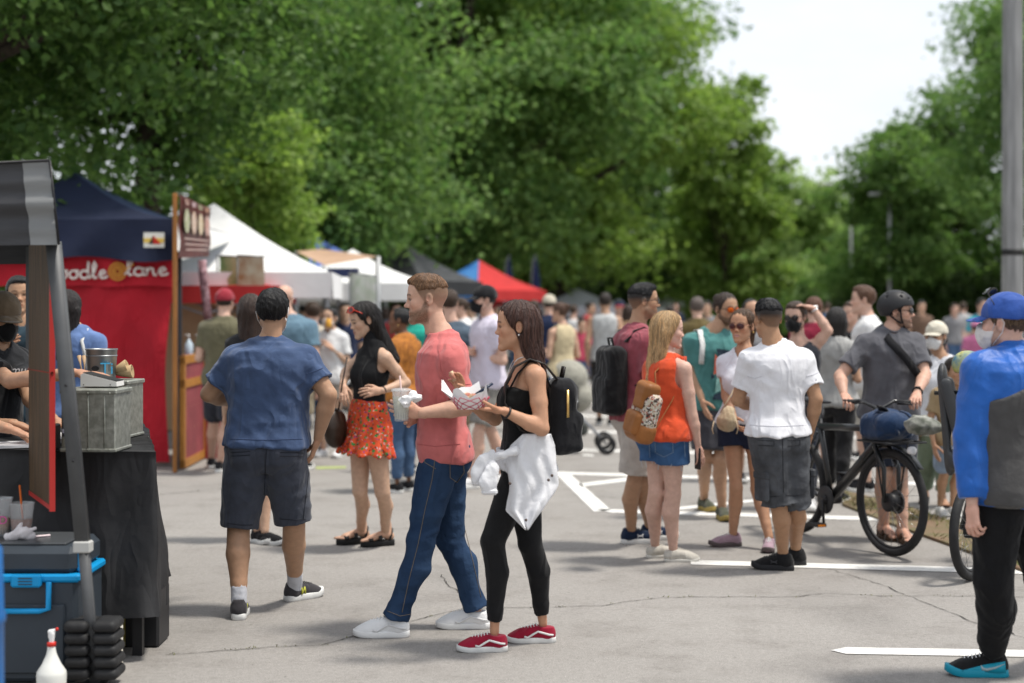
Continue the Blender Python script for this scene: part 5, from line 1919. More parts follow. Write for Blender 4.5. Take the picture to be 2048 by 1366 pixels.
# ------------------------------------------------------------------ front stall at the left
blkS = mat('canopy_black', (.040, .040, .044), rough=.55, var=.3, vscale=3, stretch=(1, 1, 5), bump=.6, bscale=4, spec=.4)
grySt = mat('canopy_grey', (.21, .215, .215), rough=.6, var=.15, vscale=3, stretch=(1, 1, 5), bump=.5, bscale=4)
YV = 6.55
root = empty('market_canopy', P(-250, 612, 8) * np.array([1, 1, 0]), 'black canopy with a grey corner band at the left edge', 'canopy')
def vgrid(a, b, c, d, n, m, wob, off=0):
    vs = []
    for i in range(n):
        for k in range(m):
            t, u = i / (n - 1), k / (m - 1)
            q_ = (a * (1 - u) + b * u) * (1 - t) + (c * (1 - u) + d * u) * t
            q_ = q_ + np.array([0, -off + wob * (math.sin(t * 21) + .7 * math.sin(t * 9 + 1)) * math.sin(math.pi * t) , 0])
            vs.append(q_)
    return vs, [(i * m + k, i * m + m + k, i * m + m + k + 1, i * m + k + 1) for i in range(n - 1) for k in range(m - 1)]
TL, TR, BR, BL = P(-420, 345, YV), P(99, 321, YV), P(117, 489, YV), P(-420, 497, YV)
vs, fs = vgrid(TL, TR, BL, BR, 34, 20, .010); MB().add(vs, fs, True).build('valance', blkS, root)
vs, fs = vgrid(P(45, 323.5, YV), TR + np.array([.003, 0, .003]), P(62, 490, YV), BR + np.array([.004, 0, -.002]), 34, 8, .010, .006); MB().add(vs, fs, True).build('corner_band', grySt, root)
mb = MB(); mb.tube([TR + np.array([.004, -.008, 0]), (TR + BR) / 2 + np.array([.004, -.008, 0]), BR + np.array([.004, -.008, 0])], .006, 5)
mb.tube([TL + np.array([0, -.006, 0]), TR + np.array([0, -.006, 0])], .006, 5); mb.build('piping', black, root)
bk = np.array([-1.0, 3.0, 0])
vs, fs = vgrid(TR, TR + bk, BR, BR + bk, 12, 14, .006); MB().add(vs, fs, True).build('valance', blkS, root)
vs, fs = vgrid(TL + bk, TR + bk, BL + bk, BR + bk, 12, 14, .006); MB().add(vs, fs, True).build('valance', blkS, root)
pk = (TL + TR) / 2 + bk / 2 + np.array([0, 0, .06])
for a, b in ((TL, TR), (TR, TR + bk), (TR + bk, TL + bk), (TL + bk, TL)):
    MB().add([a, b, pk], [(0, 1, 2)]).build('roof_panel', blkS, root)
legm = mat('leg_grey', (.095, .098, .102), rough=.5, metal=.2, var=.2, vscale=10)
a, b = P(107, 484, 6.62), P(166, 1088, 6.72); c = P(192, 1385, 6.78)
d = Vector(b - a).normalized()
mb = MB(); mb.strip([a, b], (1, 0, 0), .056, .045); mb.build('leg', legm, root)
mb = MB(); mb.strip([b + np.array([.003, 0, 0]), c], (1, 0, 0), .042, .035); mb.build('leg', legm, root)
mb = MB(); mb.box(b + np.array([.002, -.004, -.01]), (.075, .06, .05), bev=.006); mb.build('bracket', mat('bracket_grey', (.42, .42, .40), rough=.5), root)
for t in (.47, .72):
    q_ = a * (1 - t) + b * t
    MB().lathe([(.006, 0), (.006, .004), (.002, .006)], n=8, M=Matrix.Translation(Vector(q_) + Vector((.0, -.025, 0))) @ Matrix.Rotation(R(90), 4, 'X')).build('rivet', black, root)
MB().box(c * np.array([1, 1, 0]) + np.array([0, 0, .006]), (.1, .1, .012)).build('foot', legm, root)
bl = TL + bk
for q_ in (TL, TR + bk, TL + bk):
    MB().box((q_[0], q_[1], 1.0), (.05, .045, 2.0)).build('leg', legm, root)

# stacked weight plates round the leg
wn = ['topmost', 'second from the top', 'third from the top', 'fourth from the top', 'lowest']
for i in range(5):
    zc = .262 - i * .051
    cc = np.array([(188 + i * .8 - 1024) * 6.78 / F, 6.78, zc])
    f = Field((-.14, -.12, -.035), (.14, .12, .035), .0075)
    for s in (-1, 1):
        f.rbox((s * .061, 0, 0), (.054, .085, .025), .024)
    f.rbox((0, .055, 0), (.07, .03, .022), .02, .01)
    f.fold(.0012, i, .03)
    V, Q = f.out()
    o = link('weight_plate', mesh_np('weight_plate', V + cc, Q, [rubber])); tag(o, '%s black rubber weight plate round the slanted canopy leg' % wn[i], 'weight', 'weight plates at the canopy leg')

# wooden sign seen edge on
wd = mat('sign_wood', (.105, .062, .030), rough=.7, var=.55, vscale=5, stretch=(7, 7, .7), bump=.3, bscale=14)
redE = mat('sign_red', (.42, .03, .025), rough=.5)
s_n, s_f = P(104, 1000, 6.80), P(61, 985, 7.36)
zb, zt_ = .775, 1.93
e = empty('hanging_sign', (s_n[0], s_n[1], zb), 'tall brown wooden board with a red edge hanging from the black canopy', 'sign')
dv = unit((s_f - s_n) * np.array([1, 1, 0])); ln = np.linalg.norm((s_f - s_n)[:2])
Ms = Matrix([[dv[0], -dv[1], 0, s_n[0]], [dv[1], dv[0], 0, s_n[1]], [0, 0, 1, 0], [0, 0, 0, 1]])
MB().box((0, 0, 0), (ln, .016, zt_ - zb), M=Ms @ Matrix.Translation((ln / 2, 0, (zt_ + zb) / 2))).build('board', wd, e)
MB().box((0, 0, 0), (.012, .024, zt_ - zb + .03), M=Ms @ Matrix.Translation((-.006, 0, (zt_ + zb) / 2 - .012))).build('edge', redE, e)
MB().box((0, 0, 0), (ln, .022, .02), M=Ms @ Matrix.Translation((ln / 2, 0, zb - .01))).build('edge', redE, e)
MB().tube([P(58, 738, 7.38), P(104, 746, 6.78), P(106, 752, 6.80)], .007, 5).build('tie', mat('tie_red', (.25, .05, .03)), e)

# table with black cloth
ZT = .96
FR, BRc, BLc, FL = np.array([-1.66, 7.26, 0]), np.array([-2.15, 9.1, 0]), np.array([-3.6, 9.0, 0]), np.array([-3.1, 7.5, 0])
e = empty('stall_table', (FR + BLc) / 2, 'stall table draped in a creased black cloth', 'table')
clothB = mat('tablecloth_black', (.022, .022, .024), rough=.72, var=.3, vscale=4, bump=.7, bscale=7, spec=.4, drape=.30)
per = []
def seg(a, b, n):
    return [a + (b - a) * (i / n) for i in range(n)]
loop = seg(BLc, FL, 14) + seg(FL, FR, 40) + seg(FR, BRc, 36) + seg(BRc, BLc, 14)
cen = (FR + BRc + BLc + FL) / 4
vs, fs = [], []
rows = 22; n = len(loop)
for r_ in range(rows):
    t = r_ / (rows - 1)
    for k, q_ in enumerate(loop):
        o_ = unit(q_ - cen)
        ph = k * .42
        amp = (.012 + .055 * t ** 1.2)
        w_ = amp * (.55 + .45 * math.sin(ph) + .35 * math.sin(ph * 2.3 + t * 2.5) + .25 * math.sin(ph * .6 - t * 4))
        wr = .012 * math.sin(t * 13 + ph * 1.7) * math.sin(ph * .8 + 2) * t
        z = ZT - t * (ZT - .19) - .02 * math.sin(ph * .8) * t
        x = q_ + o_ * (.004 + .045 * t + max(w_, -.01) + wr)
        vs.append((x[0], x[1], z if r_ else ZT + .004))
for r_ in range(rows - 1):
    for k in range(n):
        l = (k + 1) % n
        fs.append((r_ * n + k, r_ * n + n + k, r_ * n + n + l, r_ * n + l))
fs.append(tuple(range(n - 1, -1, -1)))
MB().add(vs, fs, True).build('cloth', clothB, e)
MB().box((cen[0], cen[1], ZT - .025), (1.2, 1.4, .04), rz=R(14)).build('table_top', black, e)
for q_ in (FR, BRc, BLc, FL):
    x = q_ * .9 + cen * .1
    MB().box((x[0], x[1], (ZT - .05) / 2), (.045, .045, ZT - .05)).build('leg', black, e)
# black crate and white pipe under it
cpos = G(281, 1296)
o = MB().box(cpos + np.array([0, .12, .14]), (.175, .24, .28), bev=.012).build('crate', black, None); tag(o, 'black crate showing under the tablecloth corner', 'crate')
o = MB().lathe([(.020, 0), (.022, .01), (.022, .22), (.018, .225)], G(236, 1341), 14).build('pipe_weight', mat('pvc_white', (.66, .63, .55), rough=.5), None); tag(o, 'white plastic pipe standing beside the black weight plates', 'pipe')
o = MB().box(G(213, 1318) + np.array([-.02, .25, .09]), (.10, .12, .18), bev=.01).build('yellow_box', mat('olive_yellow', (.16, .13, .02)), None); tag(o, 'olive yellow box in the shade under the table', 'box')

# galvanised boxes
def galv(label, c, sx, sy, sz, rz):
    e = empty('metal_box', c, label, 'box', 'galvanised boxes on the table')
    M0 = Matrix.Translation(Vector(c)) @ Matrix.Rotation(rz, 4, 'Z')
    MB().box((0, 0, 0), (sx, sy, sz), M=M0 @ Matrix.Translation((0, 0, sz / 2)), bev=.006).build('body', gal, e)
    MB().box((0, 0, 0), (sx + .014, sy + .014, .022), M=M0 @ Matrix.Translation((0, 0, sz - .006)), bev=.005).build('rim', gal, e)
    MB().box((0, 0, 0), (sx + .010, sy + .010, .016), M=M0 @ Matrix.Translation((0, 0, .009)), bev=.004).build('base_band', gal, e)
    for i in range(3):
        x = (-.30 + .3 * i) * sx
        MB().tube([M0 @ Vector((x, -sy / 2 - .001, .02)), M0 @ Vector((x, -sy / 2 - .001, sz - .02))], .004, 6).build('rib', gal, e)
    for x in (-.4, 0, .4):
        for z in (.012, sz - .012):
            MB().lathe([(.005, 0), (.004, .003), (.001, .004)], n=7, M=M0 @ Matrix.Translation((x * sx, -sy / 2 - .007, z)) @ Matrix.Rotation(R(90), 4, 'X')).build('rivet', gal, e)
    return e, M0
c1 = P(193, 901, 7.34); c1[2] = ZT + .005
e1, M1 = galv('galvanised metal box with a black label, front one on the table', c1, .255, .24, .285, R(-3))
MB().prism([(.043 * math.cos(R(a)), .058 * math.sin(R(a))) for a in range(-90, 91, 15)], 0, .003, M=M1 @ Matrix.Translation((-.118, -.125, .13)) @ Matrix.Rotation(R(90), 4, 'X')).build('label_plate', mat('label_dark', (.03, .03, .045), rough=.4), e1)
text('label_text', 'PRO', .019, M1 @ Matrix.Translation((-.098, -.130, .135)) @ Matrix.Rotation(R(90), 4, 'X'), mat('label_white', (.6, .6, .62)), e1)
MB().box((0, 0, 0), (.042, .003, .018), M=M1 @ Matrix.Translation((-.098, -.129, .098))).build('label_strip', mat('label_lilac', (.42, .42, .52)), e1)
c2 = P(228, 869, 8.1); c2[2] = ZT + .005
e2, M2 = galv('galvanised metal box standing behind the labelled one', c2, .23, .24, .29, R(-6))
# bucket
bc = P(203, 760, 8.1); bc[2] = ZT + .005 + .296
e = empty('metal_bucket', bc, 'small metal bucket with blue lettering on the rear box', 'bucket')
MB().lathe([(.068, 0), (.071, .004), (.080, .150), (.083, .153), (.083, .158), (.078, .158), (.070, .02), (.0, .02)], bc, 24).build('body', mat('bucket_steel', (.34, .35, .36), rough=.38, metal=.75, var=.2, vscale=9), e)
MB().lathe([(.0795, .118), (.081, .122), (.0795, .126)], bc, 24).build('bead', mat('bucket_steel', (.3, .3, .3)), e)
MB().prism([(.020 * math.cos(k * .5236), .013 * math.sin(k * .5236)) for k in range(12)], 0, .003, M=facing(bc + np.array([-.012, -.0765, .058]))).build('hand_hole', black, e)
text('lettering', 'Ti', .085, facing(bc + np.array([.045, -.068, .03]), 32), mat('letter_blue', (.06, .33, .55)), e, .002)
# wooden spoons and paper cones
o = empty('spoon_bundle', P(168, 745, 8.15), 'pair of wooden spoons leaning left of the metal bucket', 'spoons')
for i in range(2):
    a = P(166 + i * 4, 757, 8.15); b = P(158 + i * 10, 712, 8.2)
    MB().tube([a, a * .4 + b * .6, b], [.005, .004, .012], 6).build('spoon', mat('spoon_wood', (.48, .33, .2)), o)
for i, (px, py, r_) in enumerate(((238, 738, 70), (247, 745, 82))):
    c_ = P(px, py, 8.12)
    o = MB().lathe([(.004, -.055), (.02, -.01), (.036, .045), (.034, .047), (.0, -.02)], n=12, M=Matrix.Translation(Vector(c_)) @ Matrix.Rotation(R(r_), 4, 'Y')).build('paper_cone', mat('kraft_paper', (.50, .36, .20), rough=.85, var=.2, vscale=20), None)
    tag(o, ['tan paper cone behind the metal bucket, upper one', 'tan paper cone behind the metal bucket, lower one'][i], 'paper cone', 'paper cones by the bucket')
# card reader
cr_ = P(205, 776, 7.4); cr_[2] = ZT + .005 + .298
e = empty('card_reader', cr_, 'white slanted card reader stand on the front metal box', 'card reader')
MB().prism([(-.085, .0), (.085, .0), (.083, .022), (-.072, .062), (-.085, .055)], -.07, .07, M=Matrix.Translation(Vector(cr_)) @ Matrix.Rotation(R(90), 4, 'X')).build('stand', mat('reader_white', (.78, .77, .74), rough=.35), e)
MB().prism([(-.072, .062), (-.074, .066), (.083, .026), (.083, .022)], -.066, .066, M=Matrix.Translation(Vector(cr_)) @ Matrix.Rotation(R(90), 4, 'X')).build('screen', black, e)
for x in (-.07, .055): MB().lathe([(.003, 0), (.002, .002)], n=6, M=Matrix.Translation(Vector(cr_) + Vector((x, -.0705, .008))) @ Matrix.Rotation(R(90), 4, 'X')).build('screw', black, e)
# note pad and black tin
c_ = P(28, 886, 7.5); c_[2] = ZT + .008
o = MB().box(c_ + np.array([0, 0, .008]), (.17, .24, .014), rz=R(25)).build('note_pad', mat('paper', (.70, .70, .72), rough=.7), None); tag(o, 'white note pad lying on the black cloth', 'note pad')
c_ = P(104, 900, 7.36); c_[2] = ZT + .005
o = MB().box(c_ + np.array([0, 0, .06]), (.055, .10, .12), bev=.006).build('tin', black, None); tag(o, 'black tin beside the front metal box', 'tin')

# cooler
e = empty('cooler', G(40, 1388) , 'dark grey cooler with bright blue trim and handle', 'cooler')
cg = mat('cooler_grey', (.036, .046, .058), rough=.5, var=.15, vscale=6)
cb = mat('cooler_blue', (.005, .26, .56), rough=.4)
x1 = (152 - 1024) * 6.75 / F; x0 = x1 - .62; yf = 6.76
MB().box(((x0 + x1) / 2, yf + .22, .235), (x1 - x0, .42, .45), bev=.02).build('body', cg, e)
MB().box(((x0 + x1) / 2, yf + .22, .535), (x1 - x0 - .012, .43, .125), bev=.03).build('lid', cg, e)
MB().box(((x0 + x1) / 2, yf + .22, .603), (x1 - x0 - .12, .34, .012), bev=.005).build('lid_inset', mat('cooler_lid', (.06, .065, .07), rough=.35), e)
MB().box(((x0 + x1) / 2 + .004, yf + .22, .463), (x1 - x0 + .016, .45, .036), bev=.010).build('trim', cb, e)
hx = (58 - 1024) * 6.72 / F
MB().box((hx - .02, yf - .012, .455), (.13, .035, .055), bev=.008).build('latch', cb, e)
for k in range(3): MB().box((hx - .02, yf - .031, .468 - k * .013), (.06, .004, .004)).build('latch_groove', cg, e)
mb = MB(); xh = (94 - 1024) * 6.72 / F
mb.tube([(xh, yf - .015, .45), (xh, yf - .02, .335), (xh - .04, yf - .02, .325), (xh - .20, yf - .02, .325)], .012, 8); mb.build('handle', cb, e)
MB().box((x1 + .003, yf + .06, .53), (.025, .05, .09), bev=.006).build('latch', cb, e)
MB().box(((x0 + x1) / 2, yf + .005, .20), (x1 - x0 - .10, .02, .30), bev=.008).build('recess_panel', cg, e)
# towel, cups, utensil on the lid
f = Field((-.1, -.08, -.01), (.1, .08, .08), .005)
for i in range(9):
    f.ell((rnd.uniform(-.05, .05), rnd.uniform(-.03, .03), rnd.uniform(.005, .035)), (rnd.uniform(.02, .04), rnd.uniform(.015, .03), rnd.uniform(.012, .024)), .012)
f.cone((-.02, 0, .03), (.0, 0, .065), .014, .008, .012); f.cone((.03, 0, .03), (.065, -.01, .05), .01, .006, .012)
f.fold(.004, 3, .035)
V, Q = f.out(); c_ = P(42, 1112, 6.92); c_[2] = .609
o = link('towel', mesh_np('towel', V + c_, Q, [cloth('towel', (.72, .68, .69))])); tag(o, 'crumpled white cloth on the cooler lid', 'towel')
cup_clear = mat('cup_clear', (.72, .74, .75), rough=.08, alpha=.28, spec=.5)
def cup(label, c, h, r, liquid, lev, straw=None, group='plastic drink cups'):
    e = empty('drink_cup', c, label, 'cup', group)
    MB().lathe([(r * .72, 0), (r * .74, .004), (r, h), (r + .004, h + .002), (r + .003, h + .007), (r - .003, h + .004), (r * .70, .008), (0, .008)], c, 20).build('cup', cup_clear, e)
    MB().lathe([(r * .70, .010), (r * .70 + (r * .27) * lev, h * lev), (0, h * lev)], c, 18).build('drink', liquid, e)
    if straw: MB().tube([c + np.array([.01, 0, .02]), c + np.array([-.008, .0, h + straw[1]])], .0045, 7).build('straw', straw[0], e)
    return e
c_ = P(43, 1078, 7.0); c_[2] = .609
tea = mat('iced_tea', (.16, .045, .012), rough=.15, spec=.5)
cup('plastic cup of dark iced tea with an orange straw on the cooler', c_, .145, .056, tea, .55, (mat('straw_orange', (.62, .13, .02)), .085))
c_ = P(2, 1080, 7.02); c_[2] = .609
e = cup('plastic cup with a pink mark left of the iced tea', c_, .165, .05, mat('latte', (.40, .26, .16), rough=.2), .5)
text('pink_mark', 'D', .05, facing(c_ + np.array([.025, -.05, .06]), 20), mat('pink_print', (.6, .08, .3)), e)
o = MB().tube([P(62, 1079, 6.94) , P(86, 1077, 6.98), P(100, 1076, 7.0)], [.006, .005, .006], 6).build('utensil', mat('pink_white', (.75, .62, .63)), None); o.location.z = .608 - (P(62, 1079, 6.94)[2] - .008); tag(o, 'pale plastic utensil lying on the cooler lid', 'utensil')
# blue drum and spray bottle
o = MB().lathe([(.15, 0), (.16, .02), (.16, .30), (.166, .31), (.166, .33), (.16, .34), (.16, .62), (.166, .63), (.166, .65), (.16, .66), (.155, .86), (.12, .89), (0, .89)], (-1.79, 5.0, 0), 28).build('plastic_drum', mat('drum_blue', (.008, .10, .30), rough=.4), None); tag(o, 'blurred blue plastic drum at the left edge', 'drum')
c_ = G(103, 1392)
e = empty('spray_bottle', c_, 'white spray bottle with a red collar before the cooler', 'bottle')
MB().lathe([(.056, 0), (.060, .006), (.062, .09), (.060, .105), (.040, .135), (.022, .175), (.017, .20), (.016, .212)], c_, 24).build('body', mat('spray_plastic', (.68, .68, .64), rough=.35), e)
MB().lathe([(.0185, .210), (.0185, .226), (.014, .228)], c_, 16).build('collar', mat('spray_red', (.55, .03, .02), rough=.4), e)
f = Field((-.05, -.02, .22), (.05, .02, .30), .004)
f.cone((0, 0, .225), (.004, 0, .262), .011, .012, .0); f.cone((-.008, 0, .272), (.014, 0, .278), .008, .006, .008); f.cone((-.012, 0, .268), (-.012, 0, .245), .004, .003, .004)
V, Q = f.out(); link('trigger', mesh_np('trigger', V + c_, Q, [white]), e)
MB().lathe([(.006, 0), (.007, .008), (.004, .012)], n=8, M=Matrix.Translation(Vector(c_) + Vector((.018, 0, .279))) @ Matrix.Rotation(R(60), 4, 'Y')).build('nozzle', mat('spray_red', (.5, .03, .02)), e)

# ------------------------------------------------------------------ bicycles
def wheel(parent, c, d, r, tyre_r, spokes=24, hub=.03, hubw=.09, name='wheel'):
    """c centre, d unit rolling direction (horizontal)"""
    d = unit(d); up = np.array([0, 0, 1.0]); nrm = np.cross(d, up)
    ring = lambda rr, n: [c + (d * math.cos(2 * math.pi * k / n) + up * math.sin(2 * math.pi * k / n)) * rr for k in range(n)]
    w_ = empty(name, c); set_parent(w_, parent)
    MB().tube(ring(r - tyre_r, 48), tyre_r, 10, closed=True, flat=tuple(nrm)).build('tyre', rubber, w_)
    MB().tube(ring(r - tyre_r * 2.1, 48), tyre_r * .42, 8, closed=True, flat=tuple(nrm)).build('rim', black, w_)
    mb = MB()
    for k in range(spokes):
        a = 2 * math.pi * k / spokes; s = 1 if k % 2 else -1
        h0 = c + nrm * s * hubw * .42 + (d * math.cos(a + .5 * s) + up * math.sin(a + .5 * s)) * hub
        mb.tube([h0, c + (d * math.cos(a) + up * math.sin(a)) * (r - tyre_r * 2.3)], .0014, 4)
    o = mb.build('spokes', mat('spoke_steel', (.25, .25, .25), rough=.3, metal=.8), w_)
    Mh = Matrix([[d[0], up[0], nrm[0], c[0]], [d[1], up[1], nrm[1], c[1]], [d[2], up[2], nrm[2], c[2]], [0, 0, 0, 1]])
    MB().lathe([(hub * .6, -hubw / 2), (hub, -hubw * .4), (hub, hubw * .4), (hub * .6, hubw / 2)], n=20, M=Mh).build('hub', black, w_)
    MB().lathe([(.075, -hubw * .58), (.08, -hubw * .56), (.08, -hubw * .54), (.05, -hubw * .53)], n=24, M=Mh).build('brake_disc', mat('disc_steel', (.12, .12, .12), rough=.35, metal=.8), w_)
    return w_
fr = mat('bike_black', (.012, .013, .014), rough=.38, spec=.5, coat=.2)
frg = mat('bike_steel', (.20, .22, .23), rough=.3, metal=.7)
rear = np.array([2.075, 11.33, .352]); front = np.array([2.490, 10.27, .352])
u = unit((front - rear) * np.array([1, 1, 0])); nr = np.cross(u, [0, 0, 1.0]); upz = np.array([0, 0, 1.0])
steer = unit(np.array([.43, -.903, 0])); sn = np.cross(steer, upz)
B = empty('bicycle', (rear + front) / 2 * np.array([1, 1, 0]), 'black city bicycle with a navy bag on its front rack', 'bicycle')
wheel(B, rear, u, .352, .026, hub=.035)
wheel(B, front, steer, .352, .026, hub=.062, hubw=.085)
bbp = rear + u * .43 - upz * .062; st = bbp - u * .155 + upz * .52; hd_t = rear + u * .955 + upz * .50; hd_b = hd_t + u * .04 - upz * .15
fk = front + upz * .40 - steer * .07
hd_b = hd_b * .5 + (fk + upz * .02) * .5
tubes = [('down_tube', [bbp, hd_b + upz * .03], .034), ('top_tube', [st - upz * .02, hd_t - upz * .03], .024), ('seat_tube', [bbp, st + upz * .03], .020),
         ('head_tube', [hd_t + upz * .02, hd_b - upz * .02], .026), ('chain_stay', [bbp + nr * .03, rear + nr * .06], .012), ('chain_stay', [bbp - nr * .03, rear - nr * .06], .012),
         ('seat_stay', [st - upz * .06 + nr * .02, rear + nr * .06], .010), ('seat_stay', [st - upz * .06 - nr * .02, rear - nr * .06], .010)]
for nm, ps, r_ in tubes: MB().tube(ps, r_, 12).build(nm, fr, B)
MB().tube([st, st + upz * .13 - u * .03], .014, 10).build('seat_post', frg, B)
f = Field((-.16, -.1, -.05), (.17, .1, .05), .007)
f.cone((-.09, 0, 0), (.15, 0, .0), .075, .022, 0, flat=(np.array([0, 0, 1.0]), .40))
V, Q = f.out(); M3 = np.stack([u, nr, upz], 1)
link('saddle', mesh_np('saddle', V @ M3.T + st + upz * .155 - u * .03, Q, [black]), B)
for s in (-1, 1):
    MB().tube([hd_b - upz * .02 + sn * s * .058, front + upz * .22 + sn * s * .060, front + sn * s * .060], [.017, .016, .012], 10).build('fork_blade', fr, B)
MB().tube([hd_b - upz * .02 - sn * .062, hd_b - upz * .02 + sn * .062], .018, 10).build('fork_crown', fr, B)
stem_t = hd_t + upz * .10
MB().tube([hd_t, stem_t, stem_t + steer * .05], .017, 10).build('stem', fr, B)
barL = P(1686, 803, 10.62); barR = P(1822, 805, 10.46)
bm = (barL + barR) / 2
mb = MB(); mb.tube([barL, barL * .75 + barR * .25 + upz * .008, stem_t + steer * .05, barL * .25 + barR * .75 + upz * .008, barR], .012, 10); mb.build('handlebar', fr, B)
for a, b in ((barL, barR), (barR, barL)):
    MB().tube([a, a * .8 + b * .2], .017, 10).build('grip', rubber, B)
    MB().tube([a * .78 + b * .22, a * .75 + b * .25 + steer * .05, a * .92 + b * .08 + steer * .065 - upz * .01], .006, 6).build('brake_lever', black, B)
# crank
Mc = Matrix([[u[0], 0, nr[0], bbp[0]], [u[1], 0, nr[1], bbp[1]], [u[2], 1, nr[2], bbp[2]], [0, 0, 0, 1]])
MB().lathe([(.09, .044), (.098, .046), (.098, .052), (.09, .054), (.03, .056)], n=32, M=Mc).build('chainring', black, B)
MB().lathe([(.03, -.07), (.034, -.06), (.034, .06), (.03, .07)], n=16, M=Mc).build('bottom_bracket', black, B)
ca = unit(u * .12 - upz * 1.0)
for s in (-1, 1):
    e0 = bbp + nr * s * .075; e1 = e0 + ca * s * .17
    MB().tube([e0, e1], [.012, .010], 8).build('crank', black, B)
    pd = MB(); pd.box(e1 + nr * s * .05, (.10, .08, .022), rz=math.atan2(u[1], u[0])); o = pd.build('pedal', black, B)
    for k in (-1, 1):
        MB().box(e1 + nr * s * .05 + u * k * .051, (.006, .055, .014), rz=math.atan2(u[1], u[0])).build('reflector', mat('amber', (.75, .22, .01), rough=.3), o)
# mudguards
for cc, dd, a0, a1 in ((rear, u, 60, 190), (front, steer, 40, 150)):
    pts = [cc + (dd * math.cos(R(a)) + upz * math.sin(R(a))) * .375 for a in range(a0, a1, 10)]
    MB().strip(pts, tuple(np.cross(dd, upz)), .055, .003).build('mudguard', fr, B)
# front rack
rk = front + upz * .40
for s in (-1, 1):
    MB().tube([rk - steer * .17 + sn * s * .14, rk + steer * .18 + sn * s * .14], .007, 6).build('rack_rail', black, B)
for t in (-.17, -.06, .06, .18):
    MB().tube([rk + steer * t - sn * .14, rk + steer * t + sn * .14], .006, 6).build('rack_bar', black, B)
for s in (-1, 1): MB().tube([rk + sn * s * .14, front + sn * s * .07 + upz * .04], .006, 6).build('rack_stay', black, B)
MB().lathe([(.022, 0), (.027, .01), (.027, .04), (.02, .045)], n=14, M=Matrix.Translation(Vector(rk + steer * .18 - upz * .045)) @ Matrix.Rotation(math.atan2(steer[1], steer[0]), 4, 'Z') @ Matrix.Rotation(R(90), 4, 'Y')).build('headlight', mat('lamp_glass', (.7, .7, .72), rough=.15, spec=.6), B)
# chunky U lock behind the saddle
lk = st - upz * .22 - u * .05
pts = [lk + nr * .05 - u * .04 - upz * .12, lk + nr * .05 - u * .06 + upz * .16, lk + nr * .05 - u * .10 + upz * .22, lk + nr * .05 - u * .16 + upz * .22, lk + nr * .05 - u * .20 + upz * .16, lk + nr * .05 - u * .19 - upz * .06]
o = MB().tube(pts, .014, 10).build('bicycle_lock', frg, None); tag(o, 'grey U shaped bicycle lock hanging under the saddle', 'lock')
# bag and cap on the rack
bagm = cloth('bag_navy', (.014, .036, .090), rough=.75, bump=.6, bscale=20)
f = Field((-.25, -.22, -.02), (.25, .22, .26), .009)
f.rbox((-.05, 0, .085), (.12, .15, .085), .05); f.ell((.07, .03, .10), (.10, .12, .085), .04); f.ell((-.08, -.02, .13), (.09, .13, .07), .04)
f.fold(.008, 9, .10)
V, Q = f.out(); M3s = np.stack([steer, sn, upz], 1)
e = empty('rack_bag', rk + upz * .01, 'navy roll top bag strapped on the front bicycle rack', 'bag')
link('bag', mesh_np('bag', V @ M3s.T + rk + upz * .012, Q, [bagm]), e)
for yy in (-.09, .08):
    pts = [rk + M3s @ np.array([-.19 + .18 * (1 - math.cos(a)), yy, .03 + .165 * math.sin(a)]) for a in np.linspace(0.1, 3.0, 9)]
    MB().strip(pts, tuple(sn), .028, .006).build('strap', cloth('strap_navy', (.012, .03, .075)), e)
mb = MB(); mb.strip([rk + upz * .17 - steer * .05, rk + upz * .22 - steer * .02 + sn * .06, rk + upz * .235 + steer * .02 + sn * .12], tuple(steer), [.09, .07, .03], .012); mb.build('flap', black, e)
f = Field((-.16, -.16, -.02), (.16, .16, .14), .007)
f.ell((0, 0, .05), (.10, .09, .065), 0); f.ell((.05, -.05, .04), (.07, .07, .045), .03)
f.fold(.010, 21, .07)
V, Q = f.out()
cc_ = P(1840, 852, 10.0); cc_[2] -= .045
o = link('camouflage_hat', mesh_np('camouflage_hat', V @ M3s.T + cc_, Q, [mat('camo', (.33, .33, .30), rough=.9, col2=(.085, .095, .075), vscale=16)])); tag(o, 'crumpled camouflage hat at the front of the rack bag', 'hat')

# cargo bicycle with child seat at the right
B2 = empty('bicycle', P(1990, 612, 9.3) * np.array([1, 1, 0]), 'cargo bicycle with a child seat partly hidden by the blue jacket', 'bicycle')
d2 = unit(np.array([-.55, -.83, 0])); n2 = np.cross(d2, upz)
w1 = P(1944, 612, 9.35) * np.array([1, 1, 0]) + upz * .30
w2 = w1 - d2 * 1.25
wheel(B2, w1, unit(np.array([-.62, -.78, 0])), .30, .028, hub=.05); wheel(B2, w2, d2, .30, .028, hub=.05)
b2 = w1 * .45 + w2 * .55 - upz * .02
hd2 = w1 - d2 * .22 + upz * .52
for nm, ps, r_ in (('down_tube', [b2, hd2], .03), ('top_tube', [hd2 + upz * .02, b2 + upz * .35], .025), ('seat_tube', [b2, b2 - d2 * .12 + upz * .55], .02), ('chain_stay', [b2, w2], .018), ('fork', [hd2, w1 + n2 * .06], .018), ('fork', [hd2, w1 - n2 * .06], .018), ('head_tube', [hd2 - upz * .08, hd2 + upz * .25], .02)):
    MB().tube(ps, r_, 10).build(nm, fr, B2)
MB().tube([hd2 + upz * .28 + n2 * .3, hd2 + upz * .30, hd2 + upz * .28 - n2 * .3], .013, 8).build('handlebar', fr, B2)
MB().box(b2 - d2 * .15 + upz * .62, (.14, .26, .05), rz=math.atan2(d2[1], d2[0]) + R(90), bev=.02).build('saddle', black, B2)
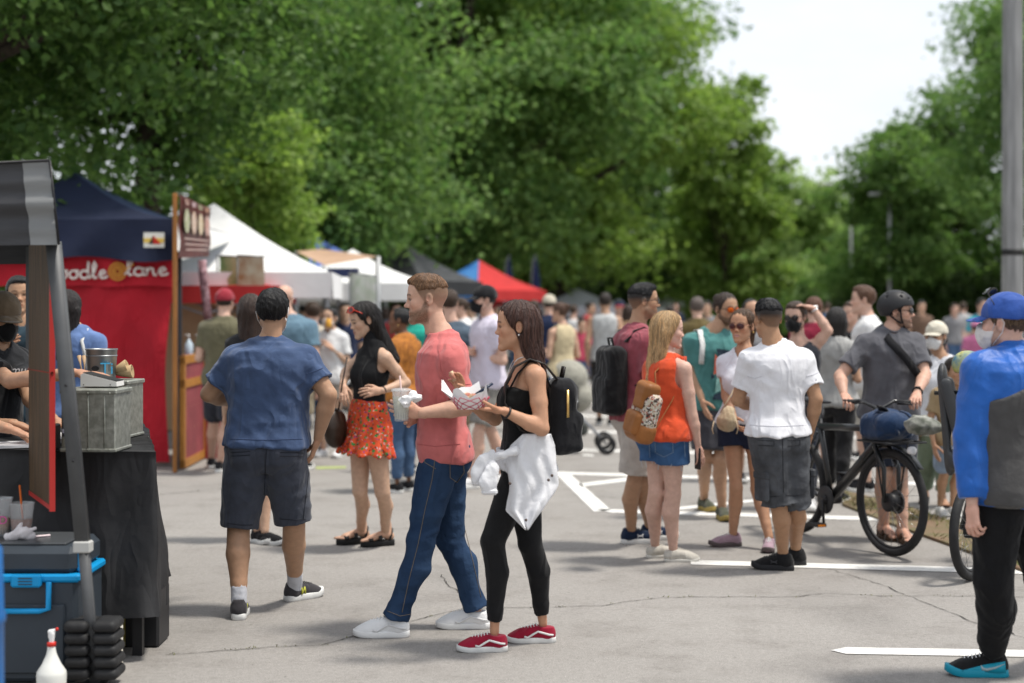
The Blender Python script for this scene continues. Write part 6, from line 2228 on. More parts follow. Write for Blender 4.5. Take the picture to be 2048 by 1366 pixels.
# child seat
cs = P(1952, 612, 9.62) * np.array([1, 1, 0])
e = empty('child_seat', cs + upz * .62, 'dark grey moulded child seat on the cargo bicycle', 'child seat')
f = Field((-.26, -.3, -.12), (.26, .3, .62), .011)
f.rbox((0, 0, .0), (.15, .17, .06), .05); f.cone((0, .15, .0), (0, .20, .50), .11, .09, .03, flat=(np.array([0, 1.0, 0]), .35)); 
for s in (-1, 1): f.cone((s * .13, .05, .02), (s * .12, .17, .46), .05, .04, .03, flat=(np.array([1.0, 0, 0]), .5))
f.rbox((0, -.0, .09), (.125, .15, .07), .04, .01, 's'); f.rbox((0, .07, .34), (.128, .075, .26), .04, .01, 's')
V, Q = f.out(); Mz = rotz(R(72))
link('shell', mesh_np('shell', V @ Mz.T + cs + upz * .70, Q, [mat('seat_grey', (.045, .047, .05), rough=.5)]), e)
for s in (-1, 1): MB().tube([cs + upz * .66 + Mz @ np.array([s * .12, -.12, 0]), cs + upz * .40 + Mz @ np.array([s * .13, -.22, 0]), cs + upz * .32 + Mz @ np.array([s * .13, -.30, 0])], .022, 8).build('leg_guard', mat('seat_grey', (.04, .04, .04)), e)
MB().tube([cs + upz * .66, w2 * .6 + w1 * .4 + upz * .32], .018, 8).build('mount', black, e)

# ------------------------------------------------------------------ stroller
sp = P(1135, 612, 17.5) * np.array([1, 1, 0])
e = empty('stroller', sp, 'beige hooded stroller behind the woman with the tray', 'stroller')
f = Field((-.4, -.35, .4), (.4, .35, 1.15), .014)
f.ell((.02, 0, .84), (.21, .20, .20), 0); f.ell((-.12, 0, .74), (.22, .17, .22), .03, 's'); f.cone((.12, 0, .62), (-.12, 0, .48), .17, .15, .05)
V, Q = f.out(); link('hood', mesh_np('hood', V + sp, Q, [cloth('hood_beige', (.34, .33, .28))]), e)
MB().box(sp + np.array([-.06, -.05, .62]), (.36, .34, .34), bev=.06).build('seat', black, e)
mb = MB()
for s in (-1, 1):
    mb.tube([sp + np.array([-.30, s * .24, 1.02]), sp + np.array([.05, s * .24, .5]), sp + np.array([.42, s * .26, .12])], .014, 6)
    mb.tube([sp + np.array([.1, s * .24, .6]), sp + np.array([-.38, s * .26, .12])], .014, 6)
mb.tube([sp + np.array([-.30, -.24, 1.02]), sp + np.array([-.30, .24, 1.02])], .017, 6)
mb.build('frame', mat('stroller_grey', (.30, .31, .33), rough=.4, metal=.5), e)
for dx in (.42, -.38):
    for s in (-1, 1):
        c_ = sp + np.array([dx, s * .27, .11])
        MB().tube([c_ + np.array([math.cos(k * .4488) * .085, 0, math.sin(k * .4488) * .085]) for k in range(14)], .024, 8, closed=True, flat=(0, 1, 0)).build('wheel', rubber, e)
MB().box(sp + np.array([0, 0, .28]), (.45, .36, .16), bev=.04).build('basket', mat('basket_dark', (.06, .065, .06)), e)
# ------------------------------------------------------------------ patterned fabrics
def floral(name, base, spots):
    m = mat(name, base, rough=.85, bump=.3, bscale=40)
    t = m.node_tree; b = t.nodes['Principled BSDF']
    tcn = t.nodes.new('ShaderNodeTexCoord')
    src = None
    for i, (sc_, col, th, sd_) in enumerate(spots):
        vo = t.nodes.new('ShaderNodeTexVoronoi'); vo.inputs['Scale'].default_value = sc_
        mp_ = t.nodes.new('ShaderNodeMapping'); mp_.inputs['Location'].default_value = (sd_, sd_ * 2.3, sd_ * .7)
        t.links.new(tcn.outputs['Object'], mp_.inputs['Vector'])
        nz = t.nodes.new('ShaderNodeTexNoise'); nz.inputs['Scale'].default_value = 60
        ad = t.nodes.new('ShaderNodeMix'); ad.data_type = 'RGBA'; ad.blend_type = 'ADD'; ad.inputs[0].default_value = .03
        t.links.new(mp_.outputs[0], nz.inputs['Vector']); t.links.new(mp_.outputs[0], ad.inputs[6]); t.links.new(nz.outputs['Color'], ad.inputs[7])
        t.links.new(ad.outputs[2], vo.inputs['Vector'])
        ls = t.nodes.new('ShaderNodeMath'); ls.operation = 'LESS_THAN'; ls.inputs[1].default_value = th
        t.links.new(vo.outputs['Distance'], ls.inputs[0])
        mx_ = t.nodes.new('ShaderNodeMix'); mx_.data_type = 'RGBA'
        t.links.new(ls.outputs[0], mx_.inputs[0])
        if src: t.links.new(src, mx_.inputs[6])
        else: mx_.inputs[6].default_value = tuple(base) + (1,)
        mx_.inputs[7].default_value = tuple(col) + (1,)
        src = mx_.outputs[2]
    t.links.new(src, b.inputs['Base Color'])
    return m
skirtm = floral('floral_orange', (.62, .075, .022), [(30, (.03, .20, .05), .30, 0), (34, (.03, .015, .02), .26, 3), (38, (.62, .50, .50), .20, 7), (40, (.28, .05, .18), .22, 11)])
def denim(name, c, c2):
    return mat('denim_' + name, c, rough=.9, col2=c2, vscale=7, bump=.7, bscale=26, spec=.1, drape=.5)

W_ = mat('sole_white', (.70, .70, .68), rough=.55, var=.15, vscale=20)
WL = mat('lace_white', (.74, .74, .73), rough=.8)
BK = cloth('black', (.016, .016, .018), sheen=.05)
def ring_tube(c, axis, r, th, n=18):
    axis = unit(axis); a = unit(np.cross(axis, [.3, .5, .8])); b = np.cross(axis, a)
    return MB().tube([c + (a * math.cos(2 * math.pi * k / n) + b * math.sin(2 * math.pi * k / n)) * r for k in range(n)], th, 6, closed=True, flat=tuple(axis))
def bracelet(n, m, th=.004, back=.012):
    def fn(p):
        j = p.j[n]; d = unit(j['wr'] - j['fore'][1])
        ring_tube(j['wr'] - d * back, d, j['forer'][2] + .003, th).build('bracelet', m, p.root)
    return fn
def watch(n, m):
    def fn(p):
        j = p.j[n]; d = unit(j['wr'] - j['fore'][1]); c = j['wr'] - d * .02
        a = ring_tube(c, d, j['forer'][2] + .004, .007).build('watch', m, p.root)
        out = unit(np.cross(d, p.j[n]['hM'][0][:, 0])) if 'hM' in j else np.array([0, -1, 0])
        nz = p.j[n]['hM'][0][:, 2]
        MB().box(c + nz * (j['forer'][2] + .006), (.034, .034, .012), bev=.004).build('watch_case', m, a)
    return fn
def necklace(m, drop=.10, pend=False):
    def fn(p):
        f_, r_ = fv(p.yc), rv(p.yc)
        pts = []
        for k in range(15):
            a = math.pi * (k / 14) - math.pi / 2
            pts.append(p.N + r_ * math.sin(a) * .062 + f_ * (.015 + .075 * math.cos(a)) + np.array([0, 0, .02 - drop * math.cos(a) ** 3]))
        nl = MB().tube(pts, .0022, 5).build('necklace', m, p.root)
        if pend: MB().box(pts[7] + np.array([0, 0, -.012]), (.006, .006, .022)).build('pendant', m, nl)
    return fn
def earring(m):
    def fn(p):
        for s in (-1, 1):
            MB().lathe([(.002, -.008), (.005, -.004), (.005, 0), (.002, .004)], p.hx(np.array([[s * .084, .010, -.042]]))[0], 8).build('earring', m, p.root)
    return fn
gold = mat('gold', (.75, .50, .18), rough=.3, metal=.9)
silver = mat('silver', (.7, .7, .7), rough=.25, metal=.9)
bead = mat('black_beads', (.02, .018, .018), rough=.35)
dkl = mat('dark_lens', (.012, .010, .010), rough=.08, spec=.6)
blackf = mat('black_frame', (.012, .012, .012), rough=.35)

TAN = (.47, .27, .17); FAIR = (.60, .38, .29); OLIVE = (.42, .245, .15); LIGHT = (.56, .36, .25); BROWN = (.16, .075, .04); DEEP = (.33, .18, .11)
HBK = ('short', 'black', (.011, .010, .010)); HBR = ('short', 'brown', (.055, .030, .016)); HDB = ('short', 'dark_brown', (.026, .016, .011))

# ---- shoe decorations
def stripe_deco(m):
    at = side_curve([(-.105, .040), (-.085, .034), (-.055, .052), (-.03, .066), (-.005, .060), (.03, .050), (.055, .046)], .002)
    def fn(sh, M):
        for s in (-1, 1):
            MB().strip([Vector(q_) for q_ in at(s)], (0, 0, 1), .0105, .004).xform(M).build('stripe', m, sh)
    return fn
def n_deco(m):
    def fn(sh, M):
        for s in (-1, 1):
            for a, b in (((-.045, .035), (-.040, .075)), ((-.040, .075), (-.018, .035)), ((-.018, .035), (-.013, .075))):
                MB().strip([Vector(q_) for q_ in side_curve([a, ((a[0] + b[0]) / 2, (a[1] + b[1]) / 2), b], .002)(s)], (0, 1, .2), .007, .004).xform(M).build('emblem', m, sh)
    return fn
def ua_deco(m):
    def fn(sh, M):
        for s in (-1, 1):
            for sgn in (1, -1):
                pts = [(-.075, .055 + sgn * .012), (-.068, .055 + sgn * .002), (-.055, .055 - sgn * .003), (-.042, .055 + sgn * .002), (-.035, .055 + sgn * .012)]
                MB().strip([Vector(q_) for q_ in side_curve(pts, .002)(s)], (0, 0, 1), .005, .004).xform(M).build('emblem', m, sh)
    return fn
def swoosh_deco(m, heel=None):
    def fn(sh, M):
        for s in (-1, 1):
            MB().strip([Vector(q_) for q_ in side_curve([(-.055, .055), (-.048, .040), (-.03, .036), (.005, .048), (.045, .064)], .003)(s)], (0, 0, 1), [.004, .013, .013, .008, .002], .004).xform(M).build('emblem', m, sh)
            if heel:
                MB().strip([Vector(q_) for q_ in side_curve([(-.14, .030), (-.08, .036), (-.03, .042), (.02, .048), (.05, .050)], .0005)(s)], (0, 0, 1), [.004, .022, .036, .046, .05], .003).xform(M).build('side_panel', heel, sh)
    return fn

# ---- bags
def backpack(label, pos, yaw, size, m, name='backpack', pocket=True, zipm=None, straps=None, m2=None, tilt=0):
    w_, d_, h_ = size
    e = empty(name, pos, label, 'backpack')
    f = Field((-w_ * .75, -d_ * .9, -.05), (w_ * .75, d_ * .9, h_ + .08), .009)
    f.rbox((0, 0, h_ / 2), (w_ / 2, d_ / 2, h_ / 2), min(w_, d_) * .42)
    if pocket: f.rbox((0, d_ * .45, h_ * .30), (w_ * .42, d_ * .25, h_ * .26), d_ * .2, .02)
    f.fold(.006, 5, .12)
    V, Q = f.out()
    Mz = rotz(R(yaw)) @ np.array(Matrix.Rotation(R(tilt), 3, 'X'))
    X = lambda q_: Mz @ np.array(q_, float) + pos
    link('bag_body', mesh_np('bag_body', V @ Mz.T + pos, Q, [m]), e)
    MB().tube([X((-.03, .0, h_)), X((-.03, .01, h_ + .05)), X((.03, .01, h_ + .05)), X((.03, 0, h_))], .008, 6).build('handle', m2 or m, e)
    if zipm:
        MB().strip([X((w_ * .515, d_ * .1, h_ * .50)), X((w_ * .505, d_ * .1, h_ * .86))], tuple(Mz @ np.array([0, 1, 0])), .011, .006).build('zip', zipm, e)
    if straps:
        for ps in straps: MB().strip(ps, tuple(Mz @ np.array([1, 0, 0])), .045, .008).build('strap', m2 or m, e)
    return e

def shoulder_straps(p, sides='LR', depth=.13):
    out = []
    for n in sides:
        sg = -1 if n == 'L' else 1
        r_, f_ = rv(p.yc) * sg, fv(p.yc)
        s0 = p.N + r_ * .105 * p.w + np.array([0, 0, -.045])
        out.append([s0 - f_ * depth - np.array([0, 0, .04]), s0 - f_ * .07 + np.array([0, 0, .035]), s0 + np.array([0, 0, .058]), s0 + f_ * .07 + np.array([0, 0, .022]), s0 + f_ * .115 - np.array([0, 0, .06]),
                    s0 + f_ * .118 - np.array([0, 0, .15]), s0 + f_ * .05 + r_ * .06 - np.array([0, 0, .27]), s0 - f_ * .08 + r_ * .03 - np.array([0, 0, .33])])
    return out

# ================================================================== the people in front
# man in the blue T-shirt, walking away
p = person('heavyset man in a blue T-shirt and charcoal shorts walking away', 540, 8.37, 1.74, 180, 2, w=1.17, belly=.03, skin=OLIVE, hair=('short', 'black', (.011, .010, .010), dict(seed=4)), face=dict(buzz=(.02, .015, .012, .5)),
    J=dict(hip=(533, 890), neck=(540, 690, .0), head=(546, 624, .02), eL=(418, 788, .05), wL=(478, 806, .26), eR=(657, 790, -.04), wR=(636, 878, .02), kL=(477, 1058, .0), kR=(588, 1048, .06), fL=(478, 1236, 186, .0), fR=(590, 1200, 138)),
    wear=[('legs', cloth('charcoal_shorts', (.056, .063, .083), bump=.8, bscale=20), dict(to=.97, ease=.026, flare=.012, fold=.008, wl=.14)),
          ('tee', cloth('blue_tee', (.058, .092, .180), bump=.6, bscale=18), dict(hem=.0, ease=.022, sl=.66, fold=.009, wl=.12, drop=.02, neck=.062, ani=(.8, .8, 1.3)))],
    hands=dict(R=dict(curl=55, dir=(-.35, .15, -1), n=(-1, .1, 0)), L=dict(curl=60)), seed=3,
    feet=dict(style='run', cols=(cloth('run_grey', (.045, .042, .046)), W_, cloth('lace_dark', (.03, .03, .03))), sock=(cloth('sock_grey', (.50, .51, .55)), .85), deco=n_deco(mat('emblem_yellow', (.45, .45, .06)))),
    extra=[face_mask(cloth('mask_white', (.7, .7, .7)))])
st_b = mat('stitch_blue', (.035, .055, .12)); st_c = mat('stitch_charcoal', (.018, .02, .028))
sh_, te_ = kid(p, 'shorts'), kid(p, 't_shirt')
for q_ in ([(462, 905), (500, 903)], [(462, 912), (500, 910)], [(560, 905), (606, 906)], [(560, 912), (606, 913)], [(533, 900), (530, 950), (528, 990)], [(455, 1046), (480, 1050), (505, 1050)], [(560, 1038), (590, 1040), (612, 1038)], [(620, 920), (612, 990), (606, 1040)]): seam(sh_, q_, st_c)
for q_ in ([(460, 878), (530, 880), (605, 878)], [(612, 748), (632, 742), (646, 736)]): seam(te_, q_, st_b, .0018)
# woman in the floral shorts
p = person('woman in a black sleeveless turtleneck and orange floral shorts', 742, 10.5, 1.69, -52, 2, fem=True, skin=LIGHT, hair=('long', 'black_long', (.013, .010, .009), dict(L=.32, side=.35, seed=2, tuck=True)), face=dict(lips=(.42, .14, .13)), yh=-66, pit=16,
    J=dict(hip=(735, 845), neck=(748, 692), head=(727, 640), eL=(812, 766, -.06), wL=(764, 781, -.20), eR=(692, 744, .08), wR=(686, 768, -.08), kL=(765, 985, -.02), kR=(720, 982, .02), fL=(771, 1091, -64), fR=(722, 1087, -62)),
    wear=[('tank', cloth('black_knit', (.012, .012, .013), sheen=.05, bump=.15), dict(hem=.12, high=True, ease=.005, fold=.0015, top=1.05, arm=.062, shoulder=.82, drop=None, hemfl=0)),
          ('skirt', skirtm, dict(hem=-.41, waist=.30, flare=.050, pleat=.012, n=13, fold=.003, name='shorts'))],
    hands=dict(L=dict(curl=55, n=(.2, 1, -.2), dir=(-1, -.2, -.1)), R=dict(curl=65, n=(.2, .3, -1), dir=(.1, -.6, -.8))),
    feet=dict(style='sandal', cols=(mat('sandal_leather', (.014, .013, .013), rough=.4), mat('sandal_sole', (.012, .012, .012), rough=.7), BK, .045)),
    extra=[glasses(mat('red_frame', (.42, .035, .015), rough=.3), mat('red_lens', (.10, .02, .02), rough=.1), up=1, big=1.1, thick=.004), bracelet('L', bead)])
e = empty('handbag', P(672, 900, 10.4), 'dark brown round handbag hanging beside the floral shorts', 'bag')
f = Field((-.1, -.14, -.02), (.1, .14, .30), .008); f.ell((0, 0, .135), (.060, .115, .135), 0); f.fold(.003, 2, .1); V, Q = f.out()
bc = P(671, 897, 10.42); link('bag_body', mesh_np('bag_body', V @ rotz(R(-25)).T + bc, Q, [mat('brown_leather', (.030, .018, .012), rough=.4, var=.3)]), e)
MB().tube([bc + np.array([.02, 0, .25]), P(684, 770, 10.36), P(694, 715, 10.4)], .006, 6).build('strap', mat('brown_leather', (.03, .018, .012)), e)
# man in the pink T-shirt
p = person('man in a pink T-shirt and blue jeans striding left', 880, 7.85, 1.81, -90, 2, skin=(.60, .36, .26), hair=('fade', 'light_brown', (.17, .092, .048), dict(seed=6)), face=dict(beard=(.11, .058, .03, .85), brow=(.10, .055, .03), buzz=(.15, .085, .048, .78)), yh=-88, pit=4, eyes=(.04, .07, .08),
    J=dict(hip=(886, 896), neck=(884, 674), head=(853, 597), sL=(905, 722, -.165), eL=(930, 815, -.22), wL=(843, 826, -.27), sR=(880, 722, .165), eR=(893, 815, .20), wR=(838, 832, .0), kL=(842, 1080, -.10), kR=(902, 1085, .12), fL=(790, 1273, -90), fR=(953, 1256, -90)),
    wear=[('legs', denim('jeans', (.016, .034, .075), (.030, .058, .115)), dict(to=1.985, ease=.016, fold=.009, wl=.13, name='jeans', flare=.018, ani=(.6, .6, 1.2))),
          ('tee', cloth('pink_tee', (.56, .155, .150), bump=.6, bscale=16), dict(hem=-.10, ease=.015, sl=.74, fold=.008, wl=.12, drop=.10, neck=.060, v=.03, ani=(.8, .8, 1.3)))],
    hands=dict(L=dict(curl=62, thumb=40, n=(-.1, 1, .1), dir=(-1, .05, .12)), R=dict(curl=50)), seed=8,
    feet=dict(style='skate', cols=(mat('white_canvas', (.72, .72, .72), rough=.7, bump=.2), mat('white_rubber', (.74, .74, .73), rough=.5), WL), deco=stripe_deco(mat('white_canvas2', (.68, .68, .68)))), extra=[necklace(gold, .11)])
PINK = p
stj = mat('stitch_jean', (.16, .13, .10)); je_ = kid(p, 'jeans'); te_ = kid(p, 't_shirt')
for q_ in ([(872, 905), (864, 960), (850, 1020), (836, 1090), (818, 1160), (804, 1225)], [(846, 905), (850, 925), (872, 938)], [(900, 905), (926, 908), (928, 945), (914, 965), (900, 955), (900, 905)], [(930, 1060), (945, 1120), (962, 1195)], [(775, 1222), (800, 1232), (822, 1228)]): seam(je_, q_, stj, .0018)
for q_ in ([(835, 888), (870, 893), (920, 888)], [(880, 755), (915, 770), (948, 768)], [(878, 700), (882, 740), (905, 770)]): seam(te_, q_, mat('stitch_pink', (.40, .10, .10)), .0018)
cupc = P(803, 838, 7.55)
e = cup('iced drink in a clear cup with a paper napkin in the pink shirt man hand', P(803, 842, 7.58), .145, .047, mat('lemonade', (.50, .49, .40), rough=.2), .8, (mat('straw_pale', (.62, .45, .42)), .075), group=None)
MB().lathe([(.048, .143), (.052, .146), (.05, .155), (.036, .160), (0, .161)], P(803, 842, 7.58), 20).build('lid', cup_clear, e)
f = Field((-.08, -.05, -.06), (.08, .05, .06), .0085)
for i in range(7): f.ell((rnd.uniform(-.035, .035), rnd.uniform(-.02, .02), rnd.uniform(-.02, .02)), (rnd.uniform(.018, .03), rnd.uniform(.012, .02), rnd.uniform(.014, .026)), .004)
f.fold(.012, 8, .03); V, Q = f.out()
o = link('napkin', mesh_np('napkin', V + P(822, 797, 7.52), Q, [mat('paper_white', (.78, .77, .77), rough=.9)], smooth=False)); tag(o, 'crumpled white paper napkin held against the iced drink', 'napkin')
# woman in black with the tray
wjm = mat('white_denim', (.70, .70, .72), rough=.85, var=.12, vscale=10, bump=.6, bscale=22, drape=.35)
def denim_jacket(p):
    H = p.H
    f = Field(H + np.array([-.30, -.28, -.16]), H + np.array([.28, .28, .22]), .0075)
    f.put(torso_fn(p, .022, -.06, .13, flat_lo=True, flat_hi=True), H - .45, H + .45, 0)
    f.cone(P(1030, 903, 7.22), P(985, 914, 7.21), .022, .018, .02)
    f.ell(P(981, 917, 7.22), (.030, .026, .030), .012)
    f.fold(.010, 31, .055, (.5, .5, 1.3))
    V, Q = f.out()
    jk = link('tied_jacket', mesh_np('tied_jacket', V, Q, [wjm]), p.root); jk['label'] = 'white denim jacket tied round the waist'
    rows = [(868, 1046, 1102), (890, 1022, 1110), (910, 1010, 1112), (930, 1012, 1113), (950, 1016, 1116), (968, 1019, 1118), (985, 1018, 1110), (1003, 1014, 1096), (1022, 1011, 1084), (1040, 1030, 1070), (1060, 1050, 1057)]
    py_ = np.array([r_[0] for r_ in rows], float); x0_ = np.array([r_[1] for r_ in rows], float); x1_ = np.array([r_[2] for r_ in rows], float)
    nr_, nc_ = 44, 26
    fr_, bk_ = [], []
    for i in range(nr_):
        y = 868 + (1060 - 868) * i / (nr_ - 1)
        a0, a1 = np.interp(y, py_, x0_), np.interp(y, py_, x1_)
        for k in range(nc_):
            u = k / (nc_ - 1); x = a0 + (a1 - a0) * u
            t = i / (nr_ - 1)
            c = min(1, abs(x - 1052) / 74)
            dep = .205 * math.sqrt(1 - c * c * .93) + .02 * t
            fo = .016 * math.sin(u * 9 + t * 4 + .8 * math.sin(t * 5)) * (.25 + t) + .006 * math.sin(u * 21 - t * 9 + 1) + .004 * math.sin(t * 8 + u * 14)
            q_ = P(x, y, 7.45 - dep + fo)
            fr_.append(q_); bk_.append(q_ + np.array([0, .012, 0]))
    n_ = nr_ * nc_
    fs_ = []
    for i in range(nr_ - 1):
        for k in range(nc_ - 1):
            a_ = i * nc_ + k
            fs_.append((a_, a_ + nc_, a_ + nc_ + 1, a_ + 1)); fs_.append((n_ + a_, n_ + a_ + 1, n_ + a_ + nc_ + 1, n_ + a_ + nc_))
    rim = [k for k in range(nc_)] + [i * nc_ + nc_ - 1 for i in range(1, nr_)] + [(nr_ - 1) * nc_ + k for k in range(nc_ - 2, -1, -1)] + [i * nc_ for i in range(nr_ - 2, 0, -1)]
    for a_, b_ in zip(rim, rim[1:] + rim[:1]): fs_.append((a_, b_, n_ + b_, n_ + a_))
    MB().add(fr_ + bk_, fs_, True).build('jacket_body', wjm, jk)
    for q_ in ([P(984, 908, 7.20), P(966, 922, 7.19), P(958, 948, 7.19), P(960, 972, 7.20)], [P(984, 918, 7.21), P(984, 940, 7.18), P(976, 965, 7.17), P(979, 990, 7.18)]):
        f = Field(np.min(q_, 0) - .09, np.max(q_, 0) + .09, .006)
        for i, (r0_, r1_) in enumerate(((.020, .032), (.032, .040), (.040, .036))):
            f.cone(q_[i], q_[i + 1], r0_, r1_, .015, flat=(np.array([.25, -.97, 0]), .42))
        f.fold(.008, 17, .045, (1, 1, .4))
        X_, Y2_, Z_ = np.meshgrid(*f.ax, indexing='ij'); f.d = np.maximum(f.d, (q_[3][2] + .005 - Z_).astype(np.float32))
        fmesh('sleeve', f, wjm, jk)
        MB().box(q_[3] + np.array([0, -.004, .016]), (.075, .034, .030), bev=.010).build('cuff', wjm, jk)
    for px, py, Y in ((957, 963, 7.19), (966, 980, 7.2), (1020, 967, 7.17), (1097, 960, 7.19), (1104, 951, 7.2), (1052, 1040, 7.17)):
        MB().lathe([(.007, 0), (.007, .004), (.004, .006)], n=10, M=Matrix.Translation(Vector(P(px, py, Y))) @ Matrix.Rotation(R(90), 4, 'X')).build('button', mat('button_brown', (.10, .07, .06), rough=.4), jk)
vans = cloth('vans_red', (.30, .012, .035), bump=.3)
p = person('woman in black leggings with a white jacket round her waist', 1050, 7.45, 1.69, -84, 2, fem=True, w=1.04, skin=(.50, .27, .165), hair=('long', 'dark_auburn', (.065, .030, .022), dict(L=.36, side=.18, seed=5, tuck=True)), face=dict(lips=(.42, .13, .12)), yh=-88, pit=2,
    J=dict(hip=(1046, 926), neck=(1054, 722), head=(1032, 652), sL=(1072, 752, -.16), eL=(1084, 858, -.20), wL=(1008, 822, -.26), sR=(1040, 755, .15), eR=(990, 838, .16), wR=(930, 800, -.02), kL=(985, 1082, -.06), kR=(1060, 1086, .08), fL=(989, 1302, -86), fR=(1086, 1284, -88)),
    wear=[('tank', cloth('black_cami', (.012, .012, .012), sheen=.05), dict(hem=.02, top=.72, ease=.006, fold=.002, arm=.05, drop=None, hemfl=0)),
          ('legs', cloth('black_leggings', (.013, .013, .014), sheen=.08, bump=.1), dict(to=1.87, ease=.004, fold=.002, waist=.22, name='leggings'))],
    hands=dict(L=dict(curl=32, thumb=10, n=(0, 0, 1), dir=(-1, -.05, .10)), R=dict(curl=60, thumb=45, n=(-.4, -.8, 0), dir=(-.35, -.1, 1))),
    feet=dict(style='skate', cols=(vans, W_, WL), deco=stripe_deco(mat('stripe_white', (.74, .73, .72)))), extra=[denim_jacket, bracelet('L', bead, .006, .02), necklace(silver, .09, True), earring(silver)])
TRAYW = p
for sgn, n in ((-1, 'L'), (1, 'R')):
    f_, r_ = fv(p.yc), rv(p.yc) * sgn
    s0 = p.N + r_ * .098
    MB().strip([s0 - f_ * .10 - np.array([0, 0, .12]), s0 - f_ * .05 + np.array([0, 0, .002]), s0 + np.array([0, 0, .0]), s0 + f_ * .055 - np.array([0, 0, .055]), s0 + f_ * .105 - np.array([0, 0, .15])], tuple(r_), .03, .006).build('top_strap', BK, p.root)
bp = p.N + fv(p.yc) * -.165 + np.array([.0, -.02, -.44])
backpack('black fabric backpack with gold zip on the woman with the tray', bp, -84 , (.25, .13, .36), cloth('pack_black', (.014, .014, .016)), zipm=gold, straps=shoulder_straps(p, 'L'), m2=mat('pack_leather', (.02, .017, .016), rough=.45))
# food tray
tc_ = P(940, 818, 7.19)
e = empty('food_tray', tc_, 'red and white checked paper food tray held by the woman', 'food tray')
tm = mat('tray_paper', (.74, .70, .69), rough=.7)
def tray_pts(z, a, b): return [np.array([math.copysign(abs(math.cos(t)) ** .5, math.cos(t)) * a, math.copysign(abs(math.sin(t)) ** .5, math.sin(t)) * b, z]) for t in np.linspace(0, 2 * math.pi, 29)[:-1]]
r0, r1 = tray_pts(0, .055, .04), tray_pts(.055, .088, .065)
n = len(r0)
MB().add([q_ + tc_ for q_ in r0 + r1], [(k, (k + 1) % n, n + (k + 1) % n, n + k) for k in range(n)] + [tuple(range(n - 1, -1, -1))], True).build('tray', tm, e)
rl = mat('tray_red', (.50, .02, .08), rough=.7)
for k in range(0, n, 2):
    for dk in (4, -4):
        a, b = r0[k], r1[(k + dk) % n]; m1 = (r0[(k + dk // 2) % n] + r1[(k + dk // 2) % n]) / 2
        MB().tube([tc_ + a * 1.03, tc_ + m1 * np.array([1.035, 1.035, 1]), tc_ + b * 1.02], .0016, 4).build('check_line', rl, e)
lin = []
for k in range(n): lin.append(r1[k] * np.array([1.0, 1.0, 1]) * .97 + np.array([0, 0, .018 + .035 * (math.sin(k * 1.1) > .2) + .02 * math.sin(k * 2.3)]) + (np.array([-.045, 0, .015]) if 10 < k < 16 else 0))
MB().add([q_ + tc_ for q_ in [q0 * .9 + np.array([0, 0, .01]) for q0 in r0] + lin], [(k, (k + 1) % n, n + (k + 1) % n, n + k) for k in range(n)], True).build('paper_liner', mat('paper_white', (.78, .77, .77)), e)
f = Field((-.08, -.06, .0), (.08, .06, .1), .005)
for i in range(9): f.ell((rnd.uniform(-.045, .045), rnd.uniform(-.03, .03), rnd.uniform(.04, .062)), (.02, .016, .014), .006)
V, Q = f.out(); link('food', mesh_np('food', V + tc_, Q, [mat('food', (.60, .48, .30), rough=.6, col2=(.32, .03, .03), vscale=30)]), e)
MB().strip([tc_ + np.array([.03, -.01, .07]), tc_ + np.array([.10, .01, .115])], (0, 1, 0), .05, .012).build('phone', mat('phone_navy', (.01, .02, .05), rough=.3), e)
pl = TRAYW.j['R']['palm']
o = MB().tube([pl + np.array([-.01, -.03, .03]), pl + np.array([-.03, -.03, .075])], [.009, .012], 7).build('snack', mat('food', (.6, .5, .3)), None); tag(o, 'bite of food in the raised hand above the tray', 'snack')

# ================================================================== group on the right
def packr(p, label, m, size=(.30, .16, .50), dz=-.52, back=.20, **k):
    pos = p.N - fv(p.yc) * back + np.array([0, 0, dz])
    return backpack(label, pos, p.yc, size, m, straps=shoulder_straps(p), **k)
p = person('man in a maroon T-shirt and beige shorts wearing a black backpack', 1272, 10.6, 1.82, 112, 2, skin=OLIVE, hair=('fade', 'black_fade', (.010, .010, .011), dict(seed=3)), face=dict(buzz=(.018, .015, .014, .95), beard=(.03, .02, .016, .45)), yh=98,
    J=dict(hip=(1272, 822), neck=(1272, 658), head=(1287, 602), fR=(1262, 1087, 100), fL=(1300, 1080, 98), kR=(1268, 965, -.02), kL=(1288, 962, .04)), arms='hold',
    wear=[('legs', cloth('beige_shorts', (.48, .44, .40)), dict(to=.86, ease=.028, flare=.024)), ('tee', cloth('maroon_tee', (.30, .075, .095), bump=.6, bscale=18), dict(hem=-.10, fold=.007, sl=.72, drop=.05))],
    feet=dict(style='run', cols=(cloth('navy_shoe', (.012, .022, .050)), W_, cloth('lace_navy', (.02, .03, .06))), deco=ua_deco(mat('emblem_white', (.7, .7, .7)))),
    extra=[glasses(blackf, mat('clear_lens', (.5, .5, .5), rough=.05, alpha=.15))])
packr(p, 'large black backpack on the man in maroon', cloth('pack_black2', (.012, .012, .013)), (.29, .14, .47), -.58, .185)
orange = cloth('orange_top', (.66, .085, .030), bump=.5, bscale=20)
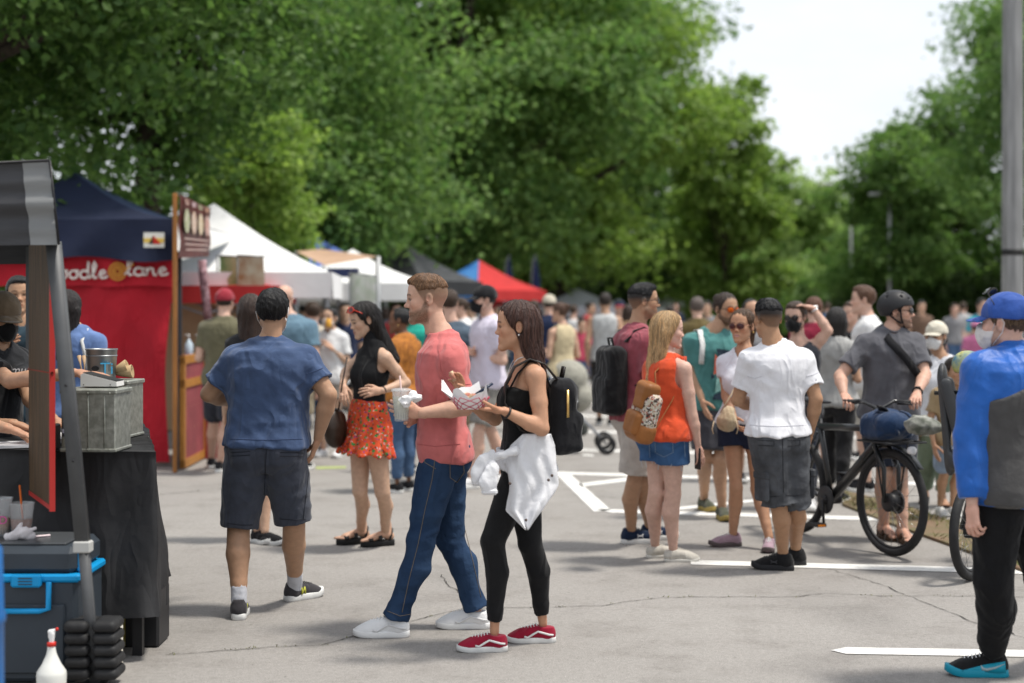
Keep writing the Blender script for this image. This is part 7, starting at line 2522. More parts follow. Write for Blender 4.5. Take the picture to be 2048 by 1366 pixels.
p = person('long haired blonde woman in an orange top and cut off denim shorts', 1330, 10.0, 1.62, 122, 2, fem=True, w=1.17, skin=(.60, .38, .30), hair=('long', 'blonde', (.50, .33, .17), dict(L=.36, side=.10, seed=8)), yh=96, pit=4,
    J=dict(hip=(1329, 862), neck=(1332, 715), head=(1338, 660), sR=(1368, 738, -.12), eR=(1384, 832, -.12), wR=(1396, 890, -.10), kL=(1313, 985, .03), kR=(1346, 988, -.03), fL=(1310, 1115, 95), fR=(1346, 1123, 92)),
    wear=[('legs', denim('cutoffs', (.030, .075, .17), (.055, .12, .25)), dict(to=.50, ease=.014, flare=.018, fold=.004)), ('tank', orange, dict(hem=-.10, ease=.016, top=.97, shoulder=.86, arm=.072, neck=.075, fold=.006, drop=.02))],
    hands=dict(R=dict(curl=45)), feet=dict(style='plain', cols=(cloth('cream_shoe', (.55, .52, .46)), mat('cream_sole', (.60, .58, .53)), cloth('lace_cream', (.6, .57, .5)))), extra=[])
sd_ = kid(p, 'shorts')
for q_ in ([(1310, 872), (1345, 876), (1346, 905), (1328, 914), (1311, 905), (1310, 872)], [(1368, 870), (1370, 915)], [(1298, 868), (1300, 915)]): seam(sd_, q_, mat('stitch_light', (.20, .27, .36)), .0018)
for k in range(26):
    a = k / 26 * 6.28; j = p.j['LR'[k % 2]]
    th = j['th'][0] + (j['th'][2] - j['th'][0]) * .46
    q_ = th + np.array([math.cos(a), math.sin(a), 0]) * (j['thr'][1] + .022)
    if k < 22: MB().tube([q_, q_ + np.array([rnd.uniform(-.012, .012), rnd.uniform(-.01, .01), -rnd.uniform(.02, .06)])], .0016, 4).build('fringe', mat('fringe', (.5, .55, .62)), p.root)
for n in 'LR':
    j = p.j[n]; s0 = j['arm'][0]; pts = []
    for k in range(13):
        a = R(-30 + k * 20); pts.append(s0 + (p.N - s0) * .30 + np.array([0, 0, -.02]) + np.array([math.cos(a) * .04, math.sin(a) * .085, .075 * math.sin(R(90)) * (.6 + .4 * math.cos(a * 6))]) )
    MB().strip(pts, (.2, .1, 1), .05, .006).build('ruffle', orange, p.root)
o = MB().box(p.j['R']['palm'] + np.array([.0, -.02, -.015]), (.012, .07, .14), rz=R(20), bev=.004).build('phone', black, None); tag(o, 'dark phone in the hand of the blonde woman', 'phone')
leather = mat('tan_leather', (.30, .115, .030), rough=.5, var=.25, vscale=9, bump=.4, bscale=26)
bpos = P(1276, 878, 9.72)
e = empty('leather_backpack', bpos, 'small tan leather backpack with woven stripes on the blonde woman', 'backpack')
Mz = rotz(R(118)) @ np.array(Matrix.Rotation(R(10), 3, 'X')) @ np.array(Matrix.Rotation(R(-12), 3, 'Y'))
def bag_piece(nm, fn, m, h=.008):
    f = Field((-.2, -.2, -.05), (.2, .2, .42), h); fn(f); V, Q = f.out()
    return link(nm, mesh_np(nm, V @ Mz.T + bpos, Q, [m]), e)
woven = floral('woven_stripe', (.50, .44, .34), [(48, (.05, .035, .03), .42, 1), (55, (.35, .08, .05), .34, 5), (60, (.62, .60, .56), .32, 8)])
bag_piece('bag_body', lambda f: (f.rbox((0, 0, .16), (.105, .06, .15), .05), f.fold(.003, 3, .1)), woven)
bag_piece('bag_base', lambda f: f.rbox((0, 0, .055), (.112, .068, .07), .05), leather)
bag_piece('pocket', lambda f: (f.rbox((0, .065, .10), (.075, .035, .075), .03), f.fold(.003, 4, .08)), leather)
bag_piece('flap', lambda f: (f.rbox((0, .02, .315), (.075, .055, .05), .03), f.rbox((0, .062, .27), (.055, .018, .075), .016, .02)), leather)
MB().strip([bpos + Mz @ np.array([.09, -.03, .06]), P(1310, 860, 9.75), P(1345, 800, 9.84), P(1356, 770, 9.9)], (0, -1, .4), .022, .005).build('strap', leather, e)
MB().strip([bpos + Mz @ np.array([0, -.04, .31]), P(1310, 745, 9.86), P(1335, 722, 9.94)], (0, -1, .4), .022, .005).build('strap', leather, e)
# bearded man in teal
p = person('bearded man in a teal printed T-shirt with mirrored sunglasses', 1430, 12.1, 1.79, 12, 1, skin=OLIVE, hair=('bun', 'brown_bun', (.035, .018, .010), dict(seed=2)), face=dict(beard=(.035, .020, .013, .9), buzz=(.06, .04, .03, .5)), yh=32, pit=4,
    J=dict(hip=(1432, 806), neck=(1426, 662), head=(1452, 618), eR=(1386, 742, .0), wR=(1404, 800, -.14), fR=(1408, 1020, 15), fL=(1444, 1038, 5), kR=(1412, 915, -.05), kL=(1440, 920, -.08)),
    wear=[('legs', cloth('slate_shorts', (.055, .055, .065)), dict(to=.85, ease=.03, flare=.02)), ('tee', cloth('teal_tee', (.075, .215, .205)), dict(hem=-.08, sl=.72))],
    feet=dict(style='run', cols=(cloth('olive_shoe', (.07, .075, .05)), mat('gum_sole', (.30, .22, .06)), BK)), extra=[glasses(blackf, mat('mirror_orange', (.65, .12, .015), rough=.12, metal=.6), big=1.1)])
fr_, rt_ = fv(p.yc), rv(p.yc)
def print_patch(p, pts, m, nm='print'):
    f_, r_ = fv(p.yc), rv(p.yc); out = []
    for x, z in pts:
        out.append(p.N - r_ * x + f_ * (.166 - 1.6 * x * x) + np.array([0, 0, z]))
    return MB().add(out, [tuple(range(len(pts)))]).build(nm, m, p.root)
pd_ = cloth('print_dark', (.02, .035, .055)); po = cloth('print_coral', (.60, .13, .08)); pt = cloth('print_mint', (.22, .42, .38))
print_patch(p, [(-.03, -.13), (.10, -.15), (.11, -.27), (-.0, -.25)], pd_); print_patch(p, [(-.04, -.17), (.045, -.29), (-.05, -.33)], po); print_patch(p, [(-.03, -.36), (.06, -.33), (.09, -.42), (-.04, -.47)], pt)
print_patch(p, [(-.07, -.32), (-.04, -.345), (-.07, -.37)], pd_); print_patch(p, [(-.05, -.48), (.08, -.45), (.10, -.53), (-.06, -.52)], pd_)
MB().strip([p.N + rt_ * .12 + fr_ * -.06 + np.array([0, 0, .005]), p.N + rt_ * .12 + fr_ * .04 + np.array([0, 0, .01]), p.N + rt_ * .125 + fr_ * .12 + np.array([0, 0, -.10]), p.N + rt_ * .14 + fr_ * .13 + np.array([0, 0, -.25])], tuple(rt_), .04, .006).build('white_strap', cloth('strap_white', (.7, .7, .68)), p.root)
# smiling woman
p = person('smiling woman in a white V-neck tee, dark denim shorts and round sunglasses', 1486, 10.6, 1.65, -22, 2, fem=True, skin=(.46, .25, .15), hair=('pony', 'brown_pony', (.09, .050, .028), dict(L=.22, seed=2)), yh=-34, face=dict(lips=(.55, .30, .28)),
    J=dict(hip=(1486, 846), neck=(1489, 704), head=(1484, 652), eR=(1452, 792, -.02), wR=(1468, 834, -.16), kR=(1472, 975, -.02), kL=(1514, 978, .02), fR=(1466, 1092, -78), fL=(1538, 1100, -12)),
    wear=[('legs', denim('dark_shorts', (.014, .018, .036), (.022, .028, .05)), dict(to=.36, ease=.014, flare=.016, fold=.004)), ('tee', cloth('white_v', (.66, .68, .74), var=.08), dict(hem=.0, ease=.010, sl=.42, v=.10, fold=.005, drop=None))],
    hands=dict(R=dict(curl=60)), feet=dict(style='run', cols=(cloth('mauve_shoe', (.36, .25, .30)), mat('dark_sole', (.10, .08, .08)), WL)),
    extra=[glasses(mat('bronze_frame', (.30, .15, .10), rough=.3, metal=.5), mat('brown_lens', (.06, .02, .02), rough=.08), big=1.15), earring(gold)])
# beige pouch
e = empty('pouch_bag', P(1449, 860, 10.3), 'small beige drawstring pouch held by the smiling woman', 'bag')
f = Field((-.1, -.08, -.02), (.1, .08, .17), .006); f.ell((0, 0, .055), (.068, .05, .058), 0); f.cone((0, 0, .08), (0, 0, .13), .055, .040, .03); f.fold(.006, 4, .05); V, Q = f.out()
link('pouch', mesh_np('pouch', V @ np.array(Matrix.Rotation(R(12), 3, 'Y')).T + P(1449, 862, 10.3), Q, [cloth('pouch_beige', (.48, .38, .25))]), e)
MB().tube([P(1440, 826, 10.32), P(1462, 790, 10.36), P(1485, 745, 10.42), P(1495, 712, 10.5)], .005, 6).build('strap', mat('pouch_cord', (.5, .4, .27)), e)
for dx in (-1, 1): MB().tube([P(1450 + dx * 22, 842, 10.26), P(1450 + dx * 26, 858, 10.26), P(1450 + dx * 23, 868, 10.26)], .004, 5).build('drawstring', mat('pouch_cord', (.5, .4, .27)), e)
# man in the white T-shirt seen from behind
p = person('man with a fade haircut in a white T-shirt and grey cargo shorts, seen from behind', 1555, 9.6, 1.72, -168, 2, yp=-150, w=1.05, skin=(.40, .225, .13), hair=('fade', 'black_fade', (.010, .010, .011), dict(seed=9)), face=dict(buzz=(.020, .015, .013, .92)), yh=-160,
    J=dict(hip=(1556, 868), neck=(1553, 694), head=(1536, 636), eL=(1476, 800, .04), wL=(1520, 818, .30), eR=(1632, 798, .0), wR=(1620, 866, .12), kL=(1556, 1000, .0), kR=(1590, 998, .04), fL=(1566, 1140, -104), fR=(1591, 1130, -98)),
    wear=[('legs', mat('fabric_cargo', (.040, .042, .047), rough=.9, col2=(.085, .09, .10), vscale=9, bump=.9, bscale=22, drape=.5), dict(to=1.04, ease=.036, flare=.02, fold=.008)),
          ('tee', cloth('white_tee', (.70, .70, .73), var=.06, bump=.6, bscale=16), dict(hem=.0, ease=.018, sl=.68, fold=.008, drop=.14, wl=.12, ani=(.8, .8, 1.3)))],
    hands=dict(R=dict(curl=40)), feet=dict(style='run', cols=(cloth('black_shoe', (.012, .012, .013)), mat('black_sole', (.02, .02, .022)), BK), deco=ua_deco(mat('emblem_dim', (.05, .05, .055))), sock=(BK, .25)))
te_, sh_ = kid(p, 't_shirt'), kid(p, 'shorts'); stw = mat('stitch_white', (.52, .52, .56))
for q_ in ([(1495, 752), (1510, 757), (1525, 752)], [(1612, 752), (1625, 750), (1638, 744)], [(1500, 850), (1555, 853), (1612, 850)]): seam(te_, q_, stw, .0018)
for q_ in ([(1515, 880), (1548, 882), (1548, 892), (1515, 890)], [(1575, 880), (1600, 880), (1600, 890), (1575, 892)], [(1565, 875), (1566, 940), (1567, 985)], [(1510, 990), (1535, 994), (1560, 992)], [(1572, 990), (1590, 992), (1610, 988)]): seam(sh_, q_, mat('stitch_cargo', (.02, .02, .024)))
for n, off in (('L', -1), ('R', 1)):
    j = p.j[n]; c_ = j['th'][1] * .35 + j['th'][2] * .65 + rv(p.yp) * off * (.108) * 1.0
    MB().box(c_, (.03, .13, .17), rz=R(p.yp), bev=.012).build('cargo_pocket', MATS['fabric_cargo'], p.root)
    MB().box(c_ + np.array([0, 0, .075]), (.038, .14, .05), rz=R(p.yp), bev=.01).build('pocket_flap', MATS['fabric_cargo'], p.root)
# man with his hand on his head
p = person('man in a dark tank top and black mask with his hand on his head', 1590, 12.6, 1.72, -18, 1, skin=FAIR, hair=HBR, yh=-32, pit=6, J=dict(head=(1591, 634), neck=(1597, 684), hip=(1597, 820), eL=(1656, 662, -.06), wL=(1626, 616, -.04), sL=(1628, 694)),
    wear=[('legs', cloth('dark_jeans', (.02, .025, .04)), dict(to=1.9, name='jeans')), ('tank', cloth('dark_tank', (.020, .022, .030)), dict(hem=-.1, top=.98, shoulder=.7, neck=.08))], hands=dict(L=dict(dir=(-1, -.1, .25), n=(0, 0, -1), curl=25)),
    feet=dict(style='run', cols=(cloth('white_run', (.6, .6, .6)), W_, WL)), extra=[face_mask(cloth('mask_black', (.010, .010, .011))), glasses(blackf, dkl, big=1.1), watch('L', silver)])
# cyclist
p = person('cyclist in a black helmet and grey T-shirt holding the handlebar', 1778, 10.95, 1.78, 8, 2, skin=(.56, .34, .25), hair=('crop', 'dark_brown', (.026, .016, .011)), face=dict(beard=(.05, .030, .018, .8)), yh=72, w=1.04,
    J=dict(hip=(1778, 826), neck=(1782, 664), head=(1796, 622), eR=(1680, 752, -.10), wR=(1688, 788, -.24), eL=(1850, 750, -.12), wL=(1834, 786, -.34), fR=(1768, 1076, 12), fL=(1806, 1084, 4), kR=(1768, 945, -.05), kL=(1800, 948, -.05)),
    wear=[('legs', cloth('navy_shorts', (.022, .028, .045)), dict(to=.9, ease=.03, flare=.02)), ('tee', cloth('grey_tee', (.105, .105, .118), bump=.6, bscale=16), dict(hem=-.06, ease=.02, sl=.74, fold=.009, wl=.13, drop=.04))],
    hands=dict(R=dict(curl=92, thumb=50, n=(0, .2, -1), dir=(.05, -.9, -.30)), L=dict(curl=92, thumb=50, n=(0, .2, -1), dir=(-.3, -.9, -.30))),
    feet=dict(style='sandal', cols=(mat('brown_strap', (.07, .04, .025), rough=.6), mat('brown_sole', (.06, .035, .02)), BK, .025)),
    extra=[helmet(mat('helmet_black', (.020, .020, .022), rough=.5), BK), glasses(blackf, dkl), watch('L', BK)])
f_, r_ = fv(p.yc), rv(p.yc)
o = empty('sling_strap', p.N, 'wide black sling strap across the cyclist chest', 'strap')
MB().strip([p.N + r_ * .10 - f_ * .09 + np.array([0, 0, -.02]), p.N + r_ * .085 + np.array([0, 0, .042]), p.N + r_ * .06 + f_ * .125 + np.array([0, 0, -.06]), p.N + f_ * .178 - r_ * .03 + np.array([0, 0, -.17]), p.N + f_ * .170 - r_ * .12 + np.array([0, 0, -.28]), p.N - r_ * .215 + f_ * .06 + np.array([0, 0, -.36]), p.N - r_ * .19 - f_ * .06 + np.array([0, 0, -.38])], tuple(unit(r_ + np.array([0, 0, -.6]))), .055, .008).build('webbing', BK, o)
# man in the blue jacket
jb = cloth('jacket_blue', (.004, .098, .42), rough=.5, var=.18, bump=.7, bscale=14, spec=.35)
jg = cloth('jacket_grey', (.072, .070, .070), rough=.7)
def back_panel(p, f):
    X, Y, Z = np.meshgrid(*f.ax, indexing='ij')
    r_, f_ = rv(p.yc), fv(p.yc)
    lat = (X - p.N[0]) * r_[0] + (Y - p.N[1]) * r_[1]; fw = (X - p.N[0]) * f_[0] + (Y - p.N[1]) * f_[1]
    lim = np.maximum(fw + .015, (Z - p.N[2]) + .085 + .5 * np.abs(lat))
    f.d = np.maximum(f.d, lim.astype(np.float32))
p = person('man in a blue and grey rain jacket and blue cap at the right edge', 2010, 6.8, 1.72, -142, 2, skin=(.60, .37, .29), hair=('crop', 'sandy', (.12, .075, .045)), face=dict(beard=(.13, .08, .05, .5)), yh=-128, w=1.1,
    J=dict(hip=(2022, 962), neck=(2026, 706), head=(2008, 646), sL=(1962, 742, -.08), eL=(1940, 872, -.10), wL=(1944, 1006, -.14), fL=(1984, 1352, -96), fR=(2160, 1300, -110), kL=(1986, 1165, -.06), kR=(2085, 1150, .10)),
    wear=[('legs', cloth('black_joggers', (.010, .010, .011), sheen=.05), dict(to=1.92, ease=.024, fold=.006, name='joggers', flare=.0)),
          ('tee', jb, dict(hem=-.16, ease=.030, sl=1.93, fold=.010, wl=.15, drop=.02, neck=.072, name='jacket')), ('tee', jg, dict(hem=-.16, ease=.044, sl=0, fold=.004, wl=.2, drop=.02, neck=.075, name='back_panel', cut=back_panel))],
    hands=dict(L=dict(curl=112, thumb=45)), feet=dict(style='run', cols=(cloth('black_trainer', (.012, .012, .013)), mat('teal_sole', (.006, .25, .36), rough=.5), silver), deco=swoosh_deco(mat('emblem_grey', (.30, .38, .40)), mat('teal_sole', (.006, .25, .36))), size=1.04),
    extra=[cap(cloth('cap_blue', (.030, .085, .34), rough=.7)), face_mask(cloth('mask_paper', (.66, .62, .60))), glasses(blackf, dkl, up=2)])
f = Field(p.N + np.array([-.14, -.14, -.06]), p.N + np.array([.14, .14, .12]), .008)
f.cone(p.N + np.array([0, 0, -.03]), p.N + np.array([0, 0, .055]) + fv(p.yc) * .01, .092, .082, 0, flat=None); f.cone(p.N + np.array([0, 0, .0]), p.N + np.array([0, 0, .2]), .068, .068, .005, 's')
X, Y_, Z = np.meshgrid(*f.ax, indexing='ij'); f.d = np.maximum(f.d, (Z - p.N[2] - .06).astype(np.float32)); fmesh('collar', f, jb, p.root)
# masked woman in the white cap
p = person('woman in a cream cap, white mask and white tee behind the bicycle', 1880, 12.7, 1.58, -28, 1, fem=True, skin=OLIVE, hair=('pony', 'brown_dark_pony', (.030, .017, .013), dict(L=.12, wave=.4)), yh=-42, J=dict(head=(1872, 672), neck=(1884, 718), hip=(1880, 850), fR=(1850, 1005, -20), fL=(1885, 1012, -5)),
    wear=[('legs', cloth('sage_pants', (.19, .25, .18)), dict(to=1.85, ease=.03, name='trousers')), ('tee', cloth('white_loose', (.66, .67, .70), var=.06), dict(hem=-.15, ease=.03, sl=.8))],
    feet=dict(style='sandal', cols=(BK, BK, BK, .025)), extra=[cap(cloth('cap_cream', (.62, .58, .48))), face_mask(cloth('mask_pale', (.64, .64, .64)))])
MB().strip([p.N + rv(p.yc) * -.12 + np.array([0, .02, .0]), p.N + rv(p.yc) * -.125 + fv(p.yc) * .09 + np.array([0, 0, -.06]), p.N + rv(p.yc) * -.13 + fv(p.yc) * .12 + np.array([0, 0, -.2])], tuple(rv(p.yc)), .03, .006).build('red_strap', cloth('strap_red', (.4, .05, .03)), p.root)
person('child in a tan shirt and pale blue shorts beside the child seat', 1906, 11.9, 1.24, 15, 1, skin=OLIVE, hair=HDB, J=dict(fR=(1880, 1030, 10), fL=(1905, 1032, 5)), wear=[('legs', cloth('pale_blue_shorts', (.25, .33, .45)), dict(to=.85, ease=.03)), ('tee', cloth('tan_tee', (.38, .28, .16)), dict(hem=-.15, sl=.7))],
    feet=dict(style='plain', cols=(cloth('white_shoe', (.65, .65, .62)), W_, WL)))
def kid_helmet(p):
    helmet(mat('kid_helmet', (.02, .15, .28), rough=.4, col2=(.55, .50, .10), vscale=14), BK)(p)
person('small child in a patterned blue helmet sitting in the child seat', 1945, 9.58, .98, 66, 1, skin=FAIR, hair=HBR, hs=.92, J=dict(hip=(1944, 886), neck=(1944, 788), head=(1940, 737), kL=(1995, 890, .02), kR=(1990, 890, -.14), aL=(2000, 975, .02, 66), aR=(1996, 975, -.14, 66)),
    wear=[('legs', cloth('kid_shorts', (.2, .22, .28)), dict(to=.8)), ('tee', cloth('kid_tee', (.55, .55, .60)), dict(hem=-.1))], feet=dict(style='plain', cols=(cloth('kid_shoe', (.4, .4, .42)), W_, WL)), extra=[kid_helmet])

# ================================================================== stall holders on the left
p = person('stall worker in a dark printed tee, brown cap and black mask', -4, 8.15, 1.68, 52, 1, skin=OLIVE, hair=('crop', 'black', (.011, .010, .010)), yh=40, pit=14, J=dict(head=(6, 634), neck=(-8, 690), hip=(-20, 880), sL=(38, 720, .05), eL=(60, 800, -.22), wL=(108, 838, -.42), sR=(-40, 720), eR=(-70, 850, -.3), wR=(30, 848, -.62)),
    wear=[('legs', BK, dict(to=1.9, name='trousers')), ('tee', cloth('vendor_tee', (.022, .023, .026)), dict(hem=-.1, sl=.7))], hands=dict(R=dict(curl=35, n=(0, 0, -1), dir=(1, .1, -.3)), L=dict(curl=30, n=(0, 0, -1), dir=(.8, -.3, -.4))),
    feet=dict(style='run', cols=(BK, BK, BK)), extra=[cap(cloth('cap_brown', (.16, .12, .08))), face_mask(cloth('mask_black', (.01, .01, .01)))])
text('shirt_print', 'kimu', .06, facing(P(28, 748, 8.0), 28), cloth('print_white', (.65, .62, .62)), p.root, shear=.2)
p2_ = person('second stall worker reaching over the metal boxes from the left edge', -95, 7.9, 1.74, 82, 1, skin=(.50, .29, .19), hair=HDB, J=dict(head=(-90, 600), neck=(-100, 655), hip=(-110, 880), sL=(-60, 700, .1), eL=(20, 762, -.2), wL=(148, 746, -.35), sR=(-80, 705, -.15), eR=(-90, 830, -.3), wR=(20, 858, -.45)),
    wear=[('legs', BK, dict(to=1.9, name='trousers')), ('tee', cloth('worker_tee', (.02, .02, .022)), dict(hem=-.1, sl=.8)), ], hands=dict(L=dict(curl=22, n=(0, 0, -1), dir=(1, -.05, .0)), R=dict(curl=35, n=(0, 0, -1), dir=(1, 0, -.35))), feet=dict(style='run', cols=(BK, BK, BK)))
p = person('smiling stall worker in a dark teal shirt behind the wooden board', 44, 10.4, 1.80, 25, 1, skin=(.48, .28, .17), hair=HBK, yh=20, J=dict(head=(38, 590), neck=(40, 640)), arms='phone', wear=[('legs', BK, dict(to=1.9, name='trousers')), ('tee', cloth('teal_dark', (.030, .055, .075)), dict(hem=-.1, v=.05))], feet=dict(style='run', cols=(BK, BK, BK)))
p = person('woman with long dark hair in a light blue top at the metal boxes', 146, 9.9, 1.70, 168, 1, fem=True, skin=LIGHT, w=1.1, hair=('long', 'black_brown', (.016, .011, .010), dict(L=.30, seed=3)), J=dict(head=(136, 618), neck=(148, 662), hip=(150, 830)), arms=dict(L='hold', R='hold'),
    wear=[('legs', denim('pale', (.30, .38, .52), (.36, .44, .58)), dict(to=1.95, ease=.012, name='jeans')), ('tee', cloth('light_blue', (.13, .21, .42)), dict(hem=-.02, sl=1.7, ease=.02))], feet=dict(style='skate', cols=(BK, W_, WL)))
MB().strip([p.N + rv(p.yc) * .10 - fv(p.yc) * .02 + np.array([0, 0, .015]), p.N + rv(p.yc) * .11 - fv(p.yc) * .11 + np.array([0, 0, -.06]), p.N + rv(p.yc) * .16 - fv(p.yc) * .13 + np.array([0, 0, -.22]), p.N + rv(p.yc) * .20 - fv(p.yc) * .10 + np.array([0, 0, -.36])], tuple(rv(p.yc)), .02, .006).build('white_strap', cloth('strap_white', (.7, .7, .68)), p.root)
f = Field((-.09, -.06, -.03), (.09, .09, .05), .006)
for i in range(5): f.cone((-.03 + i * .016, 0, .005), (-.04 + i * .022, .075, -.01), .012, .008, .006)
f.ell((0, -.01, .0), (.045, .045, .02), .01); V, Q = f.out(); gp = P(112, 850, 7.62); gp[2] = ZT + .045
o = link('glove', mesh_np('glove', V @ rotz(R(200)).T + gp, Q, [cloth('glove_white', (.66, .64, .63))])); tag(o, 'white work glove on the black tablecloth', 'glove')
# ================================================================== people further back
def T(name, c, **k): return cloth(name, c, **k)
def far(label, px, Y, ht, yaw, top, bottom, q=0, skin=FAIR, hair=HBK, arms='down', fem=False, w=1.0, sl=.65, to=.85, hem=-.1, kind='tee', J=None, shoes=None, extra=(), yh=None, belly=0.0, face=None, walk=0, pit=0, topo=None):
    J = dict(J or {})
    if walk:
        S_ = ht / 1.78
        f_ = fv(yaw); r_ = rv(yaw)
        g = np.array([(px - 1024) * Y / F, Y, 0])
        for n, s in (('L', 1), ('R', -1)):
            a = g + f_ * s * walk + r_ * (-.08 if n == 'L' else .08)
            pyy = YH + CAMZ * F / a[1]
            J.setdefault('f' + n, (1024 + a[0] * F / a[1], pyy, yaw))
    t = ('tee', top, dict(hem=hem, sl=sl, fold=.006 if q else .003, **(topo or {}))) if kind == 'tee' else ('tank', top, dict(hem=hem, top=.97, shoulder=.72, neck=.08, fold=.004))
    b = ('legs', bottom, dict(to=to, ease=.026 if to < 1.2 else .016, flare=.02 if to < 1.2 else 0, name='shorts' if to < 1.2 else 'trousers'))
    return person(label, px, Y, ht, yaw, q, skin=skin, hair=hair, arms=arms, fem=fem, w=w, wear=[b, t], J=J, feet=dict(style='run', cols=(shoes or BK, W_, WL)), extra=extra, yh=yh, belly=belly, face=face, group='people in the crowd', pit=pit)
slate = T('slate', (.085, .12, .16)); khaki = T('khaki', (.30, .25, .17)); navy = T('navy', (.018, .028, .07)); whitec = T('white_far', (.66, .66, .66), var=.06); greyc = T('grey_far', (.22, .22, .23))
jeansf = denim('far', (.05, .09, .17), (.07, .12, .21)); blackc = T('black_far', (.018, .018, .02)); offw = T('offwhite', (.52, .47, .38))
far('man in an olive T-shirt and red cap standing at the red stall', 448, 15.2, 1.82, 172, T('olive', (.135, .125, .075)), T('navy_short', (.025, .028, .04)), 1, FAIR, ('crop', 'dark_brown', (.026, .016, .011)), J=dict(fL=(423, 936, 190), fR=(440, 944, 175)), extra=[cap(T('cap_red', (.30, .03, .045)))], arms='hold', to=.9, shoes=blackc, w=1.05)
far('woman with long brown hair mostly hidden behind the blue T-shirt man', 512, 10.9, 1.66, -160, blackc, blackc, 1, LIGHT, ('long', 'brown_long', (.045, .024, .016), dict(L=.30)), fem=True, J=dict(head=(500, 622), neck=(508, 668), fR=(530, 1088, 60), fL=(515, 1085, 40)), to=.5)
far('burly man in a grey blue T-shirt with a shaved head', 583, 15.6, 1.82, 165, T('greyblue', (.13, .22, .29)), khaki, 1, FAIR, ('none',), w=1.28, belly=.04, J=dict(head=(570, 594)))
far('person in a cream tank top and jeans beside the tent post', 626, 17.2, 1.70, 190, offw, jeansf, 1, FAIR, HBR, kind='tank', to=1.9, arms='hold')
far('masked woman in a white tee holding an orange snack', 662, 17.0, 1.64, -22, whitec, T('taupe', (.30, .26, .22)), 1, LIGHT, ('pony', 'black_pony', (.012, .010, .010), dict(L=.2)), 'phone', True, to=.55, extra=[face_mask(T('mask_tan', (.55, .50, .45)))], shoes=whitec, topo=dict(ease=.03))
o = MB().lathe([(.03, 0), (.035, .02), (.03, .09), (.0, .10)], P(657, 655, 16.75), 10).build('snack', mat('snack_orange', (.62, .32, .05)), None); tag(o, 'orange snack held by the masked woman in white', 'snack')
far('person in a navy top behind the masked woman in white', 690, 21, 1.70, 10, navy, blackc, 0, LIGHT, HBK)
far('man in a dark cap under the white canopy', 724, 22, 1.80, 20, blackc, jeansf, 0, FAIR, ('crop', 'black', (.011, .010, .010)), extra=[cap(blackc)], to=1.9)
far('woman in an orange striped blouse behind the floral shorts', 806, 13.8, 1.64, -120, mat('fabric_orange_stripe', (.52, .20, .035), rough=.9, col2=(.20, .07, .02), vscale=24, stretch=(3, 3, .6)), jeansf, 1, BROWN, ('crop', 'black', (.011, .010, .010)), 'hold', True, yh=-100, to=1.9, extra=[earring(gold)], sl=.9, topo=dict(ease=.03))
far('person in a bright green tee behind the pink shirt man', 838, 15.4, 1.72, 160, T('jade', (.02, .36, .27)), jeansf, 1, BROWN, HBK, to=1.9)
far('person with a small red shirt near the floral shorts woman', 700, 24, 1.40, 0, T('coral', (.45, .12, .12)), jeansf, 0, LIGHT, HBK)
far('broad man in a slate blue T-shirt behind the pink shirt man', 906, 14.6, 1.76, 175, slate, khaki, 1, FAIR, HBR, w=1.15, J=dict(head=(899, 606)))
far('man in a white shirt facing left below the black canopy', 925, 20, 1.76, -80, whitec, jeansf, 0, FAIR, HBR, to=1.9)
far('man in a black cap and mask with folded arms in a pale lilac tee', 975, 14.2, 1.84, -62, T('lilac', (.60, .56, .66), var=.08), T('stone_short', (.25, .24, .22)), 1, FAIR, ('crop', 'black', (.011, .010, .010)), 'cross', extra=[cap(T('cap_black', (.014, .014, .016))), face_mask(T('mask_black2', (.012, .012, .013)))], yh=-75, walk=.2, shoes=whitec, topo=dict(ease=.026))
far('woman in a pale yellow tank pushing the beige stroller', 1124, 18.2, 1.70, -150, T('butter', (.62, .52, .33)), jeansf, 1, (.55, .34, .24), ('bun', 'auburn', (.10, .05, .03)), 'hold', True, kind='tank', to=1.9, yh=-120)
far('man in a navy tee and cream cap left of the yellow tank woman', 1098, 20.5, 1.80, 172, navy, khaki, 0, FAIR, ('crop', 'dark_brown', (.026, .016, .011)), extra=[cap(T('cap_sand', (.55, .50, .40)))])
far('person in a grey top between the tray woman and the navy tee', 1068, 23, 1.74, 185, greyc, blackc, 0, FAIR, HBR, to=1.9)
far('man in a heather sleeveless shirt and black shorts walking away', 1210, 21.5, 1.84, 176, T('heather', (.48, .49, .49)), T('black_short', (.028, .028, .03)), 1, (.42, .25, .16), ('short', 'dark_brown', (.026, .016, .011)), kind='tank', arms='back', to=.9, walk=.12)
far('child in a pink red top in the middle distance', 1162, 27, 1.42, 20, T('pinkred', (.50, .07, .12)), jeansf, 0, LIGHT, HBK)
far('person in a white tank beside the child in pink', 1146, 29, 1.68, 160, whitec, jeansf, 0, FAIR, HBR, fem=True, kind='tank')
far('person in a navy cap right of the grey canopy', 1238, 27, 1.76, 0, navy, khaki, 0, FAIR, HBK, extra=[cap(navy, m2=T('cap_red2', (.4, .05, .06)))])
far('long haired person in tan behind the man in maroon', 1256, 24, 1.68, 170, T('tanwarm', (.36, .22, .13)), blackc, 0, LIGHT, ('long', 'brown_long', (.045, .024, .016), dict(L=.3)), fem=True)
far('grey haired man in an olive brown shirt facing the trees', 1394, 18.5, 1.76, 170, T('olivebrown', (.12, .090, .035)), khaki, 1, FAIR, ('short', 'grizzled', (.13, .10, .085)), 'phone', w=1.08)
far('person whose head shows between the teal man and the smiling woman', 1500, 14.6, 1.72, 10, greyc, blackc, 0, (.45, .26, .17), ('crop', 'black', (.011, .010, .010)))
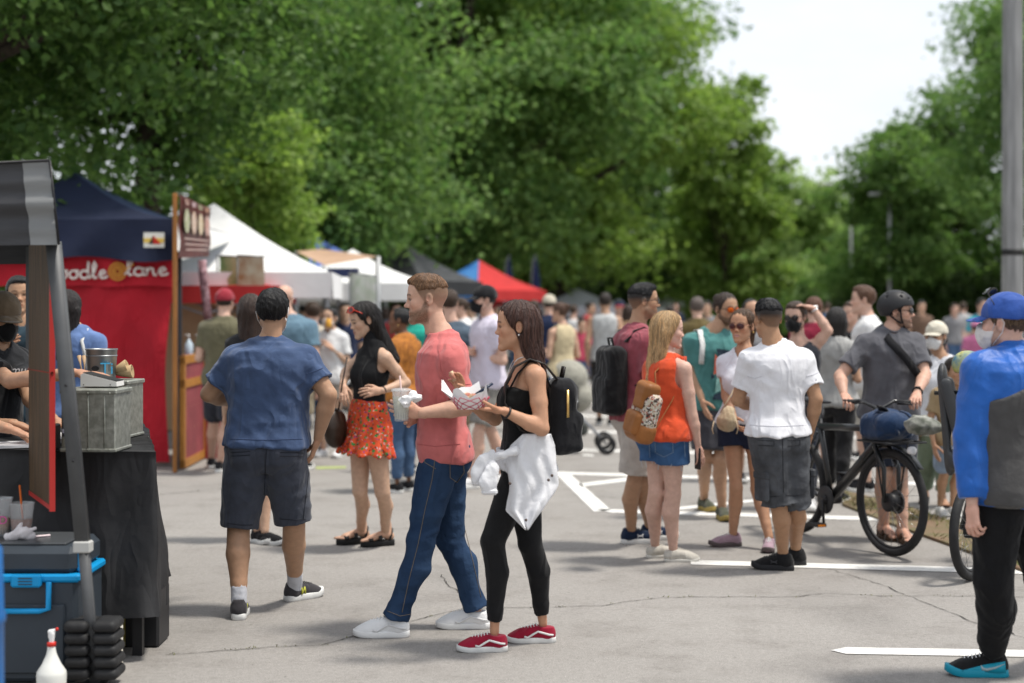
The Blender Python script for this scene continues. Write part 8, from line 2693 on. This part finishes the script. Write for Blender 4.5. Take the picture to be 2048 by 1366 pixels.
far('red haired person in a crimson tee behind the man touching his head', 1628, 15.2, 1.74, 170, T('crimson', (.24, .02, .045)), blackc, 1, FAIR, ('short', 'red_hair', (.12, .045, .02)))
far('woman with long dark hair in a grey vest and black trousers', 1672, 13.2, 1.64, 155, T('vest_grey', (.36, .36, .35)), blackc, 1, TAN, ('long', 'black_long2', (.014, .011, .010), dict(L=.34)), 'hold', True, to=1.9, walk=.14, sl=.35)
far('tall man in a white tee with reddish brown hair, facing left behind the cyclist', 1733, 13.9, 1.84, -100, whitec, T('cream_short', (.55, .52, .46)), 1, FAIR, ('short', 'chestnut', (.11, .05, .025)), 'hold')
far('person in a black tank between the vest woman and the white tee man', 1708, 16.8, 1.70, -60, blackc, greyc, 0, FAIR, HBR, kind='tank')
far('small distant person in grey on the grass at the right', 1908, 33, 1.70, 10, greyc, jeansf, 0, FAIR, HBR)
far('small distant person in pale grey right of the first one', 1926, 36, 1.74, 160, T('palegrey', (.42, .42, .42)), khaki, 0, FAIR, HBR)
far('distant person in a turquoise top behind the blue jacket', 1962, 26, 1.78, 20, T('turquoise', (.03, .33, .42)), blackc, 0, FAIR, HBK)
far('distant person in pink near the child helmet', 1952, 24, 1.42, 170, T('pinkfar', (.52, .16, .30)), jeansf, 0, LIGHT, HBK, extra=[cap(T('cap_pink', (.55, .22, .36)))])
far('distant person in brown left of the cream cap', 1842, 31, 1.76, 0, T('brownfar', (.16, .10, .07)), blackc, 0, LIGHT, HBK)
far('distant walker in blue in the far lot', 1655, 38, 1.74, 180, jeansf, khaki, 0, FAIR, HBR)
rr = random.Random(21)
cols = [('white', whitec), ('navy', navy), ('grey', greyc), ('black', blackc), ('slate', slate), ('red', T('redf', (.34, .05, .05))), ('cream', offw)]
where = [(548, 24, 'behind the burly man'), (608, 26, 'under the blue canopy peak'), (640, 29, 'left of the tan awning'), (745, 27, 'right of the hanging banner'), (770, 30, 'left of the black canopy'), (790, 24, 'beside the striped blouse'), (868, 33, 'below the black canopy'), (945, 30, 'left of the folded arms man'), (1000, 33, 'below the red canopy'), (1035, 28, 'behind the tray woman hair'), (1052, 36, 'near the feather flags'), (1085, 40, 'beyond the cream cap'), (1178, 34, 'left of the heather shirt'), (1185, 44, 'beyond the heather shirt'), (1340, 30, 'behind the blonde hair'), (1352, 42, 'near the small white canopy'), (1415, 28, 'left of the teal shirt'), (1692, 24, 'between the vest woman and the cyclist')]
for i, (px, Y, wh_) in enumerate(where):
    cn_, cm = cols[i % 7]; fem = rr.random() < .45
    far('%s in a %s top %s' % ('woman' if fem else 'man', cn_, wh_), px, Y, rr.uniform(1.62, 1.80) - (.06 if fem else 0), rr.uniform(0, 360), cm, [jeansf, blackc, khaki][i % 3], 0, rr.choice([FAIR, LIGHT, TAN, DEEP]), rr.choice([HBK, HBR, HDB]) if not fem else ('long', 'brown_long', (.045, .024, .016), dict(L=.3)), rr.choice(['down', 'hold', 'phone']), fem, to=rr.choice([.8, 1.9]))
